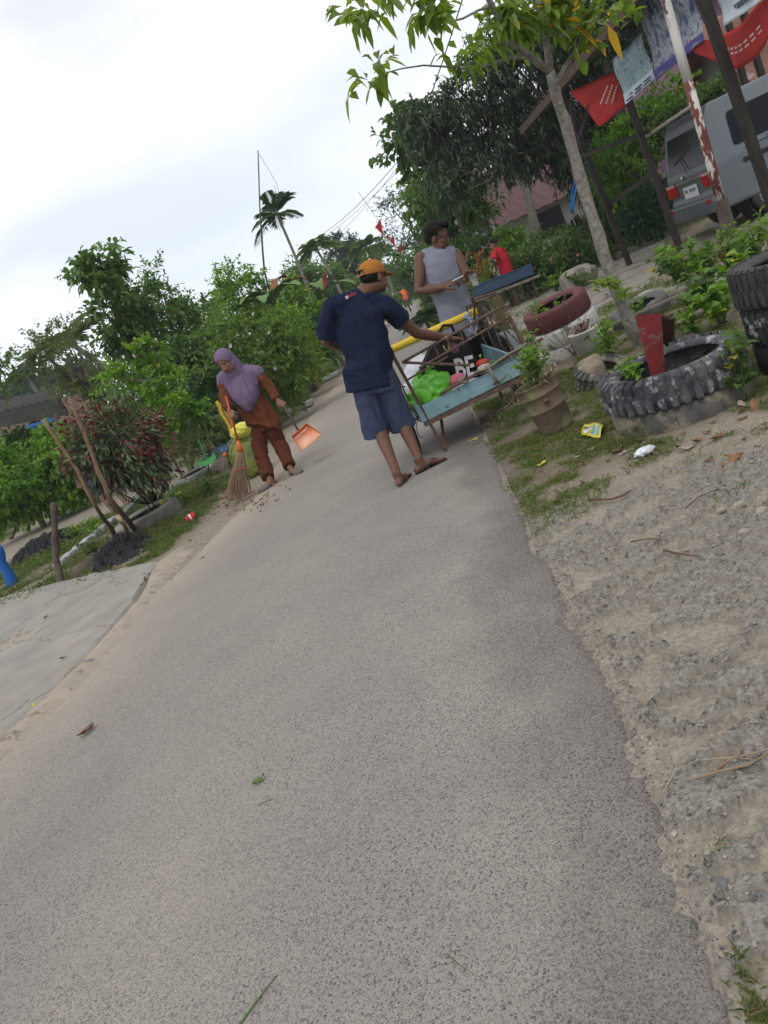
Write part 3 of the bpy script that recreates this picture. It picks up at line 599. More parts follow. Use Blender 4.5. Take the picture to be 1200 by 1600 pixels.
# ---- the man in the yellow cap
def man_cap():
    d=5.98
    T=thing('person','person in orange-brown cap, navy t-shirt and grey-blue shorts reaching into the handcart','person',(.30,5.95,0))
    fwd=unit(A(.30,.95,0)); rt=unit(A(.95,-.30,0)); up=A(0,0,1)
    hip=D(585,592,d); wst=D(577,555,d); chest=D(558,500,d); nb=D(567,462,d); hc=D(585,434,d+.02)
    shL=D(520,478,d-.03); shR=D(604,480,d-.02)
    elL=D(510,534,d+.08); wrL=D(540,545,d+.28)
    elR=D(652,521,d+.10); wrR=D(703,529,d+.33)
    kL=D(592,668,d+.03); kR=D(627,655,d+.06); aL=G(622,744,.09); aR=G(657,722,.09)
    hL=D(572,605,d); hR=D(602,598,d)
    ftL=unit(A(.35,.94,0)); ftR=unit(A(.93,.37,0))
    m=M()
    hf=unit(A(.86,.50,-.22)); P,ax=head(m,hc,hf,unit(A(.12,0,1)))
    m.tube([nb-(nb-chest)*-.1,nb+ (hc-nb)*.35,hc+A(-.01,-.01,-.05)],[(.068,.062),(.058,.058),(.055,.058)],14,side=rt,round_=True)
    m.tube([hip,wst,chest,nb],[(.145,.10),(.135,.095),(.16,.10),(.07,.06)],16,side=rt,round_=True)
    m.tube([nb,shL],[.05,.052],12,round_=True); m.tube([nb,shR],[.05,.052],12,round_=True)
    m.tube([shL,(shL+elL)/2,elL,(elL*.6+wrL*.4),wrL],[.052,.047,.041,.040,.027],12,round_=True)
    m.tube([shR,(shR+elR)/2,elR,(elR*.65+wrR*.35),wrR],[.054,.048,.042,.043,.028],12,round_=True)
    hand(m,wrR,unit(A(.8,.35,-.35)),unit(A(.2,-.2,1)),-1,(.55,.6,.65,.7),.5)
    hand(m,wrL,unit(A(.4,.8,-.2)),unit(A(-.5,.3,.6)),1,(.4,.45,.5,.5),.4)
    for h_,k,a,ft in ((hL,kL,aL,ftL),(hR,kR,aR,ftR)):
        m.tube([h_,(h_+k)/2,k],[(.082,.085),(.072,.074),(.056,.058)],14,side=rt,round_=True)
        c1=k+(a-k)*.28-fwd*.018; c2=k+(a-k)*.62-fwd*.008
        m.tube([k,c1,c2,a],[(.054,.056),(.052,.060),(.040,.044),(.030,.034)],14,side=rt,round_=True)
        foot(m,a,ft)
    SK=(.125,.058,.036)
    m.build('body',SKIN,T,remesh=VX,it=3,colf=skincol(SK,facemarks(P,ax,SK)))
    # t-shirt
    tm=mat('navy t-shirt cloth',(.009,.013,.034),(.014,.019,.044),40,.93,.001,160,spec=.1,c3=(.045,.052,.082),c3t=.66,c3scale=18,c3w=.12,stretch=(1,1,.25))
    s=M(); hem=D(578,606,d); 
    s.tube([hem,D(574,585,d),wst,D(566,525,d),chest,D(559,482,d),D(561,470,d),nb+A(0,0,.003)],[(.190,.148),(.190,.145),(.186,.138),(.19,.135),(.200,.132),(.195,.115),(.15,.095),(.078,.072)],24,side=rt)
    s.tube([chest+(shL-chest)*.5,shL+(shL-elL)*.02,shL+(elL-shL)*.45,shL+(elL-shL)*.86],[.07,.082,.085,.088],16,round_=False)
    s.tube([chest+(shR-chest)*.5,shR+(shR-elR)*.02,shR+(elR-shR)*.25,shR+(elR-shR)*.50],[.075,.084,.083,.084],16)
    s.tube([nb,shL],[.066,.070],12,round_=True); s.tube([nb,shR],[.066,.070],12,round_=True)
    so_=s.build('tshirt',tm,T,remesh=.008,it=6,disp=folds(.010,9,3.5,101))
    s=M(); s.tube([nb+A(0,0,-.012)+rt*.080*math.cos(a_)+fwd*.073*math.sin(a_)-fwd*.0+A(0,0,-.012*math.cos(a_)**2) for a_ in np.linspace(0,6.283,26)],.0085,8,caps=False); s.build('collar',tm,so_,smooth=True)
    # small print under the collar
    t=M(); q0=D(546,462,d-.135); e1=rt; e2=unit(A(.0,-.15,1))
    def txt(name,body,pos,size,mt,parent,e1,e2,ext=.0012,bold=.0):
        cu=bpy.data.curves.new('t','FONT'); cu.body=body; cu.size=size; cu.extrude=ext; cu.offset=bold; o=bpy.data.objects.new('t',cu); C.objects.link(o)
        dg=bpy.context.evaluated_depsgraph_get(); me=bpy.data.meshes.new_from_object(o.evaluated_get(dg)); bpy.data.objects.remove(o); n=len(me.vertices)
        a=np.zeros(n*3,np.float32); me.vertices.foreach_get('co',a); a=a.reshape(-1,3).astype(float); e3=np.cross(e1,e2)
        Wp=np.asarray(pos)[None]+a[:,:1]*e1[None]+a[:,1:2]*e2[None]+a[:,2:3]*e3[None]-org(parent)[None]
        me.vertices.foreach_set('co',Wp.astype(np.float32).ravel()); me.update(); me.materials.clear(); me.materials.append(mt); ob=bpy.data.objects.new(name,me); C.objects.link(ob); ob.parent=parent; return ob
    globals()['txt']=txt
    pr=mat('red print',(.45,.04,.06),(.35,.03,.05),30,.8)
    ref=D(549,465,d); off=A(0,0,0)
    # shirt surface lies about .125 m behind the collar line
    tp=D(545,465,d-.112)
    b_=M(); b_.box(tp+rt*-.012+e2*.008,(.010,.003,.010),(rt,np.cross(e2,rt),e2)); b_.build('print_mark',mat('pale print',(.6,.55,.58)),so_)
    txt('print_text','KEMI',tp+rt*.004,.026,pr,so_,rt,e2,.002,.0006)
    # shorts
    sm_=cloth('grey blue shorts cloth',(.036,.045,.088),(.050,.060,.105),70)
    s=M()
    s.tube([D(576,580,d),hip,D(588,612,d)],[(.150,.11),(.158,.118),(.165,.122)],22,side=rt)
    for h_,k,ex in ((hL,D(588,684,d+.03),-1),(hR,D(630,668,d+.06),1)):
        s.tube([h_+A(0,0,.03),(h_*.6+k*.4),k],[(.095,.11),(.096,.105),(.104,.105)],18,side=rt)
    s.build('shorts',sm_,T,remesh=.008,it=4,disp=folds(.009,12,3,111))
    # cap
    cm=mat('orange brown cap cloth',(.36,.145,.032),(.29,.115,.025),40,.9,.001,200,spec=.1)
    r,f,u=ax; s=M(); cc=P(0,-.010,.045)
    s.ell(cc,(.088,.108,.088),ax,24,16)
    cap=s.build('cap',cm,T,remesh=.005,it=2,keep=lambda W_: ((W_-cc[None])@u>-.022)&~((((W_-cc[None])@f<-.06))&(((W_-cc[None])@u)<.02)&(np.abs((W_-cc[None])@r)<.035)))
    br=[]; 
    for i in range(9):
        row=[]
        for j in range(11):
            t=(j-5)/5.; y0=.085*math.sqrt(max(0,1-(t*.80)**2)); y=y0+ (i/8.)*.085*math.sqrt(max(.05,1-t*t*.85)); row.append(P(t*.078,y,.030-.25*(y-.07)-.018*t*t*(1)))
        br.append(row)
    s=M(); s.grid(br,.004); s.build('brim',cm,cap,smooth=True)
    s=M(); s.ell(P(0,-.01,.136),(.008,.008,.005),ax,8,6); s.build('button',mat('white button',(.7,.7,.7)),cap)
    s=M(); s.tube([P(-.034,-.112,.03),P(0,-.120,.028),P(.034,-.112,.03)],[.007]*3,6); s.build('strap',cm,cap)
    # hair below the cap
    s=M(); s.ell(P(0,-.022,.008),(.081,.092,.062),ax,18,10); s.build('hair',hairm,T,remesh=.006,it=2,keep=lambda W_:((W_-P(0,0,0)[None])@f<-.018)&((W_-P(0,0,0)[None])@u>-.035))
    fm=mat('black sandal foam',(.02,.02,.022),(.04,.04,.042),20,.8)
    flipflop(T,aL,ftL,fm,1.06,th=.018); flipflop(T,aR,ftR,fm,1.06,th=.018)
man_cap()
# ---- the man in the grey sleeveless top behind the cart
def man_grey():
    d=7.12
    T=thing('person','person in grey sleeveless top standing behind the handcart with a plastic cup','person',(1.35,7.15,0))
    fwd=unit(A(.35,-.94,0)); rt=unit(A(-.94,-.35,0))   # person's right is image left
    hc=D(684,371,d); nb=D(686,392,d+.01); chest=D(693,430,d); wst=D(706,468,d); hip=D(722,512,d)
    shR=D(658,404,d); shL=D(711,398,d+.04)
    elR=D(655,455,d-.06); wrR=D(692,449,d-.20); elL=D(727,427,d-.05); wrL=D(727,437,d-.24)
    hf=unit(A(.80,-.46,-.40)); m=M(); P,ax=head(m,hc,hf,unit(A(.0,0,1)),1.04)
    m.tube([nb-A(0,0,.03),nb+(hc-nb)*.3,hc+A(-.02,0,-.06)],[(.072,.065),(.062,.06),(.058,.06)],14,side=rt,round_=True)
    m.tube([hip,wst,chest,nb],[(.15,.10),(.135,.095),(.165,.11),(.075,.06)],16,side=rt,round_=True)
    m.tube([nb,shL],[.055,.058],12,round_=True); m.tube([nb,shR],[.055,.060],12,round_=True)
    m.tube([shR,(shR+elR)/2,elR,(elR*.6+wrR*.4),wrR],[.058,.052,.043,.045,.030],12,round_=True)
    m.tube([shL,(shL+elL)/2,elL,(elL*.6+wrL*.4),wrL],[.058,.052,.043,.045,.030],12,round_=True)
    hand(m,wrR,unit(A(.85,-.3,.12)),unit(A(-.1,-.6,.7)),1,(.75,.8,.85,.9),.7)
    hand(m,wrL,unit(A(.35,-.45,.35)),unit(A(.6,-.2,.7)),-1,(.6,.65,.7,.75),.6)
    kR=A(1.46,7.20,.47); kL=A(1.62,7.16,.47); aR=A(1.62,7.34,.09); aL=A(1.80,7.28,.09)
    for h_,k,a in ((hip-A(.08,0,.04),kR,aR),(hip+A(.09,0,-.04),kL,aL)):
        m.tube([h_,(h_+k)/2,k],[.085,.075,.058],14,round_=True); m.tube([k,k+(a-k)*.3+A(0,.02,0),a],[.055,.056,.034],14,round_=True); foot(m,a,(.2,-.98))
        flipflop(T,a,(.2,-.98),rubber)
    SK=(.110,.052,.034)
    m.build('body',SKIN,T,remesh=VX,it=3,colf=skincol(SK,facemarks(P,ax,SK,1.04)))
    tm=mat('heather grey jersey',(.155,.165,.215),(.22,.23,.28),160,.95,.001,200,spec=.08)
    s=M(); hem=D(731,526,d)
    s.tube([hem,hip,wst,D(700,450,d),chest,D(688,410,d),D(687,399,d),nb-A(0,0,.015)],[(.19,.14),(.182,.135),(.165,.125),(.168,.122),(.175,.128),(.160,.115),(.125,.09),(.082,.074)],24,side=rt)
    for q_ in (shR,shL): s.tube([nb+(q_-nb)*.2-A(0,0,.01),nb+(q_-nb)*.84-A(0,0,.004)],[.072,.069],14); s.tube([nb+(q_-nb)*.6,chest+(q_-nb)*.3],[(.10,.075),(.11,.10)],14,side=rt)
    s.build('tank_top',tm,T,remesh=.008,it=8,disp=folds(.006,7,4,121))
    s=M(); s.tube([hip+A(0,0,.02),hip-A(0,0,.12)],[(.17,.125),(.18,.13)],20,side=rt)
    for h_,k in ((hip-A(.08,0,.04),kR),(hip+A(.09,0,-.04),kL)): s.tube([h_,(h_*.5+k*.5),k+A(0,0,.04)],[.10,.095,.092],16)
    s.build('shorts',cloth('black shorts cloth',(.012,.012,.014),(.022,.022,.025)),T,remesh=.009,it=4,disp=folds(.008,12,3,131))
    r,f,u=ax; s=M(); s.ell(P(0,-.018,.052),(.092,.108,.088),ax,22,14); s.ell(P(0,.045,.105),(.062,.055,.035),ax,14,8); s.ell(P(0,-.06,.0),(.075,.06,.07),ax,14,8)
    def hk(W_):
        e=W_-P(0,0,0)[None]; x=e@r; y=e@f; z=e@u; return ((z>.012+.9*(y+.0))&~((y>.03)&(z<.072)))&(z>-.07)
    s.build('hair',hairm,T,remesh=.006,it=1,disp=lambda W_:.007*(fbm(W_[:,0]*90+W_[:,1]*60,W_[:,2]*90,5,2)-.3),keep=hk)
    # cup and white straw, held
    c=wrL+A(.055,-.06,.0); cm,n,b=newmat('clear plastic'); b.inputs['Base Color'].default_value=(.85,.88,.9,1); b.inputs['Transmission Weight'].default_value=.85; b.inputs['Roughness'].default_value=.12; b.inputs['IOR'].default_value=1.2
    s=M(); s.lathe([(.026,-.085),(.027,-.08),(.036,.02),(.038,.024),(.036,.024),(.034,.02),(.0255,-.078)],c,seg=20); o=s.build('plastic_cup',cm,smooth=True,origin=c); tag(o,'clear plastic drinking cup held in the left hand of the person in the grey top','cup')
    s=M(); e=wrR+unit(A(.85,-.3,.12))*.10; s.tube([e+A(-.02,0,0),e+A(.13,-.03,.005)],[.004,.004],6); o=s.build('white_straw',mat('white plastic',(.75,.75,.75)),origin=e); tag(o,'thin white straw between the fingers of the person in the grey top','straw')
man_grey()
# ---- the woman sweeping
def woman():
    T=thing('person','person in mauve headscarf and brown tunic sweeping the roadside with a broom','person',(-.88,8.75,0))
    d=8.78
    fwd=unit(A(-.55,-.83,0)); rt=unit(A(-.83,.55,0)); up=A(0,0,1)
    hc=D(352,564,d-.14); nb=D(362,585,d-.04); chest=D(378,604,d); wst=D(396,635,d+.03); hip=D(412,660,d+.05)
    shR=D(349,594,d+.10); shL=D(400,583,d-.06)
    elR=D(351,622,d-.05); wrR=D(358,641,d-.22); elL=D(421,606,d-.10); wrL=D(434,625,d-.16)
    kR=D(405,700,d-.02); kL=D(437,693,d+.02); aR=G(421,750,.085); aL=G(455,733,.085)
    hR=hip+rt*.085-A(0,0,.03); hL=hip-rt*.085-A(0,0,.03)
    m=M(); hf=unit(A(-.42,-.74,-.42)); P,ax=head(m,hc,hf,unit(A(-.35,-.5,1)),1.08,ears=False)
    m.tube([nb,hc+A(0,0.02,-.04)],[.055,.052],12,round_=True)
    m.tube([hip,wst,chest,nb],[(.15,.11),(.13,.10),(.15,.10),(.07,.06)],16,side=rt,round_=True)
    m.tube([nb,shL],[.045,.045],12,round_=True); m.tube([nb,shR],[.045,.045],12,round_=True)
    m.tube([shR,elR,wrR],[.045,.037,.024],12,round_=True); m.tube([shL,elL,wrL],[.045,.037,.024],12,round_=True)
    hR_d=unit(D(363,655,d-.26)-wrR); hL_d=unit(A(.35,-.2,-.7))
    hand(m,wrR,unit(hR_d+A(.1,-.1,0)),unit(A(-.3,-.9,0)),-1,(1.1,1.15,1.15,1.2),1.0,.95)
    hand(m,wrL,hL_d,unit(A(.5,-.8,0)),1,(1.1,1.15,1.15,1.2),1.0,.95)
    for h_,k,a,ft in ((hR,kR,aR,(-.75,-.66)),(hL,kL,aL,(.55,-.83))):
        m.tube([h_,(h_+k)/2,k],[.08,.07,.052],14,round_=True); m.tube([k,k+(a-k)*.3+A(0,.015,0),a],[.05,.05,.03],14,round_=True); foot(m,a,ft,.93)
    SK=(.21,.11,.072)
    m.build('body',SKIN,T,remesh=VX,it=3,colf=skincol(SK,facemarks(P,ax,SK)))
    bt=cloth('brown tunic cloth',(.125,.042,.018),(.10,.034,.015),50); bp_=cloth('dark brown trouser cloth',(.085,.026,.016),(.07,.021,.013),50)
    s=M(); hm=D(409,668,d+.03)
    s.tube([hm-A(0,0,.01),hip,wst,chest,D(372,592,d),D(370,588,d)],[(.225,.165),(.215,.16),(.19,.14),(.175,.13),(.16,.11),(.10,.09)],24,side=rt)
    s.tube([nb,shL,elL,wrL-(wrL-elL)*.12],[.06,.068,.064,.052],14,round_=False); s.tube([nb,shR,elR,wrR-(wrR-elR)*.12],[.06,.068,.062,.048],14)
    s.ell(shL,.068); s.ell(shR,.068); s.ell(elL,.064); s.ell(elR,.062)
    s.build('tunic',bt,T,remesh=.008,it=5,disp=folds(.015,9,3,141))
    s=M(); s.tube([hip+A(0,0,.05),hip-A(0,0,.08)],[(.165,.12),(.17,.125)],20,side=rt)
    for h_,k,a in ((hR,kR,aR),(hL,kL,aL)): s.tube([h_,(h_+k)/2,k,(k+a)/2,a+A(0,0,.03)],[.10,.092,.080,.074,.072],16)
    s.build('trousers',bp_,T,remesh=.009,it=4,disp=folds(.013,11,2.5,151))
    # headscarf: hood and draped cape with a pointed front
    hm_=mat('mauve scarf cloth',(.135,.095,.165),(.165,.118,.195),60,.9,.001,200,spec=.12)
    r,f,u=ax; s=M()
    s.ell(P(0,-.012,.030),(.094,.112,.104),ax,24,16); s.ell(P(0,-.005,-.050),(.086,.098,.090),ax,22,14)
    sm_=(shL+shR)/2; s.tube([P(0,-.045,.02),P(0,-.040,-.06),nb*.6+sm_*.4+A(0,0,.02),sm_-A(0,0,.02)+fwd*.02,D(381,608,d-.04),D(385,620,d-.08),D(388,632,d-.11),D(389.5,642,d-.12)],[(.084,.080),(.098,.090),(.155,.125),(.232,.150),(.205,.150),(.165,.13),(.09,.09),(.015,.03)],26,side=rt)
    s.tube([nb+A(0,0,.02),shR+A(0,0,.0),shR+(elR-shR)*.22],[.09,.088,.08],14,round_=True); s.tube([nb+A(0,0,.02),shL+A(0,0,.0)],[.09,.085],14,round_=True)
    sc_=s.build('headscarf',hm_,T,remesh=.007,it=4,keep=lambda W_:~((((W_-P(0,0,0)[None])@r/.068)**2+(((W_-P(0,0,0)[None])@u+.016)/.092)**2<1)&((W_-P(0,0,0)[None])@f>.0)),disp=lambda W_:.020*(.5-np.abs(fbm(((W_-hc[None])@rt)*26/(1+2.2*np.clip(hc[2]-W_[:,2],0,1))+50,W_[:,2]*2.6,161,3)-.5)*4)*sm(.06,.22,hc[2]-W_[:,2]))
    bl=mat('grey sandal',(.16,.14,.14),(.09,.08,.08),20,.8)
    for a_,f_ in ((aR,(-.75,-.66)),(aL,(.55,-.83))):
        flipflop(T,a_,f_,bl,1.0,th=.02); h_=unit(A(*f_,0)); sd_=A(-h_[1],h_[0],0); m=M(); m.ell(A(a_[0],a_[1],.038)+h_*.10,(.085,.050,.034),(h_,sd_,A(0,0,1)),16,10); m.build('shoe_upper',bl,T,smooth=True)
    return wrR+hR_d*.07, wrL+hL_d*.07
gripR,gripL=woman()
# ---- small figures further off
def small_person(label,hip,chest,nb,hc,hf,shs,els,wrs,kns,ans,shirt,pants,side,SK=(.16,.078,.05),shortlen=.75,base=None):
    T=thing('person',label,'person',base if base is not None else (ans[0][0],ans[0][1],0)); rt=np.asarray(side,float); m=M(); P,ax=head(m,hc,hf,A(0,0,1))
    m.tube([nb,hc+A(0,0,-.04)],[.058,.055],12,round_=True); m.tube([hip,(hip+chest)/2,chest,nb],[(.15,.10),(.135,.1),(.16,.11),(.07,.06)],16,side=rt,round_=True)
    for s_,e,w_ in zip(shs,els,wrs): m.tube([nb,s_],[.05,.05],10,round_=True); m.tube([s_,e,w_],[.05,.04,.027],12,round_=True); hand(m,w_,w_-e,A(0,1,.2),1,(.5,.5,.5,.5),.5)
    hs=(hip+rt*.08,hip-rt*.08)
    for h_,k,a in zip(hs,kns,ans): m.tube([h_,(h_+k)/2,k],[.083,.07,.055],12,round_=True); m.tube([k,k+(a-k)*.3,a],[.052,.052,.032],12,round_=True); foot(m,a,(hf[0],hf[1]),z0=a[2]-.085)
    m.build('body',SKIN,T,remesh=.006,it=3,colf=skincol(SK,facemarks(P,ax,SK)))
    s=M(); s.tube([hip-unit(chest-hip)*.03,(hip+chest)/2,chest,nb+(chest-nb)*.25,nb],[(.19,.14),(.18,.135),(.19,.135),(.14,.10),(.078,.07)],20,side=rt)
    for s_,e in zip(shs,els): s.tube([nb,s_,s_+(e-s_)*.6],[.065,.075,.078],14); s.ell(s_,.074)
    s.build('tshirt',shirt,T,remesh=.010,it=4,disp=folds(.010,9,4,171))
    s=M(); s.tube([hip+A(0,0,.04),hip-A(0,0,.1)],[(.165,.125),(.175,.13)],18,side=rt)
    for h_,k in zip(hs,kns): s.tube([h_,h_+(k-h_)*shortlen],[.10,.098],14)
    s.build('shorts',pants,T,remesh=.010,it=4,disp=folds(.008,12,3,181))
    r,f,u=ax; s=M(); s.ell(P(0,-.02,.05),(.088,.102,.082),ax,18,12); s.build('hair',hairm,T,remesh=.008,it=1,keep=lambda W_:((W_-P(0,0,0)[None])@u>.012+.9*((W_-P(0,0,0)[None])@f+.0)))
dr=17.6
small_person('person in red t-shirt and blue shorts walking behind the blue plank table',D(795,432,dr),D(784,404,dr),D(776,390,dr),D(771,382,dr),unit(A(-.75,.25,-.1)),
  (D(772,398,dr-.12),D(786,394,dr+.12)),(D(774,411,dr-.25),D(795,408,dr+.2)),(D(770,408,dr-.35),D(790,418,dr+.2)),(D(800,446,dr-.1),D(806,446,dr+.15)),(D(812,467,dr-.1)*A(1,1,0)+A(0,0,.09),D(800,468,dr+.3)*A(1,1,0)+A(0,0,.09)),
  cloth('red t-shirt cloth',(.40,.018,.03),(.30,.015,.025)),cloth('blue shorts cloth',(.012,.03,.25),(.02,.04,.3)),A(.3,-.95,0),SK=(.19,.09,.06))
dl_=13.2
small_person('person in black t-shirt and grey-blue shorts standing half hidden behind the red-leaved shrub',D(147,742,dl_),D(130,708,dl_),D(121,690,dl_),D(116,680,dl_-.05),unit(A(-.2,-.9,-.35)),
  (D(112,702,dl_),D(146,698,dl_)),(D(113,730,dl_-.05),D(160,725,dl_-.05)),(D(121,752,dl_-.12),D(165,745,dl_-.2)),(D(156,772,dl_),D(182,763,dl_)),(G(176,797,.085),G(199,791,.085)),
  cloth('black t-shirt cloth',(.015,.017,.03),(.025,.027,.04)),cloth('washed blue shorts cloth',(.06,.08,.14),(.09,.11,.18)),A(-.97,.2,0),SK=(.13,.06,.04),shortlen=1.0)
# ---------------------------------------------------------------- handcart
def wheelset(parent,c,axis,R,w_,name='wheel',spokes=12,tm=rubber,rm=rust):
    a=unit(axis); up=A(0,0,1); f=np.cross(up,a); ax=(f,up,a)
    m=M(); prof=[]
    for k in range(12):
        t=2*math.pi*k/12; prof.append((R-w_*.5+math.cos(t)*w_*.5,math.sin(t)*w_*.5))
    m.lathe(prof,c,ax,30,closed=True); wh=m.build('wheel',rm if False else tm,parent,smooth=True) if False else None
    r=M(); r.lathe([(R-w_*.9,-w_*.4),(R-w_*.9,w_*.4),(R-w_*1.15,w_*.4),(R-w_*1.15,-w_*.4)],c,ax,30,closed=True); r.lathe([(.001,-.05),(.03,-.05),(.03,.05),(.001,.05)],c,ax,12)
    for k in range(spokes):
        t=2*math.pi*k/spokes; q=c+f*math.cos(t)*(R-w_*1.0)+up*math.sin(t)*(R-w_*1.0); r.tube([c+a*.03*(1 if k%2 else -1),q],.0035,5)
    rim=r.build(name,rm,parent,smooth=False); t=m.build('tyre',tm,rim,smooth=True); return rim
O=A(.60,6.17,0); cu_=unit(A(1,.075,0)); cv_=unit(A(-.075,1,0)); cz=A(0,0,1)
def K(a,b,z): return O+cu_*a+cv_*b+A(0,0,z)
cart=thing('handcart','light blue wooden handcart with a rusty iron cage and a yellow push bar','handcart',O)
bluep=mat('peeling light blue paint',(.205,.33,.37),(.15,.255,.295),6,.8,.002,60,c3=(.10,.085,.07),c3t=.585,c3scale=11,c3w=.04,stretch=(.6,.6,1.5))
Wc,Lc=.88,.98; zb,zt=.315,.43
def panel(name,p,q,t=.018,mm=bluep):   # p,q: lower pair and upper pair
    m=M(); (a,b,c,d)=[np.asarray(x,float) for x in (p[0],p[1],q[1],q[0])]; n=unit(np.cross(b-a,d-a))*t
    m.add([a,b,c,d,a+n,b+n,c+n,d+n],[(0,3,2,1),(4,5,6,7),(0,1,5,4),(1,2,6,5),(2,3,7,6),(3,0,4,7)]); return m.build(name,mm,cart)
panel('near_panel',(K(-.03,0,zb-.01),K(Wc+.02,0,zb)),(K(-.03,0,zt),K(Wc+.02,0,zt+.01)))
panel('right_panel',(K(Wc,.02,zb),K(Wc,Lc,zb)),(K(Wc,.02,zt+.02),K(Wc,Lc,zt+.17)))
panel('left_panel',(K(-.01,.02,zb),K(-.01,Lc,zb)),(K(-.01,.02,zt),K(-.01,Lc,zt+.12)))
panel('far_panel',(K(0,Lc+.02,zb),K(Wc,Lc+.02,zb)),(K(0,Lc+.02,zt+.10),K(Wc,Lc+.02,zt+.17)))
m=M()
for k in range(6): m.box(K(Wc/2,.09+k*.16,zb-.012),(Wc/2-.005,.075,.010),(cu_,cv_,cz))
m.build('floor_boards',greywood,cart)
f=M(); L_=lambda a,b,r=.009: f.tube([a,b],r,6)
# under frame
f.beam(K(-.02,-.012,zb-.035),K(Wc+.03,-.012,zb-.035),.025,.028); f.beam(K(-.02,Lc,zb-.035),K(Wc+.03,Lc,zb-.035),.025,.028)
f.beam(K(.03,.0,zb-.037),K(.03,Lc,zb-.037),.025,.025); f.beam(K(Wc-.03,.0,zb-.037),K(Wc-.03,Lc,zb-.037),.025,.025)
f.build('under_frame',rust,cart)
def leg(a,b):
    f=M(); f.tube([a,b],[.014,.012],6); f.build('leg',rust,cart)
leg(K(-.035,-.03,.93),K(.05,.0,.005)); leg(K(.20,.30,zb-.03),K(.06,.02,.02)); leg(K(Wc-.02,Lc-.2,zb-.03),K(Wc-.03,Lc-.25,.01))
# cage, near side
f=M(); L_=lambda a,b,r=.009: f.tube([a,b],r,6)
L_(K(.015,-.02,.80),K(.92,-.01,.86),.011); L_(K(.12,-.02,.705),K(.93,-.01,.765),.009); L_(K(.015,-.02,.80),K(.50,-.02,.555),.011)
for k in range(6): L_(K(.30+.115*k,-.015,.82+.0075*k-(.0)),K(.30+.115*k,-.015,.715+.0075*k),.006)
L_(K(-.02,-.02,.66),K(.36,-.02,.69),.008)
L_(K(.19,-.03,.455),K(1.12,-.03,.50),.013)
f.build('near_rail',rust,cart)
# left side cage
f=M(); L_=lambda a,b,r=.008: f.tube([a,b],r,6)
L_(K(-.04,0,.86),K(-.06,Lc,.88),.010); L_(K(-.04,0,.62),K(-.06,Lc,.64)); L_(K(-.02,0,.33),K(-.04,Lc*.9,.60),.008)
for k in range(4): L_(K(-.045,.16+k*.24,.87),K(-.02,.16+k*.24,.33),.007)
L_(K(-.03,.05,.36),K(-.06,.6,.86),.006)
f.build('left_rail',rust,cart)
# right side cage
f=M(); L_=lambda a,b,r=.009: f.tube([a,b],r,6)
L_(K(.92,0,.96),K(.98,0,.44),.016); L_(K(.955,.10,.95),K(1.02,.14,.42),.016)
L_(K(.93,.03,.96),K(.90,Lc,.92),.011); L_(K(.95,.03,.72),K(.92,Lc,.72)); L_(K(.93,.6,.92),K(.98,.05,.50),.008)
for k in range(5): L_(K(.93-.012*k,.24+k*.17,.94),K(.94-.012*k,.24+k*.17,.46),.008)
L_(K(.80,.22,.99),K(.93,.05,.975),.011); L_(K(.80,.22,.99),K(.80,.5,.78),.008); L_(K(.80,.22,.99),K(.90,.60,.93),.008)
f.build('right_rail',rust,cart)
# far frame and yellow bar
f=M(); f.tube([K(-.05,Lc-.02,.33),K(-.05,Lc-.02,.90)],.012,6); f.build('far_post',rust,cart); f=M(); f.tube([K(.90,Lc,.33),K(.90,Lc,.93)],.012,6); f.build('far_post',rust,cart)
yb=mat('yellow bamboo bar',(.62,.44,.03),(.50,.34,.03),12,.6,.001,40,c3=(.25,.17,.05),c3t=.66,c3scale=14)
a,b=D(597,553,6.78),D(745,486,6.78); m=M(); pts=[a+(b-a)*k/12 for k in range(13)]; m.tube(pts,[.033 if k%4 else .036 for k in range(13)],14); m.build('push_bar',yb,cart,smooth=True)
def rope(pts,r,mm,parent,name='rope'):
    m=M(); m.tube(pts,r,6); return m.build(name,mm,parent,smooth=True)
ropem=mat('grey rope',(.25,.22,.17),(.15,.13,.10),60,.95,.003,200); bluerope=mat('blue white cord',(.12,.25,.42),(.45,.5,.55),40,.9,.002,160)
def knot(c,R,n,mm,r=.007,name='rope_knot'):
    pts=[]; 
    for k in range(n*8):
        t=k/8.*2*math.pi; pts.append(np.asarray(c)+A(R*math.cos(t)*(.8+.3*math.sin(t*.37)),R*.8*math.sin(t),R*.7*math.sin(t*.53+1)))
    return rope(pts,r,mm,cart,name)
knot(K(.40,-.03,.47),.032,5,ropem); knot(K(.955,-.03,.50),.03,5,ropem); knot(D(732,494,6.75),.042,6,bluerope,.006,'cord_knot')
rope([D(732,496,6.74),D(738,505,6.7),D(733,516,6.7),D(742,522,6.7),D(745,512,6.72)],.006,bluerope,cart,'cord_knot')
rope([K(.62,-.05,.48),K(.63,-.06,.40),K(.66,-.05,.345),K(.70,-.06,.355),K(.71,-.06,.37)],.011,ropem,cart)
rope([K(.5,-.04,.49),K(.62,-.05,.475),K(.8,-.045,.505),K(.95,-.04,.51)],.010,ropem,cart)
f=M(); f.tube([D(737,466,6.7),D(741,480,6.75)],.006,6); f.build('bar_hook',rust,cart); f=M(); f.tube([D(728,477,6.7),D(731,488,6.75)],.006,6); f.build('bar_hook',rust,cart)
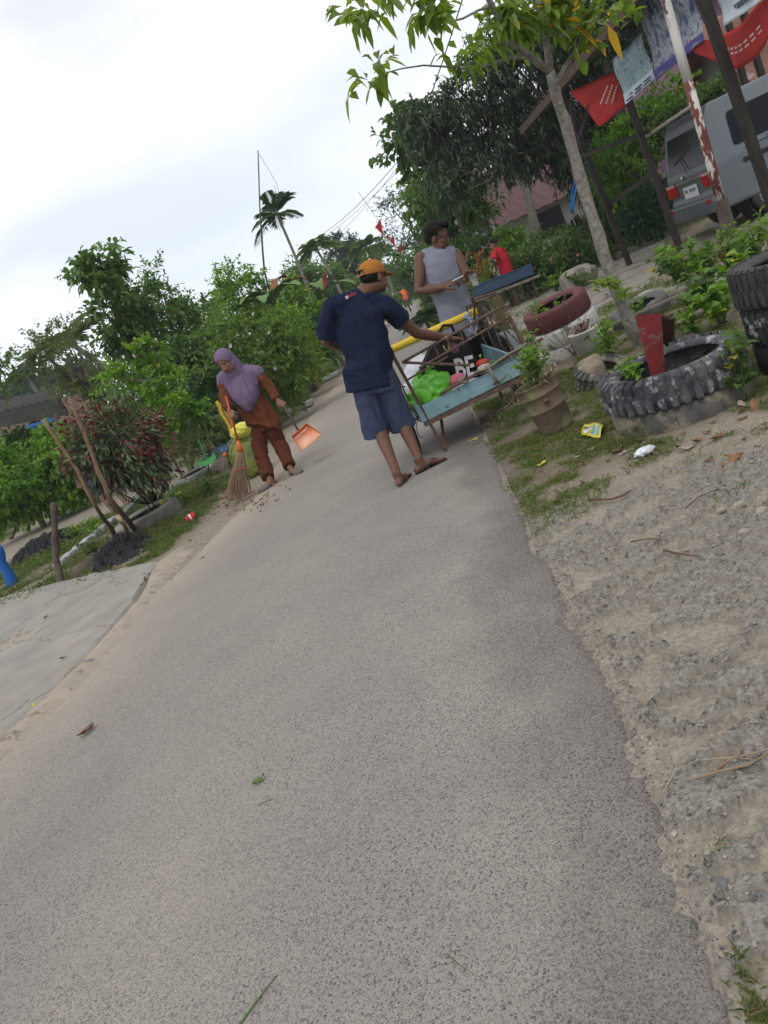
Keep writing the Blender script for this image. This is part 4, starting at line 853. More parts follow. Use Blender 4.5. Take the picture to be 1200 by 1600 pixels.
# wheels and mudguards
wheelset(cart,K(-.10,.42,.29),cu_,.29,.045); wheelset(cart,K(Wc+.13,.50,.29),cu_,.29,.045)
f=M(); f.tube([K(-.13,.42,.29),K(Wc+.16,.50,.29)],.014,8); f.build('axle',rust,cart)
g=[];c0=K(Wc+.13,.50,.29)
for k in range(13):
    t=math.radians(15+150*k/12); g.append([c0+cu_*s_*.055+cv_*math.cos(t)*.345+cz*math.sin(t)*.345*(1-.03*abs(s_)) for s_ in (-1,-.5,0,.5,1)])
m=M(); m.grid(g,.004); m.build('mudguard',mat('grey painted tin',(.16,.19,.20),(.11,.13,.14),10,.6,.001,60,c3=(.12,.08,.06),c3t=.62,c3scale=12),cart,smooth=True)
rope([D(655,644,6.2),D(650,668,6.3),D(655,682,6.35),D(661,685,6.3)],.0035,rubber,cart,'loose_cord')
# ---- load
def crumple(name,label,cat,c,r,mt,seed,amp=.35,sc=7,parts=1,sub=4):
    bm=bmesh.new(); bmesh.ops.create_icosphere(bm,subdivisions=sub,radius=1); co_=np.array([v.co[:] for v in bm.verts]); fc=[[v.index for v in f.verts] for f in bm.faces]; bm.free()
    n=fbm(co_[:,0]*sc*.3+co_[:,2]*2+seed,co_[:,1]*sc*.3-co_[:,2],seed,4)-.5; rd=1-np.abs(fbm(co_[:,0]*sc*.35+seed,co_[:,2]*sc*.35+co_[:,1]*2,seed+3,3)-.5)*3
    P=co_*(1+amp*n+amp*.35*rd)[:,None]*np.asarray(r)[None]
    me=raw_mesh(name,P,fc,smooth=True); o=bpy.data.objects.new(name,me); C.objects.link(o); o.location=[float(t) for t in c]; me.materials.append(mt)
    return tag(o,label,cat)
greenp=mat('bright green plastic',(.12,.46,.02),(.07,.34,.012),8,.35,.012,22,spec=.5,c3=(.22,.6,.06),c3t=.6,c3scale=12)
g_=K(.17,.20,.47); o=crumple('plastic_bag','bright green plastic bag full of things at the left end of the handcart','bag',g_,(.155,.15,.125),greenp,3,.75,13)
m=M()
for k in range(2):
    m.tube([A(*g_)+A(-.02+.05*k,0,.11),A(*g_)+A(-.03+.1*k,.0,.19),A(*g_)+A(.03+.08*k,0,.17)],[(.035,.008),(.02,.005),(.004,.004)],8)
m.build('bag_handle',greenp,o,smooth=True)
# black printed tote
tote=thing('tote_bag','black cloth bag printed with cracked white letters standing upright in the handcart','bag',K(.52,.38,.36))
blackc=cloth('black cloth',(.011,.011,.012),(.02,.02,.022)); Pn=[]
pl=A(*D(655,580,6.52)); 
c4=[D(652,596,6.42),D(754,580,6.58),D(724,517,6.60),D(676,540,6.50)]  # bl, br, tr, tl
for i in range(13):
    u_=i/12; row=[]
    for j in range(13):
        v_=j/12; p=(c4[0]*(1-u_)+c4[1]*u_)*(1-v_)+(c4[3]*(1-u_)+c4[2]*u_)*v_
        row.append(p+A(0,-1,0)*.05*math.sin(math.pi*u_)*math.sin(math.pi*min(1,v_*1.0))+A(0,1,0)*.012*math.sin(9*u_+3*v_))
    Pn.append(row)
Pn=np.array(Pn); lower=c4[0]-A(0,0,.16); 
m=M(); m.grid(Pn); back=Pn+A(0,.16,0); m.grid(back[::-1])
for side_ in (0,12): m.grid(np.stack([Pn[side_],back[side_]],0) if side_ else np.stack([back[0],Pn[0]],0))
bot=Pn[:,0]; m.grid(np.stack([bot-A(0,0,.17),bot],0)); m.grid(np.stack([bot-A(0,-.14,.17),back[:,0]],0))
m.build('bag_body',blackc,tote,smooth=True)
whitepr=mat('cracked white print',(.62,.62,.62),(.5,.5,.5),20,.9,0,c3=(.02,.02,.02),c3t=.60,c3scale=30,c3w=.02)
e1=unit(D(745,582,6.5)-D(700,592,6.5)); e1=unit(A(e1[0],e1[1]*.0+.12,e1[2])); e2=unit(D(716,572,6.5)-D(722,592,6.5))
tq=txt('bag_print','BE',D(713,592,6.38),.225,whitepr,tote,e1*.72,unit(e2-e1*np.dot(e1,e2)),.003,.005)
m=M(); t0=D(688,548,6.42)
for a_,b_ in ((D(690,536,6.5),D(712,524,6.56)),): m.tube([a_,a_+A(.02,0,.09),(a_+b_)/2+A(0,-.01,.12),b_+A(0,0,.09),b_],[.012]*5,8)
m.build('bag_handle',blackc,tote,smooth=True)
m=M(); m.tube([D(693,540,6.32),D(696,547,6.3),D(702,547,6.3),D(701,539,6.32)],.007,8); m.build('zip_pull',mat('brass zip',(.35,.25,.12),metal=.6,rough=.4),tote,smooth=True)
pinkm=mat('pink cloth',(.62,.16,.24),(.5,.12,.19),20,.8,.002,60)
crumple('pink_bundle','pink wrapped bundle lying against the black cloth bag in the handcart','bundle',D(711,594,6.33),(.085,.05,.042),pinkm,9,.3,6)
crumple('red_bundle','red plastic package at the right end of the handcart','package',D(753,567,6.52),(.055,.05,.030),mat('red plastic',(.55,.03,.02),(.45,.02,.02),10,.4),12,.25,6)
crumple('white_cloth','crumpled white and grey cloth under the pink bundle in the handcart','cloth',D(722,606,6.34),(.15,.08,.04),mat('white grey cloth',(.50,.51,.55),(.30,.33,.40),14,.9,.003,60),15,.6,10)
crumple('cream_cloth','cream coloured rag beside the red package in the handcart','rag',D(757,577,6.42),(.055,.05,.035),mat('cream cloth',(.50,.46,.40),(.35,.31,.27),14,.9,.003,60),17,.6,10)
crumple('purple_cloth','small purple rag held in the hand reaching into the handcart','rag',D(709,542,6.34),(.030,.02,.05),mat('purple cloth',(.12,.05,.10),(.2,.1,.16),30,.9,.003,60),19,.6,10)
whp=mat('white sack',(.62,.64,.70),(.50,.52,.58),5,.8,.003,30)
crumple('white_sack','white sack behind the green plastic bag in the handcart','sack',D(664,588,6.85),(.17,.13,.17),whp,21,.4,7)
m=M(); m.grid([[D(640,585,6.8)+(D(700,555,6.8)-D(640,585,6.8))*u_/8+(D(640,565,6.9)-D(640,585,6.8))*v_/6*(.6+.7*u_/8)+A(0,.02*math.sin(u_*1.3+v_),0) for v_ in range(7)] for u_ in range(9)],.006)
o=m.build('white_sheet',whp,smooth=True,origin=D(668,565,6.85)); tag(o,'white sheet spread along the far side of the handcart above the white sack','sheet')
crumple('clear_bag','pale clear plastic bag between the green bag and the left rail of the handcart','bag',K(.10,.55,.46),(.12,.10,.11),mat('pale plastic',(.45,.5,.55),(.6,.63,.66),12,.25,.003,40,spec=.5),23,.5,8)
crumple('grey_bundle','grey blue cloth bundle in the right end of the handcart','bundle',K(.62,.62,.40),(.18,.16,.07),mat('grey blue cloth',(.12,.14,.2),(.2,.22,.28),12,.9,.003,40),25,.5,8)
# ---------------------------------------------------------------- tyres
humusm=mat('leaf mould with painted hollow shade',(.060,.045,.03),(.03,.024,.018),14,.95,.01,40)  # soil colour darkened so the tyre openings read as shaded hollows
def tyre(name,label,c,R,hw,mt,lugs=0,tilt=(0,0),group=None,fill=True,hole=.60,lug_h=.014,parent=None):
    tx,ty=tilt; u=unit(A(tx,ty,1)); e1=unit(np.cross(A(0,1,0),u)); e2=np.cross(u,e1); ax=(e1,e2,u)
    m=M(); h=hw; r0=R*hole
    prof=[(R,-h*.72),(R,h*.72),(R*.965,h*.93),(R*.86,h*1.03),(R*.74,h),(r0*1.04,h*.86),(r0,h*.72),(r0*1.05,h*.62),(R*.80,h*.68),(R*.91,h*.5),(R*.91,-h*.5),(R*.80,-h*.68),(r0*1.05,-h*.62),(r0,-h*.72),(r0*1.04,-h*.86),(R*.74,-h),(R*.86,-h*1.03),(R*.965,-h*.93)]
    m.lathe(prof,(0,0,0),ax,64,closed=True)
    o=m.build(name,mt,smooth=True); o.location=[float(t) for t in c]; tag(o,label,'tyre',group)
    if lugs:
        t=M()
        for k in range(lugs):
            a=2*math.pi*k/lugs
            for sgn in (-1,1):
                b_=a+(.5*math.pi/lugs*2 if sgn>0 else 0); ce=e1*math.cos(b_)+e2*math.sin(b_); cs=np.cross(u,ce); wd=math.pi*R/lugs*.66
                sk=unit(cs+u*.35*sgn); t.box(ce*(R+.004)+u*sgn*h*.56,(lug_h*.75,wd*.9,h*.30),(ce,unit(np.cross(u,ce)),u))
                t.box(ce*(R*.955)+u*sgn*h*.955,(lug_h*2.2,wd*.85,.010),(unit(ce-u*sgn*.5),cs,unit(u*sgn+ce*.5)))
        for k in range(lugs*2):
            a=math.pi*k/lugs; ce=e1*math.cos(a)+e2*math.sin(a); t.box(ce*(R+.001)+u*(.018 if k%2 else -.018),(.008,math.pi*R/lugs*.5,h*.14),(ce,np.cross(u,ce),u))
        t.v=[q+np.asarray(c)[None] for q in t.v]; t.build('tread',mt,o,bevel=.003)
    if fill:
        s=M(); n=24; P=[[A(0,0,0)+e1*r*math.cos(a)+e2*r*math.sin(a)+u*(-h*.55+.02*math.sin(5*a+r*30)) for a in np.linspace(0,2*math.pi,n)] for r in np.linspace(.001,R*.9,7)]
        s.grid(P); s.v=[q+np.asarray(c)[None] for q in s.v]; s.build('soil_fill',humusm,o,smooth=True)
    return o
def painted_rubber(name,paint,thr,scale=7,base=((.030,.030,.033),(.085,.082,.078))):
    return mat(name,base[0],base[1],8,.8,.004,60,c3=paint,c3t=thr,c3scale=scale,c3w=.10)
bigm=painted_rubber('truck tyre with worn white paint',(.34,.34,.35),.545,11,((.022,.024,.032),(.10,.10,.105)))
soilt=painted_rubber('soil caked rubber',(.20,.17,.13),.48,6,((.05,.05,.05),(.12,.11,.10)))
tc_=A(1.86,4.46,.215)
tyre('tyre','large lugged truck tyre with worn white paint, planter around the red board',tc_,.405,.090,bigm,40,(.01,-.02),hole=.70)
tyre('tyre','half buried muddy tyre under the large white painted truck tyre',A(1.86,4.47,.03),.40,.10,soilt,0,(.0,.0),fill=False)
redr=mat('dark red painted rubber',(.105,.025,.028),(.075,.022,.024),10,.7,.003,50,c3=(.07,.05,.045),c3t=.64); whr=painted_rubber('white painted rubber',(.42,.41,.38),.36,6,((.10,.10,.09),(.16,.15,.14)))
r3=G(870,486,.47); r3b=r3*A(1,1,0)
tyre('tyre','dark red painted tyre on top of the stack beside the concrete slabs',r3b+A(0,0,.47),.335,.10,redr,0,(-.10,-.10),hole=.62)
tyre('tyre','grooved white painted tyre directly under the dark red tyre',r3b+A(.02,-.02,.265),.33,.10,whr,0,(-.10,-.08),fill=False)
tyre('tyre','dirty white tyre at the bottom of the stack under the dark red tyre',r3b+A(.03,-.03,.09),.32,.09,whr,0,(-.02,-.05),fill=False)
tyre('tyre','flat grey tyre lying on the ground just behind the young tree',G(1000,488,.1),.30,.09,greyrubber,0,(-.1,-.12))
tyre('tyre','buried grey car tyre leaning behind the rusty bucket and the broken concrete',G(942,585,.06),.20,.07,soilt,22,(.1,-.35),fill=False,lug_h=.015)
bk=A(2.62,4.30,.50)
blackt=mat('black car tyre rubber',(.028,.028,.030),(.05,.05,.05),10,.7,.003,60)
tyre('tyre','plain black car tyre on top of the stack at the right edge',bk,.32,.105,blackt,40,(.03,-.02),lug_h=.008)
tyre('tyre','black tyre with splashes of white paint under the plain black tyre',bk+A(.02,.0,-.215),.325,.10,painted_rubber('splashed rubber',(.6,.6,.6),.58,7,((.02,.02,.022),(.045,.045,.045))),36,(.0,.0),fill=False,lug_h=.008)
tyre('tyre','black tyre at the bottom of the stack at the right edge',bk+A(.03,.01,-.415),.33,.095,blackt,0,(.0,.0),fill=False)
# ---------------------------------------------------------------- red board and pieces inside the tyre
redw=mat('faded red board',(.20,.022,.026),(.12,.018,.02),5,.85,.003,50,c3=(.13,.10,.085),c3t=.56,c3scale=11); rustt=mat('rust brown tin',(.16,.075,.045),(.09,.05,.035),9,.8,.002,40,c3=(.33,.30,.27),c3t=.58,c3scale=8)
def plate(name,label,cat,corners,t,mt,n=8,wave=.0):
    a,b,c,d=[np.asarray(x,float) for x in corners]; P=[[ (a+(b-a)*u_)*(1-v_)+(d+(c-d)*u_)*v_ for u_ in np.linspace(0,1,n)] for v_ in np.linspace(0,1,n)]; P=np.array(P)
    nn=unit(np.cross(b-a,d-a)); 
    if wave: P=P+nn*(wave*np.sin(np.linspace(0,9,n))[None,:,None]*np.linspace(.4,1,n)[:,None,None]+wave*.6*np.cos(np.linspace(1,8,n))[:,None,None])
    base=(a+b)/2; m=M(); m.grid(P,t); o=m.build(name,mt,smooth=bool(wave),origin=base); return tag(o,label,cat)
dd=4.52; plate('red_board','faded red tapered wooden board standing in the large lugged tyre','board',(D(1020,598,dd),D(1036,590,dd+.02),D(1030,489,dd+.02),D(992,494,dd)),.022,redw)
plate('rusty_tin_sheet','bent rust brown tin sheet with pale patches right behind the red board','tin sheet',(G(1030,560,.02),G(1055,545,.02),D(1052,488,5.3),D(1012,498,5.3)),.006,rustt,8,.01)
# ---------------------------------------------------------------- rusty bucket and mossy post
buck=thing('bucket','rusty mossy old metal bucket full of weeds beside the handcart','bucket',G(872,668)*A(1,1,0))
bm1=mat('mossy rusty paint tin',(.155,.11,.075),(.075,.05,.035),5,.8,.003,50,c3=(.15,.155,.075),c3t=.50,c3scale=6,c3w=.12)
mossn=bm1.node_tree
bc=G(872,668)*A(1,1,0); e=unit(A(-.10,.03,1)); ex=unit(np.cross(A(0,1,0),e)); ey=np.cross(e,ex); ax=(ex,ey,e)
m=M(); m.lathe([(.115,-.03),(.120,.02),(.133,.16),(.139,.165),(.139,.175),(.134,.18),(.142,.27),(.149,.275),(.149,.285),(.143,.29),(.147,.345),(.153,.35),(.153,.36),(.145,.36),(.139,.35),(.135,.30),(.001,.30)],bc,ax,36); m.build('shell',bm1,buck,smooth=True)
m=M(); m.lathe([(.13,.312),(.09,.325),(.001,.33)],bc,ax,20); m.build('soil_fill',sandm,buck,smooth=True)
m=M(); q=bc+e*.235-ex*.02-ey*.142; m.lathe([(.001,0),(.022,0),(.020,.008),(.011,.012),(.011,.022),(.001,.024)],q,(ex,e,-ey),14); m.build('handle_lug',rust,buck,smooth=True)
mossw=mat('mossy green wood',(.12,.135,.04),(.07,.065,.035),9,.9,.004,50,c3=(.20,.20,.16),c3t=.6,c3scale=6,stretch=(1,1,.4))
pb=A(1.74,7.15,0); pt=D(767,466,7.08); m=M(); m.beam(pb-A(0,0,.1),pt,.10,.045,(0,1,0)); o=m.build('mossy_post',mossw,origin=pb,bevel=.006); tag(o,'short mossy green wooden post standing between the handcart and the rusty bucket','post')
# ---------------------------------------------------------------- small white tin, rocks, planks
wb=G(925,556)*A(1,1,0); pot=thing('paint_tin','white paint tin with a dried brown plant, between the tyre stack and the young tree','tin',wb)
m=M(); m.lathe([(.12,-.03),(.135,.24),(.142,.245),(.142,.26),(.132,.26),(.128,.2),(.001,.2)],wb,seg=28); m.build('shell',white_p,pot,smooth=True)
dry=leafmat('dry brown leaves',(.13,.075,.045),(.20,.13,.09),(.26,.20,.14),.7,.2)
lf=Leaves(); d=rdir(90); d[:,2]=np.abs(d[:,2])+.4; lf.add(wb[None]+A(0,0,.24)+rng.normal(0,.04,(90,3)),d,rng.uniform(.05,.11,90),.028); lf.build('dried_plant',dry,pot)
def rock(name,label,c,r,mt,seed,cat='rock',rot=0):
    bm=bmesh.new(); bmesh.ops.create_icosphere(bm,subdivisions=4,radius=1); co_=np.array([v.co[:] for v in bm.verts]); fc=[[v.index for v in f.verts] for f in bm.faces]; bm.free()
    q=np.sign(co_)*np.abs(co_)**.75; n=fbm(co_[:,0]*1.6+seed,co_[:,1]*1.6+co_[:,2]*1.3,seed,4)-.5; P=q*(1+.55*n)[:,None]
    cs,sn=math.cos(rot),math.sin(rot); P=P*np.asarray(r)[None]; P=np.stack([P[:,0]*cs-P[:,1]*sn,P[:,0]*sn+P[:,1]*cs,P[:,2]],1)
    me=raw_mesh(name,P,fc,smooth=True); o=bpy.data.objects.new(name,me); C.objects.link(o); o.location=[float(t) for t in c]; me.materials.append(mt); return tag(o,label,cat)
rock('concrete_chunk','broken weathered concrete chunk between the rusty bucket and the young tree',G(925,590,.06),(.13,.10,.16),mat('old broken concrete',(.27,.23,.18),(.16,.13,.10),6,.95,.01,30),5)
rock('rock','rounded brown rock at the edge of the concrete slabs below the flowering bush',G(906,438,.12),(.32,.25,.24),stone,8)
rock('rock','flat grey stone among the weeds behind the black tyres',G(1060,462,.08),(.34,.22,.12),stone,12)
rock('rock','brown stone at the foot of the rubble mound by the weeds',G(1010,470,.06),(.20,.14,.10),stone,14)
for k,(px,py,s,l) in enumerate([(1155,790,.022,'pale pointed stone, largest of the pebbles beside the right edge of the verge'),(1190,800,.022,'yellowish stone at the right edge of the verge'),(1163,832,.018,'small round beige stone below the pale pointed stone'),(1128,797,.014,'tiny grey stone left of the pale pointed stone'),(1125,1385,.016,'dark blue grey stone set in the broken edge of the asphalt'),(1196,1410,.018,'blue grey stone at the right edge by the green tuft')]):
    rock('stone',l,G(px,py,.008),(s*1.2,s,s*.7),mat('pale pebble',(.30,.27,.21),(.20,.18,.15),20,.9) if k<4 else mat('blue grey pebble',(.10,.115,.13),(.20,.20,.19),25,.8),30+k,'stone',k)
def plank(label,p,q,w_,h_,mt,name='plank'):
    p=np.asarray(p);q=np.asarray(q); m=M(); m.beam(p,q,w_,h_); o=m.build(name,mt,origin=(p+q)/2,bevel=.004); return tag(o,label,'plank')
plank('long pale weathered board lying across the weeds behind the flat grey tyre',G(955,508,.14),G(1085,452,.20),.12,.025,greywood)
plank('second grey board lying above the long pale board on the rubble mound',G(965,490,.10),G(1075,436,.12),.09,.025,greywood)
plank('short broken board end sticking out of the weeds behind the white painted truck tyre',G(1030,520,.12),G(1110,478,.16),.10,.02,greywood)
plank('dark rotten plank leaning beside the rusty tin sheet',G(1045,520,.05),G(1110,545,.22),.16,.02,darkwood)
# ---------------------------------------------------------------- pavilion with poles and banners
peel=mat('peeling red and white paint',(.16,.045,.035),(.115,.035,.03),12,.8,.003,60,c3=(.55,.53,.50),c3t=.515,c3scale=9,c3w=.03,stretch=(1,1,.35))
whit2=mat('peeling white paint on wood',(.60,.58,.55),(.52,.50,.48),12,.8,.003,60,c3=(.12,.075,.06),c3t=.57,c3scale=9,c3w=.03,stretch=(1,1,.35))
polem=mat('dark rotten wood',(.05,.032,.025),(.12,.10,.085),14,.9,.006,50,stretch=(1,1,.3))
T=thing('pole','peeling red and white painted wooden pole with a dark rotten foot beside the black tyres','pole',A(4.75,8.73,0))
def P1(z): return A(4.75,8.73,0)+(D(1040,0,8.73)-A(4.75,8.73,0))*(z/2.82)
m=M(); m.tube([P1(.0)-A(0,0,.2),P1(.35),P1(.74)],[.085,.078,.07],10); m.build('foot',polem,T)
m=M(); m.tube([P1(.74),P1(1.2),P1(1.6),P1(2.0)],[.052,.05,.05,.049],12); m.build('red_section',peel,T,smooth=True)
m=M(); m.tube([P1(2.0),P1(2.4),P1(2.9),P1(3.3)],[.049,.048,.046,.045],12); m.build('white_section',whit2,T,smooth=True)
blackpole=mat('black stained timber',(.014,.012,.012),(.035,.029,.024),18,.75,.003,50,stretch=(1,1,.25))
pav=thing('pavilion','dark timber roadside pavilion frame with black posts and a tin roof edge, hung with banners','pavilion',A(6.0,12.6,0))
def post(a,b,w_=.09): m=M(); m.beam(a,b,w_,w_,(0,1,0)); m.build('post',blackpole,pav,bevel=.006)
e0=D(820,200,17.0); e1_=D(990,0,10.07); ed=(e1_-e0)/np.linalg.norm(e1_-e0)
post(A(6.04,12.6,-.2),D(978,145,12.6)+A(.0,0,.35)); post(A(6.03,14.6,-.2),D(868,120,14.2)); post(D(1222,362,9)-A(0,0,.3),D(1085,-45,9),.10); post(A(8.6,13.4,-.2),A(8.6,13.4,3.2)); post(D(1168,160,14.5)-A(0,0,2.4),D(1128,0,14.5),.09)
m=M(); m.beam(e0-ed*.3,e1_+ed*4.5,.10,.14); m.build('eave_beam',mat('weathered brown beam',(.10,.065,.045),(.06,.04,.03),14,.85,.004,50,stretch=(1,1,.3)),pav,bevel=.008)
rt_=[]; up_=A(1.5,.0,.42)
for i in range(40):
    t=i/39; rt_.append([e0-ed*.3+ed*t*(np.linalg.norm(e1_-e0)+4.8)*.62+A(-.06,0,.09)+up_*v_+A(0,0,.02*math.sin(t*120)) for v_ in (0,.35,.7,1)])
m=M(); m.grid(rt_,.006); m.build('roof_sheet',mat('rusty roof tin',(.13,.075,.05),(.07,.045,.035),5,.8,.002,40),pav,smooth=True)
m=M(); m.beam(A(5.98,14.5,1.15),A(6.04,12.6,1.30),.05,.07); m.build('rail',blackpole,pav); m=M(); m.beam(D(893,250,14.2),D(1015,205,12.5),.05,.06); m.build('rail',blackpole,pav)
for a,b in ((D(892,160,14),D(897,215,14)),(D(905,215,13.6),D(925,150,13.4))): m=M(); m.beam(a,b,.05,.05); m.build('brace',blackpole,pav)
m=M(); m.beam(D(1000,120,12.7),D(1200,30,10.5),.06,.07); m.build('cross_beam',blackpole,pav)
bam=mat('pale bamboo',(.42,.40,.33),(.30,.28,.22),14,.7,.002,60)
a,b=D(1006,216,13.0),D(1092,158,12.7); m=M(); m.tube([a,(a+b)/2,b],[.026,.03,.028],10); o=m.build('bamboo_pole',bam,smooth=True,origin=(a+b)/2); tag(o,'pale bamboo pole tied level above the back of the silver van','pole')
def postermat(name,cols,scale):
    m,n,b=newmat(name); nd=n.nodes.new; lk=n.links.new; tc=nd('ShaderNodeTexCoord'); z=nd('ShaderNodeTexNoise'); z.inputs['Scale'].default_value=scale; z.inputs['Detail'].default_value=4; z.inputs['Distortion'].default_value=.6; lk(tc.outputs['Object'],z.inputs[0])
    r=nd('ShaderNodeValToRGB'); e=r.color_ramp.elements
    while len(e)<len(cols): e.new(.5)
    for k,(p,c) in enumerate(cols): e[k].position=p; e[k].color=(*c,1)
    lk(z.outputs[0],r.inputs[0]); lk(r.outputs[0],b.inputs['Base Color']); b.inputs['Roughness'].default_value=.5; return m
pm1=postermat('pale blue poster print',[(.3,(.08,.14,.19)),(.42,(.18,.27,.31)),(.55,(.30,.37,.39)),(.68,(.14,.22,.28))],9)
pm2=postermat('violet poster print',[(.34,(.035,.03,.10)),(.42,(.07,.07,.19)),(.49,(.20,.23,.27)),(.56,(.32,.34,.37)),(.62,(.10,.13,.18)),(.70,(.07,.05,.15))],6.5)
whb=mat('white banner vinyl',(.55,.60,.64),(.42,.48,.53),6,.5)
def banner(name,label,c4,mt,wave=.03,n=16,bar=None,sag=0):
    a,b,c,d=c4; o=plate(name,label,'banner',(d,c,b,a),.004,mt,n,wave); return o
b1=banner('banner','small pale blue printed banner hung beside the dark post left of the violet banner',(D(957,94,11.9),D(1003,52,11.2),D(1024,122,11.2),D(978,163,11.9)),pm1)
m=M(); q=[D(974,148,11.86),D(1019,108,11.16),D(1024,122,11.16),D(978,163,11.86)]; m.grid([[q[3],q[2]],[q[0],q[1]]],.003); m.build('white_strip',whb,b1)
grt=mat('grey lettering',(.10,.12,.16),(.08,.10,.14))
for k in range(2):
    s=M(); a=D(979,152+6*k,11.83); b=D(1017,119+5*k,11.13)
    for j in range(11): 
        if j%4!=3: s.beam(a+(b-a)*(j/11),a+(b-a)*((j+.7)/11),.012,.022)
    s.build('lettering',grt,b1)
b2=banner('banner','large violet and white printed banner behind the red and white pole',(D(985,-30,11.1),D(1078,-45,9.6),D(1101,62,9.6),D(1026,125,11.1)),pm2,.05)
m=M(); q=[D(1020,112,11.05),D(1098,50,9.55),D(1101,62,9.55),D(1026,125,11.05)]; m.grid([[q[3],q[2]],[q[0],q[1]]],.003); m.build('violet_strip',mat('violet strip',(.07,.06,.22),(.09,.08,.28)),b2)
b3=banner('banner','white printed banner above the sagging red cloth at the top right corner',(D(1110,-40,8.8),D(1190,-60,8.0),D(1200,-5,8.0),D(1132,42,8.8)),whb,.03)
s=M(); a=D(1134,22,8.77); b=D(1175,-8,8.2)
for j in range(9): s.beam(a+(b-a)*(j/9),a+(b-a)*((j+.7)/9),.014,.05)
s.build('lettering',grt,b3)
redc=mat('red banner cloth',(.42,.028,.022),(.33,.02,.02),7,.8,.003,40)
tri=[D(892,142,13.8),D(962,112,12.6),D(979,166,12.6),D(938,198,13.2)]
r1=plate('banner','red cloth banner with a white block of lettering hung behind the pale blue banner','banner',(tri[0],tri[3],tri[2],tri[1]),.004,redc,14,.03)
s=M(); wl=mat('pale lettering',(.60,.52,.48),(.5,.45,.42))
for k in range(4):
    a=D(938+9*k,163-1*k,12.75-.0*k); b=D(950+7.5*k,133-2*k,12.65); 
    for j in range(7): s.beam(a+(b-a)*(j/7),a+(b-a)*((j+.72)/7),.010,.045,(0,1,0))
s.build('lettering',wl,r1)
g=[]
for i in range(16):
    t=i/15; a=D(1078+8*t,62-2*t,9.9)*(1-t)+D(1205,-25,8.2)*t; b=D(1088,84,9.9)*(1-t)+D(1215,30,8.2)*t; sag=A(0,0,-.28*math.sin(math.pi*t))
    g.append([a+(b-a)*v_+sag*(.6+.5*v_)+A(0,.05*math.sin(t*11+v_*3),0) for v_ in np.linspace(0,1,9)])
m=M(); m.grid(g,.004); r2=m.build('banner',redc,smooth=True,origin=g[8][4]); tag(r2,'sagging red cloth banner with white lettering above the silver van','banner')
s=M(); 
for k in range(2):
    for j in range(8): p=g[4+j//1 if 4+j<15 else 14]; s.beam(p[4+k]*.99+A(0,-.03,0)+p[4+k]*.01,p[4+k]+(g[min(5+j,15)][4+k]-p[4+k])*.6+A(0,-.03,0),.01,.05,(0,0,1))
s.build('lettering',wl,r2)
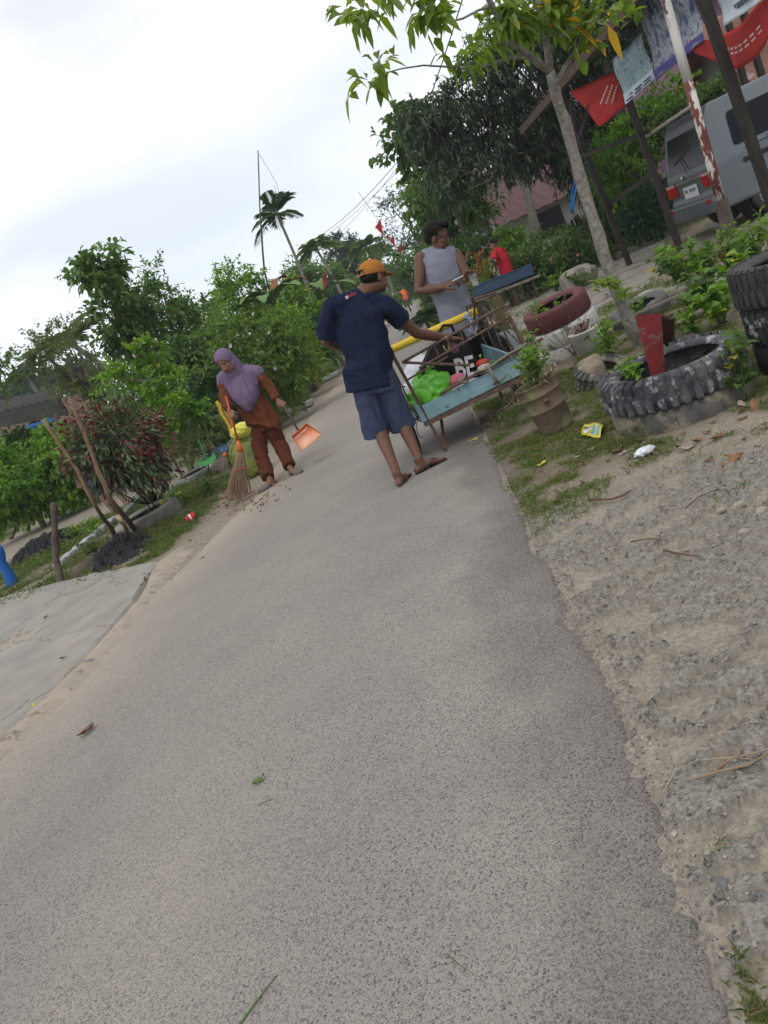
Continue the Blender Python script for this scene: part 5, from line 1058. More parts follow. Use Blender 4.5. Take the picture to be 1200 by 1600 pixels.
# ---------------------------------------------------------------- silver van
def van():
    p0=D(1129,332,12.3); base=A(p0[0],p0[1],.02); hd=math.radians(-3); h=A(math.cos(hd),math.sin(hd),0); s_=A(-h[1],h[0],0); S=1.02
    T=thing('van','silver grey minivan parked on the yard with its rear towards the fence','van',base)
    def Q(x,y,z): return base+h*x*S+s_*y*S+A(0,0,z*S)
    W2=1.64; ax=(h,s_,A(0,0,1))
    silver=mat('silver grey car paint',(.15,.165,.182),(.135,.148,.165),2,.34,0,spec=.5,metal=.35)
    glass,n,b=newmat('tinted glass'); b.inputs['Base Color'].default_value=(.006,.008,.010,1); b.inputs['Roughness'].default_value=.15; b.inputs['Specular IOR Level'].default_value=.14
    m=M()
    prof=[(0.0,.36),(0.0,.62),(.03,.64),(.035,.98),(.10,1.30),(.20,1.74),(.30,1.85),(2.6,1.88),(2.95,1.80),(3.55,1.12),(3.95,.98),(4.05,.75),(4.05,.32),(.1,.32)]
    def wy(z): return .0 if z<1.0 else (z-1.0)*.13
    V=[];n_=len(prof)
    for (x,z) in prof: V.append(Q(x,wy(z),z))
    for (x,z) in prof: V.append(Q(x,W2-wy(z),z))
    f=[(i,(i+1)%n_,n_+(i+1)%n_,n_+i) for i in range(n_)]
    # side faces: fans split at the belt line
    low=[0,1,2,3]; 
    for off,rev in ((0,False),(n_,True)):
        for q in ([3,9,10,11,12,13,0,1,2],[3,4,5,6,7,8,9]):
            q=[i+off for i in q]; f.append(tuple(q[::-1]) if rev else tuple(q))
    m.add(V,f)
    body=m.build('body',silver,T,remesh=.028,it=5,fac=.5)
    # wheel arches cut out
    cu=M()
    for xw in (.80,3.25):
        cu.lathe([(.001,-.12),(.385*S,-.12),(.385*S,.30),(.001,.30)],Q(xw,.0,.30),(h,A(0,0,1),s_),28)
    cut=cu.build('cut',None); md=body.modifiers.new('b','BOOLEAN'); md.object=cut; md.operation='DIFFERENCE'; md.solver='EXACT'
    dg=bpy.context.evaluated_depsgraph_get(); dg.update(); m2=bpy.data.meshes.new_from_object(body.evaluated_get(dg)); body.modifiers.clear(); body.data=m2; bpy.data.objects.remove(cut)
    m2.materials.clear(); m2.materials.append(silver)
    dark=mat('black plastic trim',(.015,.015,.016),(.02,.02,.02),20,.6)
    al=mat('alloy wheel',(.35,.36,.37),(.28,.29,.3),10,.35,metal=.7)
    for xw in (.80,3.25):
        for y in (.10,W2-.10):
            c=Q(xw,y,.30); sg=-1 if y<.5 else 1; axw=(h,A(0,0,1),s_*sg)
            t=M(); t.lathe([(.30*S,-.08),(.30*S,.06),(.285*S,.085),(.20*S,.09),(.19*S,.07),(.19*S,-.09),(.285*S,-.09)],c,axw,32,closed=True); ty=t.build('wheel',rubber,T,smooth=True)
            r=M(); r.lathe([(.001,.02),(.05,.03),(.055,.055),(.001,.06)],c,axw,16); r.lathe([(.165*S,.03),(.195*S,.078),(.185*S,.085),(.165*S,.07)],c,axw,28,closed=True)
            for k in range(6):
                a_=math.pi*2*k/6; e_=h*math.cos(a_)+A(0,0,1)*math.sin(a_); r.beam(c+s_*sg*.050+e_*.03,c+s_*sg*.062+e_*.175*S,.05,.02,s_)
            r.build('rim',al,ty)
            d_=M(); d_.lathe([(.001,-.06),(.17*S,-.06),(.17*S,.0),(.001,.0)],c,axw,24); d_.build('brake_disc',dark,ty)
        w_=M(); w_.lathe([(.383*S,-.02),(.383*S,.36),(.375*S,.36),(.375*S,-.02)],Q(xw,.03,.30),(h,A(0,0,1),s_),28,closed=True); w_.build('wheel_arch',dark,T)
    def side(name,x0,x1,z0,z1,mt,off=.016,rake0=0,rake1=0,n=8,r=.06):
        pts=[]
        for (cx,cz,a0) in ((x1-r,z1-r,0),(x0+r,z1-r,90),(x0+r,z0+r,180),(x1-r,z0+r,270)):
            for k in range(4):
                a_=math.radians(a0+30*k); pts.append((cx+r*math.cos(a_),cz+r*math.sin(a_)))
        P=[];P2=[]
        for (x,z) in pts:
            xx=x+(rake0 if x<(x0+x1)/2 else rake1)*(z-z0)/(z1-z0); P.append(Q(xx,wy(z)-off,z)); P2.append(Q(xx,wy(z)+.03,z))
        k=len(P); g=M(); g.add(P+P2,[tuple(range(k))[::-1],tuple(range(k,2*k))]+[(i,(i+1)%k,k+(i+1)%k,k+i) for i in range(k)]); return g.build(name,mt,T)
    side('side_window',.46,1.24,1.12,1.62,glass,.008,.05,.0); side('side_window',1.34,2.20,1.12,1.64,glass,.008); side('side_window',2.28,2.92,1.12,1.62,glass,.008,0,-.30)
    side('side_trim',.52,1.85,.84,.91,dark,.012,r=.03); side('graphic',.60,1.30,1.03,1.045,dark,.010,r=.007); side('graphic',.95,1.7,1.065,1.078,dark,.010,r=.006)
    side('door_handle',1.42,1.60,.97,1.0,silver,.03,r=.012)
    def rear(name,y0,y1,z0,z1,mt,off=.018,th=.03):
        def xr_(z): return np.interp(z,[.36,.62,.64,.98,1.30,1.74],[0,0,.03,.035,.10,.20])-off
        g=M(); n=5; P=[]
        for i in range(n):
            z=z0+(z1-z0)*i/(n-1); P.append([Q(xr_(z),y,z) for y in np.linspace(y0+wy(z),y1-wy(z)*(1 if y1>1.4 else -1) if (y1>1.4) else y1+wy(z)*(.2),5)])
        g.grid(P,th); return g.build(name,mt,T)
    rg=rear('rear_window',.15,W2-.15,1.08,1.62,glass,.012)
    w_=M(); w_.tube([Q(-.0,.72,1.04),Q(.07,.95,1.30)],.008,6); w_.tube([Q(.07,1.25,1.22),Q(.07,.72,1.36)],.008,6); w_.build('wiper',dark,rg)
    redl=mat('red lamp lens',(.42,.012,.018),(.32,.01,.015),20,.15,spec=.7); wl_=mat('clear lamp lens',(.55,.45,.42),(.5,.4,.38),20,.15,spec=.7)
    for y0,y1 in ((-.01,.34),(W2-.34,W2+.01)):
        l=rear('tail_light',y0,y1,.74,.95,redl,.03,.05); rear_=rear('tail_light_strip',y0+.03,y1-.02,.905,.945,wl_,.034,.02); rear_.parent=T
    side('tail_light',-.03,.10,.76,.95,redl,.014,r=.03)
    rear('garnish',.36,W2-.36,.90,.945,mat('chrome strip',(.6,.6,.62),rough=.2,metal=.8),.022)
    pl_=rear('number_plate',.56,1.06,.66,.84,mat('white number plate',(.66,.68,.72),(.6,.62,.66),10,.6),.022,.01)
    k_=M()
    for j in range(7): 
        if j!=2: k_.beam(Q(-.0,.98-j*.057,.745),Q(-.0,.98-j*.057,.80),.030,.006,h)
    k_.build('plate_figures',mat('grey plate figures',(.30,.32,.36)),pl_)
    bp_=M(); bp_.box(Q(-.03,W2/2,.46),(.05*S,W2/2*S*.985,.12*S),ax); bp_.build('bumper',silver,T,bevel=.03)
    for y in (.14,W2-.14): r_=M(); r_.box(Q(-.085,y,.53),(.006,.07,.03),ax); r_.build('reflector',redl,T,bevel=.004)
    k_=M(); k_.ell(Q(.015,.98,.99),(.02,.035,.035),ax,10,6); k_.build('badge',mat('chrome badge',(.7,.7,.7),rough=.2,metal=.9),T)
van()
# ---------------------------------------------------------------- fences, houses, table, power pole
picket=mat('old grey pickets',(.085,.08,.07),(.05,.045,.04),10,.9,.004,50,c3=(.22,.20,.16),c3t=.6,c3scale=5,stretch=(1,1,.4))
fa,fb=D(905,392,21.5)*A(1,1,0),D(1085,330,19.0)*A(1,1,0)
fe=thing('picket_fence','dark weathered wooden picket fence behind the yard, half hidden by shrubs','fence',(fa+fb)/2)
n=46; dv=(fb-fa)/n
for k in range(n):
    hh=1.15+rng.uniform(-.12,.12); q=fa+dv*k+A(rng.normal(0,.01),0,0); m=M(); m.beam(q-A(0,0,.05),q+A(rng.normal(0,.03),0,hh),.075,.02,(0,1,0)); m.build('picket',picket,fe)
for z in (.3,.9): m=M(); m.beam(fa+A(0,.03,z),fb+A(0,.03,z),.03,.07,(0,0,1)); m.build('rail',picket,fe)
def house(label,c,w_,dp,hh,rh,wall,roof,rot=0,over=.5,name='house',windows=(),gable='x'):
    c=np.asarray(c,float); cs,sn=math.cos(rot),math.sin(rot); e1=A(cs,sn,0);e2=A(-sn,cs,0); T=thing(name,label,'house',c)
    Q=lambda x,y,z: c+e1*x+e2*y+A(0,0,z)
    m=M(); m.box(Q(0,0,hh/2),(w_/2,dp/2,hh/2),(e1,e2,A(0,0,1))); m.add([Q(-w_/2,-dp/2,hh),Q(-w_/2,dp/2,hh),Q(-w_/2,0,hh+rh)],[(0,1,2)]); m.add([Q(w_/2,-dp/2,hh),Q(w_/2,dp/2,hh),Q(w_/2,0,hh+rh)],[(0,2,1)]); wl=m.build('wall',wall,T)
    for sg in (-1,1):
        n=60; rows=[]
        for i in range(n):
            x=-w_/2-over+(w_+2*over)*i/(n-1); b=.025*math.sin(i*1.7)
            rows.append([Q(x,sg*(dp/2+over),hh-rh*over/(dp/2)+b+.05),Q(x,sg*dp/4,hh+rh/2+b+.05),Q(x,0,hh+rh+b+.05)])
        m=M(); m.grid(rows,.03); m.build('roof',roof,T,smooth=False)
    for (x,z,ww,wh) in windows:
        m=M(); m.box(Q(x,-dp/2-.02,z),(ww/2,.03,wh/2),(e1,e2,A(0,0,1))); f=m.build('window',darkwood,T); m=M(); m.box(Q(x,-dp/2-.055,z),(ww/2-.06,.004,wh/2-.06),(e1,e2,A(0,0,1))); m.build('pane',mat('dark pane',(.02,.025,.03),rough=.1),f)
    return T
marr=mat('maroon roof sheets',(.085,.03,.032),(.065,.026,.027),3,.6,.003,20); whw=mat('white plaster wall',(.62,.62,.60),(.5,.5,.48),3,.9); 
house('white walled house with a maroon tin roof behind the trees and flowering bush',A(11.6,35.5,0),7.0,6,2.35,1.9,whw,marr,.25,.7,windows=((-1.5,1.3,1.2,1.0),(1.5,1.3,1.2,1.0)))
mauve=mat('mauve plaster wall',(.26,.16,.23),(.22,.14,.20),2,.9,.002,10); rusty=mat('rusty corrugated roof',(.30,.14,.10),(.20,.10,.075),2.5,.75,.003,20,c3=(.45,.38,.34),c3t=.56,c3scale=1.2,c3w=.1)
hs=house('mauve walled house with a steep roof behind the silver van',A(14.1,26.5,0),5.4,5.5,5.2,1.2,mauve,rusty,-.15,.5)
house('low grey timber house with a rusty corrugated roof at the right edge behind the van',A(15.2,20.5,0),5.6,4.2,2.5,1.5,mat('grey board wall',(.20,.19,.18),(.13,.12,.12),6,.9,.005,20,stretch=(6,1,.3)),rusty,-.12,.6,windows=((-1.6,1.5,.9,.9),))
tb=thing('plank_table','low blue painted plank table on dark legs in front of the flowering bush','table',A(4.6,17.4,0)); blu=mat('worn blue paint on planks',(.007,.026,.062),(.010,.024,.045),7,.85,.003,40,c3=(.02,.03,.045),c3t=.53,c3scale=4,stretch=(.4,1,3))
a,b=D(736,470,17.2),D(842,420,16.2); 
P4=[D(738,468,17.4),D(836,429,16.6),D(831,413,16.9),D(742,449,17.6)]
m=M(); m.grid([[P4[0],P4[1]],[P4[3],P4[2]]],.03); m.build('side_board',blu,tb)
m=M(); m.box((P4[2]+P4[3])/2+A(0,.30,-.0),(np.linalg.norm(P4[2]-P4[3])/2,.32,.015),(unit(P4[2]-P4[3]),unit(np.cross(A(0,0,1),P4[2]-P4[3])),A(0,0,1))); m.build('table_top',blu,tb)
m=M(); m.beam(P4[0]-A(0,.06,.05),P4[1]-A(0,.06,.05)+(P4[1]-P4[0])*.05,.06,.05); m.build('frame',greywood,tb)
for t in (.06,.62,.93):
    for dy in (0,.5):
        q=P4[0]+(P4[1]-P4[0])*t+A(0,dy,-.05); m=M(); m.beam(q*A(1,1,0),q,.06,.06,(0,1,0)); m.build('leg',darkwood,tb)
pt,pb=D(650,225,25),A(5.7,25,0); T=thing('power_pole','thin black utility pole leaning beside the breadfruit tree, carrying the overhead wires','pole',pb)
m=M(); m.tube([pb-A(0,0,.2),(pb+pt)/2,pt],[.10,.085,.07],10); m.build('shaft',blackpole,T,smooth=True); m=M(); m.beam(pt+A(-.35,0,-.12),pt+A(.35,0,-.12),.06,.06,(0,1,0)); m.build('crossarm',blackpole,T)
pp=[pt+A(-.3,0,-.05),pt+A(.3,0,-.05),pt+A(0,0,0)]; wm=mat('black cable',(.02,.02,.02)); far=[D(455,385,60),D(470,395,75),D(480,420,75)]
far=[A(8.6-.3,75,6.2),A(8.6+.5,75,5.6),A(8.6,75,4.7)]
lab=['upper overhead cable running along the road to the far end','middle overhead cable running along the road','lowest overhead cable running along the road']
far=[D(462,384,62),D(452,398,66),D(466,410,70)]
near=[A(4.6,3.0,6.6),A(5.0,3.0,6.4),A(5.2,3.0,6.1)]
for k in range(3):
    m=M(); P=[]
    for (a,b,n_) in ((near[k],pp[k],16),(pp[k],far[k],18)):
        for i in range(n_):
            t=i/(n_-1); P.append(a+(b-a)*t-A(0,0,1)*(.45 if a is near[k] else .5)*4*t*(1-t))
    del P[16]; m.tube(P,.012 if k==0 else .008,5); o=m.build('overhead_cable',wm,origin=pp[k]); tag(o,lab[k],'cable')
# ---------------------------------------------------------------- bunting, far flag, bin, motorbike
flagred=mat('red flag cloth',(.50,.03,.03),(.42,.025,.025)); flagwhite=mat('white flag cloth',(.7,.7,.7)); 
for k,(px,py,s,lb) in enumerate([(595,357,1.25,'large red and white pennant, highest on the bunting above the road'),(606,372,.5,'small red pennant just below the large pennant on the bunting'),(615,378,.8,'second red pennant from the lower end of the bunting'),(626,390,.7,'lowest red pennant hanging at the edge of the roadside trees')]):
    c=D(px,py,24); m=M(); r_=.16*s; m.add([c+A(-r_*.7,0,r_*.5),c+A(r_*.5,0,r_*1.2),c+A(0,.03,-r_*1.1)],[(0,1,2)]); m.add([c+A(-r_*.7,.008,r_*.5),c+A(r_*.5,.008,r_*1.2),c+A(0,.038,-r_*1.1)],[(0,2,1)])
    o=m.build('pennant',flagred,origin=c); tag(o,lb,'pennant','red pennants on the bunting')
    m=M(); m.add([c+A(-r_*.15,.02,-r_*.4),c+A(r_*.2,.02,-r_*.5),c+A(0,.04,-r_*1.5),c+A(-r_*.1,.03,-r_*1.4)],[(0,1,2,3)]); m.build('white_tip',flagwhite,o)
m=M(); m.tube([D(560,300,24.2),D(595,350,24.2),D(606,369,24.2),D(615,374,24.2),D(626,385,24.2),D(640,395,24.5)],.006,4); o=m.build('bunting_string',wm,origin=D(606,370,24.2)); tag(o,'thin string that carries the red pennants beside the trees','string')
fb_=D(525,472,22); fp=thing('flagpole','thin green flagpole with a small red flag rising from the left hedge','flagpole',fb_*A(1,1,0)); grn=mat('green pole paint',(.02,.10,.06),(.02,.08,.05)); m=M(); m.tube([fb_*A(1,1,0),fb_,D(506,425,22)],[.03,.03,.02],8); m.build('pole',grn,fp)
c=D(508,438,21.95); m=M(); m.grid([[D(508,425,21.95),D(504,440,21.95),D(507,449,21.95)],[D(509,427,21.95),D(512,438,22.02),D(508,449,21.95)]],.006); m.build('flag',flagred,fp)
bx=G(617,497)*A(1,1,0); bx=bx*(24/bx[1]); bx=D(616,483,30)*A(1,1,0)
T=thing('roadside_bin','teal roadside bin standing at the left road edge beyond the man in the cap','bin',bx); tl=mat('teal plastic',(.02,.16,.17),(.02,.12,.14)); m=M(); m.lathe([(.16,0),(.22,.62),(.24,.64),(.24,.68),(.20,.68)],bx,seg=16); m.build('barrel',tl,T,smooth=True); m=M(); m.lathe([(.25,.68),(.24,.74),(.05,.80),(.001,.8)],bx,seg=16); m.build('lid',mat('pale blue plastic',(.12,.40,.50)),T,smooth=True)
def motorbike(c,hd):
    h=unit(A(*hd,0)); s_=A(-h[1],h[0],0); T=thing('motorcycle','motorcycle with a rider in orange far down the road','motorcycle',c); Q=lambda x,y,z: c+h*x+s_*y+A(0,0,z)
    for x in (-.6,.6):
        m=M(); m.lathe([(.29,-.05),(.29,.05),(.22,.04),(.22,-.04)],Q(x,0,.29),(h,A(0,0,1),s_),20,closed=True); w_=m.build('wheel',rubber,T); m=M(); m.lathe([(.001,-.03),(.05,-.03),(.05,.03),(.001,.03)],Q(x,0,.29),(h,A(0,0,1),s_),10)
        for k in range(6): m.beam(Q(x,0,.29),Q(x+.23*math.cos(k),0,.29+.23*math.sin(k)),.02,.02)
        m.build('rim',rust,w_)
    m=M(); m.ell(Q(0,0,.55),(.45,.16,.20),(h,s_,A(0,0,1))); m.ell(Q(-.45,0,.70),(.35,.13,.10),(h,s_,A(0,0,1))); m.ell(Q(.42,0,.80),(.14,.2,.25),(h,s_,A(0,0,1))); m.build('fairing',mat('black bike plastic',(.02,.02,.025),rough=.4),T,remesh=.03)
    m=M(); m.tube([Q(.40,-.32,1.0),Q(.38,0,.98),Q(.40,.32,1.0)],.02,6); m.build('handlebar',rust,T)
    l=M(); l.ell(Q(-.80,0,.78),(.04,.09,.06),(h,s_,A(0,0,1))); l.build('tail_light',redlm,T)
    R_=thing('person','rider in an orange jacket and dark helmet on the far motorcycle','person',c+A(0,0,.75)); m=M()
    m.tube([Q(-.25,0,.80),Q(-.20,0,1.05),Q(-.10,0,1.30)],[(.17,.13),(.18,.13),(.2,.12)],14,side=s_,round_=True); 
    for q in (-1,1): m.tube([Q(-.10,.17*q,1.30),Q(.05,.27*q,1.08),Q(.36,.28*q,1.02)],[.06,.05,.035],8,round_=True)
    jk=M(); jk.v=m.v; jk.f=m.f; jk.n=m.n
    bd=M()
    bd.tube([Q(-.12,0,1.25),Q(-.06,0,1.50)],[.06,.06],8,round_=True); bd.ell(Q(-.04,0,1.53),(.09,.08,.11),(h,s_,A(0,0,1)))
    for q in (-1,1): bd.tube([Q(-.25,.1*q,.80),Q(.12,.2*q,.72),Q(.02,.2*q,.32),Q(.12,.2*q,.30)],[.09,.07,.05,.04],8,round_=True); bd.ell(Q(.38,.29*q,1.02),(.04,.04,.04))
    bd.tube([Q(-.24,0,.8),Q(-.12,0,1.25)],[.12,.12],10,round_=True)
    bd.build('body',SKIN,R_,remesh=.02,colf=skincol((.05,.035,.03))); jk.build('jacket',mat('orange jacket',(.70,.13,.02),(.6,.1,.02)),R_,remesh=.02)
    m=M(); m.ell(Q(-.05,0,1.57),(.13,.12,.13),(h,s_,A(0,0,1))); m.build('helmet',mat('dark helmet',(.02,.02,.02),rough=.3),R_)
redlm=mat('red tail lamp',(.5,.02,.02),rough=.2)
motorbike(D(637,474,50)*A(1,1,0),(.13,1))
# blue ribbon on the trees
rb=mat('bright blue ribbon',(.02,.22,.62),(.02,.18,.5)); m=M()
for pts in ([D(907,262,6.55),D(898,280,6.55),D(893,305,6.6),D(892,332,6.6)],[D(909,264,6.5),D(901,290,6.52),D(896,312,6.5),D(895,328,6.5)]):
    m.grid([[p+A(-.006,0,0),p+A(.010,.004,0)] for p in [pts[0]+(pts[1]-pts[0])*t for t in (0,.5)]+[pts[1]+(pts[2]-pts[1])*t for t in (0,.5)]+[pts[2]+(pts[3]-pts[2])*t for t in (0,.5,1)]],.002)
o=m.build('ribbon',rb,smooth=True,origin=D(905,265,6.5)); tag(o,'bright blue plastic ribbon tied to the young tree trunk','ribbon')
# ---------------------------------------------------------------- leaf materials
L_mid=leafmat('mid green leaves',(.045,.092,.020),(.125,.215,.045),(.30,.24,.03))
L_hedge=leafmat('yellowish hedge leaves',(.055,.110,.020),(.155,.245,.045),(.34,.30,.05))
L_dark=leafmat('dark glossy mango leaves',(.012,.030,.012),(.040,.075,.026),(.10,.12,.05),.32,.25)
L_lime=leafmat('lime green leaves',(.075,.17,.018),(.17,.30,.035),(.35,.33,.04))
L_yel=leafmat('yellow green leaves',(.11,.19,.02),(.24,.33,.04),(.50,.33,.03),.4,.4)
L_blue=leafmat('haze tinted green leaves',(.025,.055,.028),(.055,.105,.045),None)  # haze over distant trees is put into the leaf colour as a blue tint
L_red=leafmat('green and wine red leaves',(.050,.085,.035),(.125,.165,.070),(.115,.016,.018),.4,.2)
L_fern=leafmat('dark fern leaves',(.008,.045,.012),(.020,.085,.022),None,.5,.3)
L_olive=leafmat('olive leaves',(.06,.09,.026),(.14,.175,.05),(.25,.22,.10))
L_var=leafmat('variegated leaves',(.06,.11,.03),(.26,.30,.11),(.45,.45,.22))
L_orange=leafmat('orange croton leaves',(.35,.09,.03),(.45,.18,.04),(.15,.22,.03))
L_palm=leafmat('palm leaves',(.022,.055,.018),(.055,.105,.030),(.22,.18,.06),.35,.2)
L_grass=leafmat('grass blades',(.045,.085,.018),(.13,.19,.04),(.24,.20,.09),.6,.3)
L_far=leafmat('far dark leaves',(.018,.035,.020),(.045,.070,.035),None,.6,.2)
L_straw=leafmat('dry straw',(.16,.12,.07),(.30,.25,.16),None,.8,.1)
G0=lambda p: A(p[0],p[1],0)
def px_tree(name,label,cx,cy,rx,ry,d,lm,base=None,bm_=bark,dep=1.0,extra=(),**k):
    """crown given where it stands in the photograph at distance d"""
    crowns=[]
    for (x_,y_,a,b) in ((cx,cy,rx,ry),)+tuple(extra):
        c=D(x_,y_,d); s=d/F; crowns.append((c,(a*s,a*s*dep,b*s)))
    if base is None: base=G0(crowns[0][0])
    c0=crowns[0][0]; fork=c0-A(0,0,crowns[0][1][2]*.45)
    return tree(name,label,base,fork,crowns,lm,bm_,**k)
LT='trees and tall shrubs along the left roadside'
# ---- left side, from the left edge to the road
px_tree('tree','broad leaved tree with drooping big leaves, tallest crown at the left',170,465,60,62,17,L_mid,base=A(-2.6,17.2,0),extra=((150,418,42,30),(215,520,45,50)),n=40,rc=.40,sprays=8,per=8,L=.20,W=.10,tr=.07,droop=.3,hang=.3,group=LT)
px_tree('tree','olive feathery tree left of the tallest crown, leaning over the roof',112,560,58,50,19,L_olive,base=A(-5.2,19.4,0),extra=((75,545,30,20),(160,600,50,40)),n=46,rc=.45,sprays=9,per=12,L=.10,W=.045,tr=.09,group=LT)
px_tree('tree','dark green tree between the tallest crown and the yellow green saplings',262,500,62,52,19,L_mid,base=A(-2.2,19.3,0),extra=((235,450,30,25),(300,540,50,40)),n=60,rc=.42,sprays=9,per=9,L=.14,W=.055,tr=.09,group=LT)
px_tree('tree','bushy dark tree behind the woman, second from the bamboo pole',325,520,58,48,20,L_hedge,base=A(-1.4,20.4,0),extra=((300,490,30,25),(350,560,50,40)),n=60,rc=.45,sprays=9,per=9,L=.12,W=.05,tr=.08,group=LT)
px_tree('tree','bright bushy tree directly left of the bamboo pole and banana plant',375,470,42,45,22,L_lime,base=A(-.9,22.4,0),extra=((350,500,40,40),(400,520,40,40)),n=56,rc=.45,sprays=9,per=9,L=.14,W=.06,tr=.07,r3=.08,group=LT)
px_tree('hibiscus_hedge','tall hibiscus shrub with small white flowers behind the woman',400,560,66,55,14.5,L_hedge,base=A(-1.75,15.2,0),extra=((440,590,50,45),(360,530,45,40),(450,540,40,35),(345,600,35,40)),n=120,rc=.34,sprays=10,per=9,L=.085,W=.045,tr=.05,limbs=True,cat='shrub')
px_tree('shrub','lime green leafy shrub near the road between the flowering shrub and the yellow croton',452,530,32,42,18,L_lime,base=A(-1.0,18.6,0),extra=((470,560,28,30),),n=46,rc=.35,sprays=9,per=8,L=.12,W=.05,tr=.05,r3=.08,cat='shrub',group=LT)
px_tree('shrub','low dark shrub at the far left roadside beyond the yellow croton',510,545,25,26,26,L_mid,base=A(-.2,27.5,0),extra=((480,520,35,30),),n=40,rc=.5,sprays=9,per=8,L=.16,W=.07,tr=.05,cat='shrub',group=LT)
px_tree('shrub','dense bright undergrowth bush below the banana plant',420,500,45,40,24,L_lime,base=A(-.9,24.6,0),extra=((460,490,40,40),(500,500,30,30)),n=60,rc=.5,sprays=9,per=8,L=.17,W=.07,tr=.05,r3=.03,cat='shrub',group=LT)
px_tree('shrub','dark ferny round bush behind the broom handle',322,622,38,40,14.5,L_fern,base=A(-2.9,14.8,0),extra=((335,655,35,30),),n=70,rc=.30,sprays=12,per=14,L=.07,W=.018,tr=.04,cat='shrub')
px_tree('sapling','young yellow green tree with thin trunk leaning over the red leaved shrub',225,575,40,36,12.0,L_lime,base=G(300,742)*A(1,1,0),extra=((190,590,30,18),(240,620,24,26)),bm_=bark_pale,n=26,rc=.28,sprays=7,per=11,L=.09,W=.045,tr=.035,up=.5,cat='sapling',r3=.03)
px_tree('sapling','second young yellow green tree nearer the woman, with bright drooping leaves',282,622,30,30,11.6,L_lime,base=G(332,725)*A(1,1,0),extra=((262,660,22,26),),bm_=bark_pale,n=18,rc=.25,sprays=7,per=11,L=.095,W=.045,tr=.03,up=.5,cat='sapling')
px_tree('shrub','thin variegated shrub in the small tyre planter left of the broom',322,690,34,34,11.9,L_var,base=G(312,742)*A(1,1,0),extra=((290,700,22,24),(335,660,20,20)),n=34,rc=.22,sprays=8,per=9,L=.06,W=.022,tr=.018,cat='shrub')
px_tree('shrub','loose olive shrub behind the red leaved shrub and the saplings',255,665,36,36,13.5,L_olive,base=A(-2.9,13.8,0),n=30,rc=.3,sprays=8,per=8,L=.08,W=.035,tr=.03,cat='shrub')
px_tree('shrub','deep green understory shrub behind the two young yellow green trees',250,600,46,42,16,L_mid,base=A(-2.4,16.6,0),extra=((205,640,36,30),(290,560,36,30)),n=80,rc=.36,sprays=9,per=9,L=.11,W=.055,tr=.05,cat='shrub')
px_tree('shrub','deep green understory shrub directly behind the woman in the headscarf',335,585,40,36,17,L_mid,base=A(-1.9,17.4,0),extra=((380,610,36,30),(420,600,34,30)),n=80,rc=.36,sprays=9,per=9,L=.11,W=.055,tr=.05,cat='shrub')
# red leaved shrub in the tyre planter
def red_shrub():
    b=G(243,800)*A(1,1,0)+A(0,.25,.05); T=thing('red_leaved_shrub','round shrub with green and wine red leaves growing from the large grey tyre','shrub',b)
    c=D(180,692,9.4); s=9.4/F; lf=Leaves(); st=M(); cl=crown_pts([(c,(76*s,62*s,62*s)),(D(225,730,9.4),(42*s,40*s,35*s))],95)
    for q in cl:
        if rng.random()<.35: st.tube(bend(b+rng.normal(0,.03,3)*A(1,1,0),q,6,.05,0),[.014,.012,.010,.008,.006,.003],5)
        rx=(q-c)/s; red=rng.random()<(.75 if (rx[0]>38 or rx[2]>42 or (rx[0]<-45 and rx[2]<-5)) else .15); dd=unit(q-c); n=58
        d=rdir(n)*.7+dd+A(0,0,.2); P=q+rng.normal(0,.085,(n,3)); d[:,2]-=.15
        g=(rng.random(n)<(.62 if red else .12))*1.; lf.add(P,d,rng.uniform(.05,.10,n),rng.uniform(.028,.042,n),g=g,droop=.3)
    st.build('stems',mat('dark red stems',(.07,.03,.025),(.05,.035,.03),20),T,smooth=True); lf.build('foliage',L_red,T)
red_shrub()
# pale dry plants beside it
def herb(name,label,base,n,h,L,W,lm,cat='plant',spread=.25,per=9,stem=.006,r3=0,group=None,up=.3,droop=.35,parent=None,nstem=bark):
    T=thing(name,label,cat,base,group); lf=Leaves(); st=M()
    for k in range(n):
        a=rng.uniform(0,6.28); q=base+A(math.cos(a),math.sin(a),0)*spread*h*rng.uniform(.2,1)+A(0,0,h*rng.uniform(.6,1.1)); P=bend(base+rng.normal(0,.015,3)*A(1,1,0),q,5,.07); st.tube(P,[stem,stem*.9,stem*.8,stem*.6,stem*.3],5)
        t=rng.uniform(.25,1,per); pts=np.array([P[min(3,int(x*4))]+(P[min(4,int(x*4)+1)]-P[min(3,int(x*4))])*(x*4-int(x*4)) for x in t*.999]); d=rdir(per); d[:,2]=np.abs(d[:,2])*.5+up
        lf.add(pts,d,L*rng.uniform(.6,1.2,per),W*rng.uniform(.7,1.2,per),g=(rng.random(per)<r3)*1.,droop=droop)
    st.build('stems',nstem,T,smooth=True); lf.build('leaves',lm,T); return T
greenstem=mat('green stem',(.06,.10,.03),(.09,.12,.04),20)
herb('croton','yellow green croton with upright leaves at the left road edge',G(486,598)*A(1,1,0)*.82,14,1.25,.28,.055,L_yel,'shrub',.3,14,.012,.35,up=.8,droop=.15)
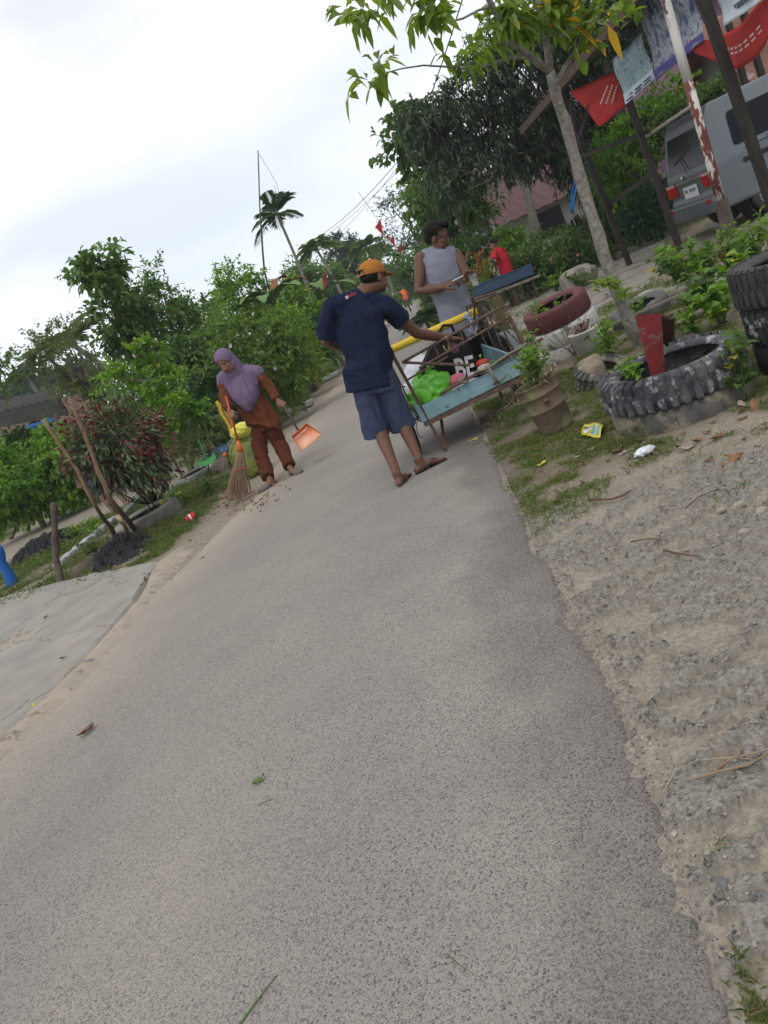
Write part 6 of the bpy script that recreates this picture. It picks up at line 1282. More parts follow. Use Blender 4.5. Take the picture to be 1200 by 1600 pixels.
# hedge, far left
px_tree('hedge','bright green creeper covered hedge at the left edge behind the sand path',60,735,75,42,17,L_lime,base=A(-8,18,0),extra=((10,760,50,45),(110,705,45,35),(95,750,40,30),(40,785,50,22),(110,765,35,15),(0,800,30,20)),n=170,rc=.42,sprays=10,per=8,L=.13,W=.075,tr=.04,cat='hedge')
px_tree('hedge','dark green mass of shrubs behind the bright creeper hedge',55,700,80,28,21,L_mid,base=A(-9,22,0),extra=((0,720,60,30),),n=70,rc=.5,sprays=9,per=8,L=.16,W=.08,tr=.05,cat='hedge')
px_tree('tree','sparse leafy branch tips entering at the left edge against the sky',-22,560,34,36,14,L_mid,base=A(-7.9,14.5,0),extra=((-10,590,20,14),),n=18,rc=.3,sprays=6,per=7,L=.12,W=.045,tr=.06)
px_tree('tree','distant dark tree line behind the roof at the left',40,615,60,16,70,L_far,base=A(-40,72,0),extra=((-30,640,60,20),(110,590,40,16)),n=60,rc=1.6,sprays=8,per=8,L=.8,W=.5,tr=.2,simple=True)
# palms
def palm(name,label,base,top,nf,L,lm,n=26,ll=.5,lw=.05,drp=.5,tr=.09,el=(.2,1.1),group=None,fall=.35,trunkmat=bark_pale,vee=.5,dry=0):
    T=thing(name,label,'palm tree',base,group); t=M(); P=bend(base-A(0,0,.1),top,9,.02); t.tube(P,[tr*(1.25-.06*k) for k in range(9)],9); t.build('trunk',trunkmat,T,smooth=True)
    lf=Leaves(); r=M()
    for k in range(nf):
        a=2*math.pi*k/nf+rng.uniform(-.3,.3); e=rng.uniform(*el); d=A(math.cos(a)*math.cos(e),math.sin(a)*math.cos(e),math.sin(e)); frond(lf,np.asarray(top),d,L*rng.uniform(.8,1.1),n,ll,lw,drp*rng.uniform(.7,1.3),r,fall,vee,r=rng.uniform(.2,.8))
    r.build('midribs',greenstem,T,smooth=True); lf.build('fronds',lm,T); return T
palm('areca_palm','slim areca palm with short dark fronds standing out against the sky',G0(D(505,500,25)),D(433,335,25),12,1.35,L_palm,26,.36,.036,.50,.05,(-.05,1.35))
palm('small_palm','small feathery palm in the undergrowth behind the woman',G0(D(345,560,19)),D(335,545,19)-A(0,0,.4),11,1.7,L_palm,26,.45,.035,.5,.06,(.4,1.2))
palm('coconut_palm','coconut palm with long grey green fronds low behind the left trees',A(-3.9,24,0),D(90,500,24)-A(0,0,.7),8,2.3,L_olive,30,.5,.030,.45,.10,(.1,1.1))
palm('coconut_palm','distant coconut palm above the roof at the left edge',G0(D(42,600,48)),D(42,588,48),12,2.4,L_blue,24,.8,.10,.7,.15,(-.1,1.2))
palm('coconut_palm','distant palm above the road end, right of the dark round tree',G0(D(577,400,46)),D(572,388,46),13,1.7,L_mid,22,.7,.10,.7,.12,(0,1.2))
palm('coconut_palm','second distant palm lower beside the first above the road end',G0(D(597,420,52)),D(590,404,52),12,2.0,L_olive,22,.7,.10,.7,.12,(0,1.2))
palm('banana_like_palm','small palm tree far left of the cap, behind the green flagpole',G0(D(500,400,34)),D(496,392,34),8,1.5,L_mid,14,.6,.14,.7,.07,(.1,1.2))
def palm_clump():
    b=G(670,514)*A(1,1,0)*.9; palm('fan_palm','low dark green fan palm at the right road edge behind the grey top',b,b+A(0,0,.35),18,1.0,L_palm,24,.30,.016,.75,.05,(.25,1.25))
palm_clump()
# banana plants
def banana(name,label,base,h,nl,L,lm,dead=0,lean=(0,0)):
    T=thing(name,label,'banana plant',base); t=M(); top=base+A(lean[0],lean[1],h); t.tube(bend(base-A(0,0,.1),top,6,.02),[.10,.095,.085,.075,.06,.04],10); t.build('trunk',mat('banana stem',(.11,.13,.05),(.16,.15,.08),6,.7),T,smooth=True)
    for k in range(nl):
        a=2*math.pi*k/nl*1.0+rng.uniform(-.35,.35); e=rng.uniform(.5,1.25); d=A(math.cos(a)*math.cos(e),math.sin(a)*math.cos(e),math.sin(e)); S=unit(np.cross(d,A(0,0,1)))
        n=16; P=[]; 
        for i in range(n):
            t_=i/(n-1); c=top+d*L*t_-A(0,0,1)*L*.55*t_**2.2; w_=L*.15*math.sin(math.pi*min(1,max(0.02,(t_*.92+.06))))**.6; w_=w_ if t_>.12 else .02
            P.append([c+S*w_*j+A(0,0,1)*w_*(.30*abs(j)-.1)+A(0,0,rng.normal(0,.012)) for j in (-1,-.5,0,.5,1)])
        m=M(); m.grid(P,.003); m.build('leaf',deadleaf if k<dead else lm,T,smooth=True)
bleaf=mat('banana leaf',(.06,.13,.025),(.10,.19,.035),5,.4,.004,30,stretch=(1,1,4)); bleaf2=mat('pale banana leaf',(.13,.24,.04),(.10,.19,.035),5,.4); deadleaf=mat('dead banana leaf',(.28,.12,.04),(.16,.08,.035),6,.8)
banana('banana_plant','banana plant with one dead orange leaf beside the bamboo pole',G0(D(448,520,21)),2.35,8,1.5,bleaf,2)
banana('banana_plant','pale young banana plant left of the bamboo pole above the trees',G0(D(395,520,24)),3.2,6,1.3,bleaf2)
banana('banana_plant','grey green banana plant near the green flagpole',G0(D(520,500,27)),2.2,7,1.6,bleaf)
# mid and far trees round the road end
px_tree('tree','dark round feathery tree against the sky above the cap',540,402,27,34,60,L_far,base=G0(D(545,440,60)),n=60,rc=.75,sprays=9,per=10,L=.28,W=.13,tr=.14,simple=True)
px_tree('tree','hazy tree at the end of the road',612,430,26,26,85,L_blue,base=G0(D(615,450,85)),extra=((635,445,22,18),(590,445,25,22)),n=70,rc=1.3,sprays=8,per=8,L=.5,W=.3,tr=.2,simple=True)
px_tree('tree','low bushy tree at the far left side of the road',575,455,26,24,42,L_mid,base=G0(D(580,480,42)),extra=((550,470,30,25),(600,470,18,18),(530,460,25,25)),n=80,rc=.8,sprays=9,per=8,L=.26,W=.13,tr=.12,simple=True)
px_tree('tree','bushy green tree left of the dark round tree over the far hedge',505,455,32,34,38,L_mid,base=G0(D(508,490,38)),extra=((480,450,30,28),),n=60,rc=.8,sprays=9,per=8,L=.25,W=.12,tr=.12,simple=True)
px_tree('tree','thin light crowned tree far behind the banana plants',470,430,26,26,40,L_olive,base=G0(D(476,470,40)),n=26,rc=.7,sprays=7,per=8,L=.2,W=.08,tr=.1,simple=True)
px_tree('tree','fine leaved airy tree behind the man in the grey top',640,345,46,52,34,L_blue,base=G0(D(660,440,34)),extra=((660,310,35,30),(620,380,24,26)),n=60,rc=.75,sprays=8,per=9,L=.15,W=.06,tr=.10,simple=True)
px_tree('tree','bushy green tree at the right road edge beside the airy tree',655,415,38,34,32,L_mid,base=G0(D(668,470,32)),extra=((690,440,35,30),),n=80,rc=.6,sprays=9,per=9,L=.17,W=.08,tr=.1,simple=True)
# right hand trees
px_tree('breadfruit_tree','big leaved tree left of the mango tree behind the utility pole',662,235,48,56,24,L_mid,base=G0(D(735,430,24)),extra=((690,300,50,45),(640,210,26,24),(715,345,40,35)),n=58,rc=.55,sprays=7,per=8,L=.30,W=.17,tr=.14,droop=.3)
px_tree('mango_tree','huge dark mango tree with dense drooping leaves behind the pavilion','x',0,0,0,20,L_dark) if False else None
def mango():
    d=20; s=d/F; cr=[(765,200,80,85),(705,185,55,65),(835,205,75,65),(780,125,75,55),(870,170,70,70),(700,268,42,45),(930,270,34,60),(655,185,26,36),(920,120,60,60),(960,210,30,40),(890,240,45,40),(845,232,45,32),(800,75,75,45),(880,70,70,50)]
    crowns=[(D(a,b,d),(r1*s,r1*s*.9,r2*s)) for a,b,r1,r2 in cr]
    tree('mango_tree','huge dark mango tree with dense drooping leaves behind the pavilion',G0(D(918,358,20.5)),D(880,215,20),crowns,L_dark,bark_pale,n=350,rc=.46,sprays=10,per=9,L=.17,W=.050,tr=.20,droop=.38,hang=.3,up=.1,r3=.12)
mango()
def bare_trunks():
    for (b,t,lb) in (((D(829,400,24)),D(800,200,24),'grey bare trunk rising in front of the white walled house'),((D(775,395,24)),D(745,285,24),'thin grey trunk left of the bare trunk by the white walled house'),((D(745,390,22)),D(700,300,22),'slim dark trunk leaning beside the black utility pole')):
        T=thing('tree',lb,'tree',G0(b)); m=M(); m.tube(bend(G0(b)-A(0,0,.1),t,7,.02),[.17 if 'bare' in lb[:9] or 'grey bare' in lb else .09]*3+[.12 if 'grey bare' in lb else .06]*4,9); m.build('trunk',bark_pale if 'grey' in lb else bark,T,smooth=True)
        lf=Leaves(); cl=crown_pts([(t,(.9,.9,.8))],14)
        for q in cl: n=40; lf.add(q+rng.normal(0,.22,(n,3)),rdir(n)+A(0,0,-.2),rng.uniform(.12,.2,n),.06)
        lf.build('crown',L_mid,T)
bare_trunks()
px_tree('shrub','large dense bush with small pink flowers beside the picket fence',858,402,56,36,18.0,L_mid,base=A(6.0,18.6,0),extra=((820,410,36,28),(892,402,40,40),(870,425,45,25),(905,420,30,30)),n=170,rc=.34,sprays=10,per=9,L=.085,W=.045,tr=.06,cat='shrub')
px_tree('shrub','pale green leafy bush behind the person in the red t-shirt',800,395,26,32,19.5,L_lime,base=G0(D(800,425,19.5)),n=44,rc=.35,sprays=9,per=9,L=.10,W=.045,tr=.04,cat='shrub')
px_tree('shrub','lush green bush left of the red t-shirt below the slim trunks',722,415,34,36,21,L_mid,base=G0(D(730,450,21)),extra=((745,440,30,26),(700,440,24,22),(760,380,26,26)),n=80,rc=.4,sprays=9,per=9,L=.12,W=.05,tr=.05,cat='shrub')
herb('croton','orange red croton bush between the slim trunks and the red t-shirt',G0(D(742,420,20)),20,1.35,.24,.06,L_orange,'shrub',.45,15,.012,.25,up=.7,droop=.2)
herb('grassy_plant','light green grassy clump under the orange croton',G0(D(750,440,19.5)),26,.95,.40,.035,L_yel,'plant',.5,8,.008,0,up=.8,droop=.3)
px_tree('shrub','dark shrub between the picket fence and the mango trunk',965,300,40,42,19.5,L_mid,base=A(8.0,19.8,0),extra=((945,340,30,30),(980,260,30,30),(1000,330,30,25)),n=90,rc=.42,sprays=9,per=9,L=.12,W=.05,tr=.06,cat='shrub')
px_tree('shrub','tall bright green shrub behind the hanging banners',985,225,50,38,17.5,L_lime,base=A(8.0,17.9,0),extra=((1030,170,45,40),(960,260,30,25)),n=90,rc=.42,sprays=9,per=9,L=.13,W=.055,tr=.06,cat='shrub')
px_tree('shrub','mid green shrub above the roof of the silver van',1100,165,50,22,16.5,L_mid,base=A(10.2,17.2,0),extra=((1060,195,35,30),),n=60,rc=.35,sprays=9,per=9,L=.10,W=.045,tr=.05,cat='shrub')
px_tree('tree','dark tree crown over the pavilion roof at the top right, unseen crowns added for shade',930,40,80,60,18,L_dark,base=A(8.9,19.0,0),extra=((1000,10,60,50),(870,10,60,60),(1080,-110,90,70),(1200,-170,110,80)),n=170,rc=.55,sprays=9,per=11,L=.18,W=.06,tr=.16,droop=.4)  # last two crowns lie out of view, added to shade the van
px_tree('shrub','ferny dark shrub at the near end of the picket fence by the leaning black post',1010,330,28,26,16.8,L_fern,base=A(8.0,17.2,0),n=40,rc=.35,sprays=9,per=10,L=.11,W=.05,tr=.04,cat='shrub')
# flowers, each a part of its shrub
fw=mat('white petals',(.75,.75,.72)); fp_=mat('pink petals',(.62,.25,.25))
def flower(p,r,mt,par):
    r=r*rng.uniform(.7,1.3); m=M(); n=5; V=[p]; f=[]; e1=unit(A(1,.2,.1)+rng.normal(0,.5,3)); e2=unit(A(0,.35,1)+rng.normal(0,.5,3))
    for k in range(n):
        a=2*math.pi*k/n; c=e1*math.cos(a)+e2*math.sin(a); c1=e1*math.cos(a+.35)+e2*math.sin(a+.35); c2=e1*math.cos(a-.35)+e2*math.sin(a-.35); b=len(V)
        V+= [p+c1*r*.8-A(0,.01,0),p+c*r-A(0,.02,0),p+c2*r*.8-A(0,.01,0)]; f.append((0,b,b+1,b+2))
    m.add(V,f); m.build('flower',mt,par)
for o in list(C.objects):
    if o.name.startswith('hibiscus_hedge') and o.type=='EMPTY':
        for (px,py) in [(390,521),(371,524),(401,531),(403,541),(451,551),(381,508),(345,560),(430,575),(420,520),(360,540),(470,560),(395,490)]: flower(D(px,py,13.6),.030,fw,o)
    if o.type=='EMPTY' and 'pink flowers' in o.get('label',''):
        for (px,py) in [(818,357),(850,388),(822,404),(881,411),(800,372),(845,350),(870,372),(902,398),(836,418),(890,350),(860,405)]: flower(D(px,py,17.1),.032,fp_,o)
# the young tree in the foreground on the right
def young_tree():
    b=G(1003,548)*A(1,1,0); d=6.3; fk=D(860,112,d-.1); T=thing('young_tree','young tree with pale spotted trunk and yellow green leaves leaning over the tyres','tree',b)
    t=M(); P=[b-A(0,0,.1),b+(D(985,505,6.4)-b)*1.,D(955,430,6.4),D(915,305,6.35),D(882,190,6.3),fk]; 
    Q=[]; 
    for i in range(len(P)-1):
        for k in range(4): Q.append(P[i]+(P[i+1]-P[i])*k/4+rng.normal(0,.004,3))
    Q.append(P[-1]); t.tube(Q,[.058-.022*k/len(Q)+.004*math.sin(k*2.1) for k in range(len(Q))],12)
    lf=Leaves(); br=[]
    def B(pts,r0,r1):
        pts=[D(*p) for p in pts]; q=[]
        for i in range(len(pts)-1):
            for k in range(3): q.append(pts[i]+(pts[i+1]-pts[i])*k/3+rng.normal(0,.006,3))
        q.append(pts[-1]); n=len(q); t.tube(q,[r0+(r1-r0)*k/(n-1) for k in range(n)],7); return q
    b1=B([(860,112,6.2),(800,68,6.05),(768,10,5.9),(740,-60,5.8)],.030,.016)
    b2=B([(860,112,6.2),(850,40,6.2),(832,-60,6.2)],.032,.02)
    b3=B([(865,135,6.2),(905,70,6.3),(935,0,6.4),(950,-50,6.4)],.024,.010)
    b4=B([(820,84,6.1),(740,106,5.9),(665,104,5.8),(606,113,5.7)],.010,.004)
    b5=B([(768,10,5.9),(700,35,5.7),(660,15,5.6)],.009,.004); b6=B([(800,68,6.05),(790,20,6),(800,-30,6)],.012,.006)
    b7=B([(845,60,6.2),(880,50,6.1),(930,30,6),(955,40,5.95)],.010,.004); b8=B([(905,70,6.3),(950,60,6.2)],.008,.004); b9=B([(760,-5,5.9),(640,-40,5.5),(560,-20,5.3)],.010,.004)
    b10=B([(830,90,6.1),(770,95,6.0),(740,80,5.9)],.008,.003)
    t.build('trunk',bark_pale,T,smooth=True)
    def cluster(px,py,d_,rx,ry,n,L,g=.04,mode='hang',nt=6):
        c=D(px,py,d_); s=d_/F
        for k in range(nt):
            o=rng.normal(0,.45,3)*A(rx*s,rx*s,ry*s); q=c+o; m=n//nt; 
            dd=rdir(m); dd=dd*.9+unit(o+1e-6)*.3; dd[:,2]+=.05 if mode=='hang' else .5
            lf.add(q+rng.normal(0,.035,(m,3)),dd,L*rng.uniform(.7,1.15,m),L*.44*rng.uniform(.8,1.1,m),r=np.clip(rng.normal(.5,.3,m),0,1),g=(rng.random(m)<g)*1.,droop=.45 if mode=='hang' else .1,fold=.12)
    LL=.128
    cluster(580,108,5.7,32,26,44,.135,0,'hang',5); cluster(590,6,5.3,60,10,60,LL,0,'hang',8); cluster(672,28,5.6,36,26,56,LL,0,'hang',7); cluster(728,90,5.9,30,18,34,LL,0,'hang',5); cluster(700,-5,5.7,60,16,44,LL,0,'hang',6)
    cluster(800,28,6.0,45,32,100,LL,.02,'hang',10); cluster(860,32,6.1,45,34,110,LL,.06,'hang',12); cluster(920,42,6.1,40,32,80,LL,.05,'up',10); cluster(950,20,6.0,36,30,60,LL,.04,'up',7); cluster(840,0,6.2,60,30,100,LL,.04,'hang',9); cluster(760,52,6.0,30,24,44,LL,.0,'hang',6); cluster(905,80,6.2,22,14,18,LL,.1,'hang',3)
    lf.add(np.array([D(949,38,5.9),D(880,30,6.0),D(895,40,6.0)]),np.array([[.1,0,-1],[.8,0,-.4],[.6,.2,-.6]]),.2,.06,g=np.array([.8,.9,.9]),droop=.3)
    # shoots on the trunk
    for (px,py) in ((952,447),(966,452),(940,445),(975,468)):
        c=D(px,py,6.25); m=12; dd=rdir(m); dd[:,2]=np.abs(dd[:,2])+.2; lf.add(c+rng.normal(0,.02,(m,3)),dd,.11,.04,r=.9,droop=.3)
    lf.build('crown',leafmat('young tree leaves',(.075,.13,.02),(.20,.29,.04),(.60,.34,.02),.35,.5),T)
young_tree()
# ---------------------------------------------------------------- left roadside things
tw=mat('white edged old rubber',(.20,.20,.19),(.13,.13,.125),7,.85,.003,40,c3=(.50,.52,.53),c3t=.60,c3scale=5)
tyre('tyre','half buried large grey tyre planter holding the red leaved shrub',G(240,812)*A(1,1,0)+A(-.04,.06,.03),.47,.11,mat('sun bleached tyre rubber',(.24,.235,.21),(.15,.145,.13),7,.9,.004,50),0,(-.03,-.03),hole=.68)
tyre('tyre','small half buried tyre planter with a worn white rim left of the broom',G(310,745)*A(1,1,0)+A(0,0,.02),.36,.09,tw,0,(-.02,-.04),hole=.7)
yb_=mat('faded yellow block',(.38,.36,.09),(.28,.27,.08),10,.8,.003,50); m=M(); c=G(268,783,.08); m.box(c,(.15,.07,.07),(unit(A(1,.25,0)),unit(A(-.25,1,0)),A(0,0,1))); o=m.build('yellow_block',yb_,bevel=.012,origin=c); tag(o,'faded yellow block behind the large grey tyre planter','block')
# sticks
stickm=mat('brown stick bark',(.20,.13,.08),(.12,.075,.05),14,.85,.004,60)
def stick(name,label,pts,r,mt,cat='stick'):
    q=[]
    for i in range(len(pts)-1):
        for k in range(3): q.append(pts[i]+(pts[i+1]-pts[i])*k/3+rng.normal(0,.006,3))
    q.append(pts[-1]); n=len(q); m=M(); m.tube(q,[r[0]+(r[1]-r[0])*k/(n-1)+.15*r[1]*math.sin(k*1.7) for k in range(n)],8); o=m.build(name,mt,smooth=True,origin=pts[0]); return tag(o,label,cat)
stick('stick','shorter brown leaning stick with a pale broken top by the red leaved shrub',[G(182,842),D(150,790,8.9),D(105,712,9.0),D(66,656,9.1)],(.028,.02),stickm)
stick('stick','longer brown leaning stick in front of the red leaved shrub',[G(212,830),D(172,780,8.8),D(145,715,8.8),D(108,620,8.8)],(.035,.02),stickm)
stick('stick','cut end of a pale branch at the foot of the longer leaning stick',[G(200,835,.02),D(192,815,8.7),D(182,808,8.7)],(.028,.024),mat('pale cut wood',(.42,.33,.20),(.30,.22,.13)))
stick('post','dark upright weathered stake at the corner of the concrete apron',[G(91,915)-A(0,0,.1),D(88,870,8.75),D(86,830,8.75),D(84,786,8.75)],(.042,.034),mat('dark stake wood',(.10,.075,.06),(.055,.04,.032),12,.9,.006,50),'post')
stick('post','weathered grey garden post leaning in front of the bright green hedge',[G(50,787),D(35,762,17.5)*A(1,1,1),D(19,740,17.5)],(.06,.05),greywood,'post') if False else stick('post','weathered grey garden post leaning in front of the bright green hedge',[A(*D(49,787,17.0))*A(1,1,0)+A(0,0,0),D(34,762,17.0),D(19,739,17.0)],(.07,.06),greywood,'post')
bp2=mat('blue painted post',(.012,.09,.34),(.02,.12,.40),8,.5,.002,40,c3=(.02,.05,.15),c3t=.62); bb=G(18,912); stick('post','bright blue painted post entering at the left edge',[bb-A(0,0,.1),D(4,880,bb[1]),D(-10,850,bb[1])],(.075,.075),bp2,'post')
# black muck heaps
muck=mat('wet black sludge',(.004,.0045,.006),(.011,.012,.015),9,.42,.015,30,spec=.22,c3=(.035,.04,.05),c3t=.62,c3scale=16)
def heap(label,c,r,seed):
    n=100; P=[]
    for i in range(n):
        row=[]
        for j in range(n):
            u=(i/(n-1))*2-1; v=(j/(n-1))*2-1; rr=math.hypot(u,v); row.append((u,v,rr))
        P.append(row)
    a=np.array(P); q=fbm(a[...,0]*3+seed,a[...,1]*3,seed,5,.6); q2=fbm(a[...,0]*12+seed,a[...,1]*12,seed+4,3); z=np.clip(1-(a[...,2]+.7*(q-.5))**2,0,1)*r[2]*(.4+1.1*q)+.14*((1-np.abs(fbm(a[...,0]*9+seed,a[...,1]*9,seed+4,3)-.5)*5)-.6)*(1-sm(.6,.9,a[...,2]))-.03*(a[...,2]>.9)
    pts=np.stack([c[0]+a[...,0]*r[0],c[1]+a[...,1]*r[1],z],2); m=M(); m.grid(pts); o=m.build('sludge_heap',muck,smooth=True,origin=c); return tag(o,label,'heap')
heap('black wet sludge heap at the road edge in front of the large grey tyre',G(196,868),(.42,.34,.20),3)
heap('black wet sludge heap behind the dark stake on the sand path',G(75,858),(.72,.55,.20),9)
# ditch edge
a,b=G(92,888),G(183,812); m=M(); n=24; P=[]
for k in range(n):
    t=k/(n-1); P.append(a+(b-a)*t+A(0,0,.03+.01*math.sin(k*1.9)))
for k in range(n-1): m.beam(P[k],P[k+1]+(P[k+1]-P[k])*.02,.13+.015*math.sin(k*2.2),.10)
o=m.build('ditch_wall',mat('pale ditch concrete',(.40,.41,.42),(.24,.24,.23),8,.9,.006,40,c3=(.07,.07,.07),c3t=.58,c3scale=7),origin=(a+b)/2,remesh=.02,it=2); tag(o,'narrow pale concrete edge of the ditch between the two sludge heaps','kerb')
a,b=G(190,815),G(222,783); m=M(); m.beam(a+A(0,0,.02),b+A(0,0,.05),.16,.14); o=m.build('ditch_slab',mat('mossy dark concrete',(.09,.11,.08),(.14,.15,.12),8,.9,.006,40),origin=a,bevel=.01); tag(o,'mossy dark slab over the ditch beside the grey tyre planter','slab')
# red cup
c=G(297,809,.035); m=M(); ax=(A(0,0,1),unit(A(.3,-.9,0)),unit(A(.95,.3,.1))); m.lathe([(.034,-.05),(.044,.05),(.047,.052),(.047,.058),(.041,.056),(.032,-.045)],c,ax,20); o=m.build('paper_cup',mat('red paper cup',(.52,.03,.035),(.45,.025,.03),6,.5),smooth=True,origin=c); tag(o,'red and white paper cup lying beside the large grey tyre planter','cup')
m=M(); m.lathe([(.0385,.0),(.0435,.035)],c,ax,20); m.lathe([(.0355,-.045),(.037,-.028)],c,ax,20); 
wb1=M(); wb1.lathe([(.0408,-.008),(.0430,.012),(.0425,.012),(.0403,-.008)],c,ax,20,closed=True); wb1.build('white_band',flagwhite,o)
# broom in the woman's hand
bt_=D(363,631,8.50); gp_=gripR; bs=D(372,690,8.52); tip=G(371,783)
ed=unit(bs-gp_); t0=gp_-ed*.22; T=thing('broom','palm rib broom with an orange red handle held by the woman in the headscarf','broom',tip)
ora=mat('orange plastic',(.62,.13,.02),(.52,.10,.015),8,.45); rdh=mat('orange red handle',(.42,.075,.03),(.34,.06,.025),8,.5)
m=M(); m.tube([t0,gp_,bs],[.011,.012,.012],8); m.build('handle',rdh,T,smooth=True); m=M(); m.tube([bs-ed*.01,bs+ed*.05,bs+ed*.11],[.018,.028,.034],12); m.build('collar',ora,T,smooth=True)
m=M(); s0=bs+ed*.10; ax1=unit(np.cross(ed,A(0,1,0))); ax2=np.cross(ed,ax1); Lb=np.linalg.norm(tip-s0)
for k in range(240):
    a_=rng.uniform(0,6.28); r_=math.sqrt(rng.random()); q=s0+ax1*math.cos(a_)*r_*.030+ax2*math.sin(a_)*r_*.026; e_=tip+ax1*math.cos(a_)*r_*.165+ax2*math.sin(a_)*r_*.07-ed*rng.uniform(0,.07)+ax1*.015; e_[2]=max(e_[2],.012)
    m.tube([q,q+(e_-q)*.5+rng.normal(0,.003,3),e_],[.0028,.0026,.0014],4)
m.build('bristles',mat('dry palm ribs',(.36,.25,.16),(.22,.15,.10),30,.85),T)
m=M(); cc=s0+(tip-s0)*.36; m.tube([cc+ax1*.075*math.cos(t)+ax2*.045*math.sin(t) for t in np.linspace(0,6.3,22)],.006,6,caps=False); m.build('binding',rdh,T,smooth=True)
# dustpan
T=thing('dustpan','orange dustpan on a dark handle hanging from the woman\'s left hand','dustpan',D(480,680,8.45)); g1=gripL; hb=D(467,674,8.45)
m=M(); m.tube([g1-unit(hb-g1)*.10,hb],[.011,.012],8); m.build('handle',mat('dark brown handle',(.05,.035,.03),(.08,.06,.05),10,.5),T,smooth=True)
A1,A2,A3,A4=D(458,685,8.45),D(481,665,8.50),D(503,678,8.38),D(472,705,8.33)
nn=unit(np.cross(A2-A1,A4-A1)); nn=nn if nn[1]<0 else -nn
P=[[ (A1+(A2-A1)*u_)*(1-v_)+(A4+(A3-A4)*u_)*v_ - nn*.030*math.sin(math.pi*u_)**.5*(1-v_*.6) for u_ in np.linspace(0,1,13)] for v_ in np.linspace(0,1,9)]
m=M(); m.grid(P,.004); 
m.build('pan',mat('orange pan with dust',(.62,.16,.05),(.62,.38,.26),5,.6,c3=(.62,.50,.42),c3t=.55,c3scale=4,c3w=.15),T,smooth=True)
m=M(); hh=.055
m.grid([[A1,A2],[A1+nn*hh,A2+nn*hh]],.004); m.grid([[A1,A4],[A1+nn*hh,A4+nn*.01]],.004); m.grid([[A2,A3],[A2+nn*hh,A3+nn*.01]],.004); m.build('rim',ora,T)
# yellow sack, second broom, green dustpan, yellow sticks, blue bag behind her
yg=mat('yellow green plastic sack',(.22,.25,.05),(.15,.18,.05),5,.55,.012,20,c3=(.10,.12,.05),c3t=.50,c3scale=4,c3w=.15)
o=crumple('sack','large translucent yellow green sack of leaves standing behind the broom','sack',D(388,714,9.9),(.20,.18,.27),yg,31,.30,16)
lo=-o.location[2]; 
o=crumple('plastic_bag','crumpled bright yellow plastic bag on top of the sack behind the broom','bag',D(377,672,9.8),(.13,.12,.08),mat('bright yellow plastic',(.62,.60,.10),(.5,.48,.06),7,.4),33,.55,9)
stick('pole','yellow wooden pole leaning behind the woman\'s right hand',[D(368,690,9.95),D(352,655,10),D(338,627,10.05)],(.022,.022),mat('yellow painted wood',(.50,.30,.04),(.40,.24,.03),8),'pole')
stick('pole','shorter yellow pole beside the first behind the woman\'s right hand',[D(372,685,10.0),D(360,660,10),D(350,637,10.0)],(.018,.018),mat('mustard painted wood',(.42,.25,.03),(.34,.2,.03),8),'pole')
T=thing('broom','second broom with grey bristles and orange collar leaning beside the yellow sack','broom',G0(D(345,730,10)))
h0,h1,h2=D(368,675,9.8),D(352,708,9.75),D(342,735,9.6); m=M(); m.tube([h0+(h0-h1)*.1,h1],[.012,.013],8); m.build('handle',mat('grey plastic tube',(.16,.18,.20)),T,smooth=True); m=M(); m.tube([h1,h1+(h2-h1)*.2],[.02,.03],10); m.build('collar',ora,T,smooth=True)
m=M(); sx=unit(np.cross(h2-h1,A(0,1,0)))
for k in range(90):
    u_=rng.uniform(-1,1); e_=h2+sx*u_*.11+rng.normal(0,.012,3); m.tube([h1+(h2-h1)*.18+sx*u_*.03,e_],[.004,.002],4)
m.build('bristles',mat('grey bristles',(.13,.11,.10),(.2,.17,.15)),T)
T=thing('dustpan','green dustpan lying on the path left of the second broom','dustpan',G0(D(328,722,11))); c=D(325,722,11.0); e1=unit(A(1,.2,0)); e2=unit(A(-.2,1,.3))
m=M(); m.grid([[c+e1*(u_-.5)*.26+e2*(v_-.5)*.22+A(0,0,.05*(abs(u_-.5)*2)**3) for u_ in np.linspace(0,1,9)] for v_ in np.linspace(0,1,5)],.005); m.build('pan',mat('green plastic',(.05,.24,.07),(.04,.19,.05),8,.45),T,smooth=True); m=M(); m.tube([c+e2*.1,c+e2*.1+A(.02,.05,.30)],.011,8); m.build('handle',mat('green plastic handle',(.04,.2,.06)),T)
crumple('plastic_bag','blue and white plastic bag lying on the grass behind the variegated shrub','bag',D(330,674,13.9)*A(1,1,0)+A(0,0,.10),(.20,.13,.10),mat('blue white plastic',(.02,.08,.26),(.05,.14,.38),7,.4,c3=(.6,.6,.6),c3t=.6,c3scale=9),35,.5,8)
# bamboo antenna pole with wire
stick('antenna_pole','tall thin bamboo pole rising above the banana plants against the sky',[G0(D(419,520,22)),D(413,425,22),D(406,330,22),D(403,235,22)],(.035,.012),mat('dark bamboo',(.10,.09,.06),(.06,.05,.04)),'pole')
m=M(); m.tube([D(403,238,22),D(418,262,22),D(432,286,22),D(436,302,22),D(433,304,22),D(428,290,22)],.005,5); o=m.build('loose_wire',wm,origin=D(420,265,22)); tag(o,'loose curved wire hanging from the top of the bamboo pole','wire')
# kerb stones and white slabs at the left road edge
for k,(px,py,w_,lb) in enumerate([(478,632,.32,'pale flat slab at the left road edge, nearest the woman'),(512,574,.5,'long pale kerb slab at the left road edge beyond the yellow croton'),(455,640,.22,'grey stone at the foot of the flowering hedge beside the road')]):
    c=G(px,py,.05); c=c if k!=1 else c*.8+A(0,0,.01); m=M(); m.box(c*A(1,1,0)+A(0,0,.05),(w_*.45,w_*.75,.05),(unit(A(1,-.15,0)),unit(A(.15,1,0)),A(0,0,1))); o=m.build('kerb_slab',concrete,bevel=.02,origin=c); tag(o,lb,'slab')
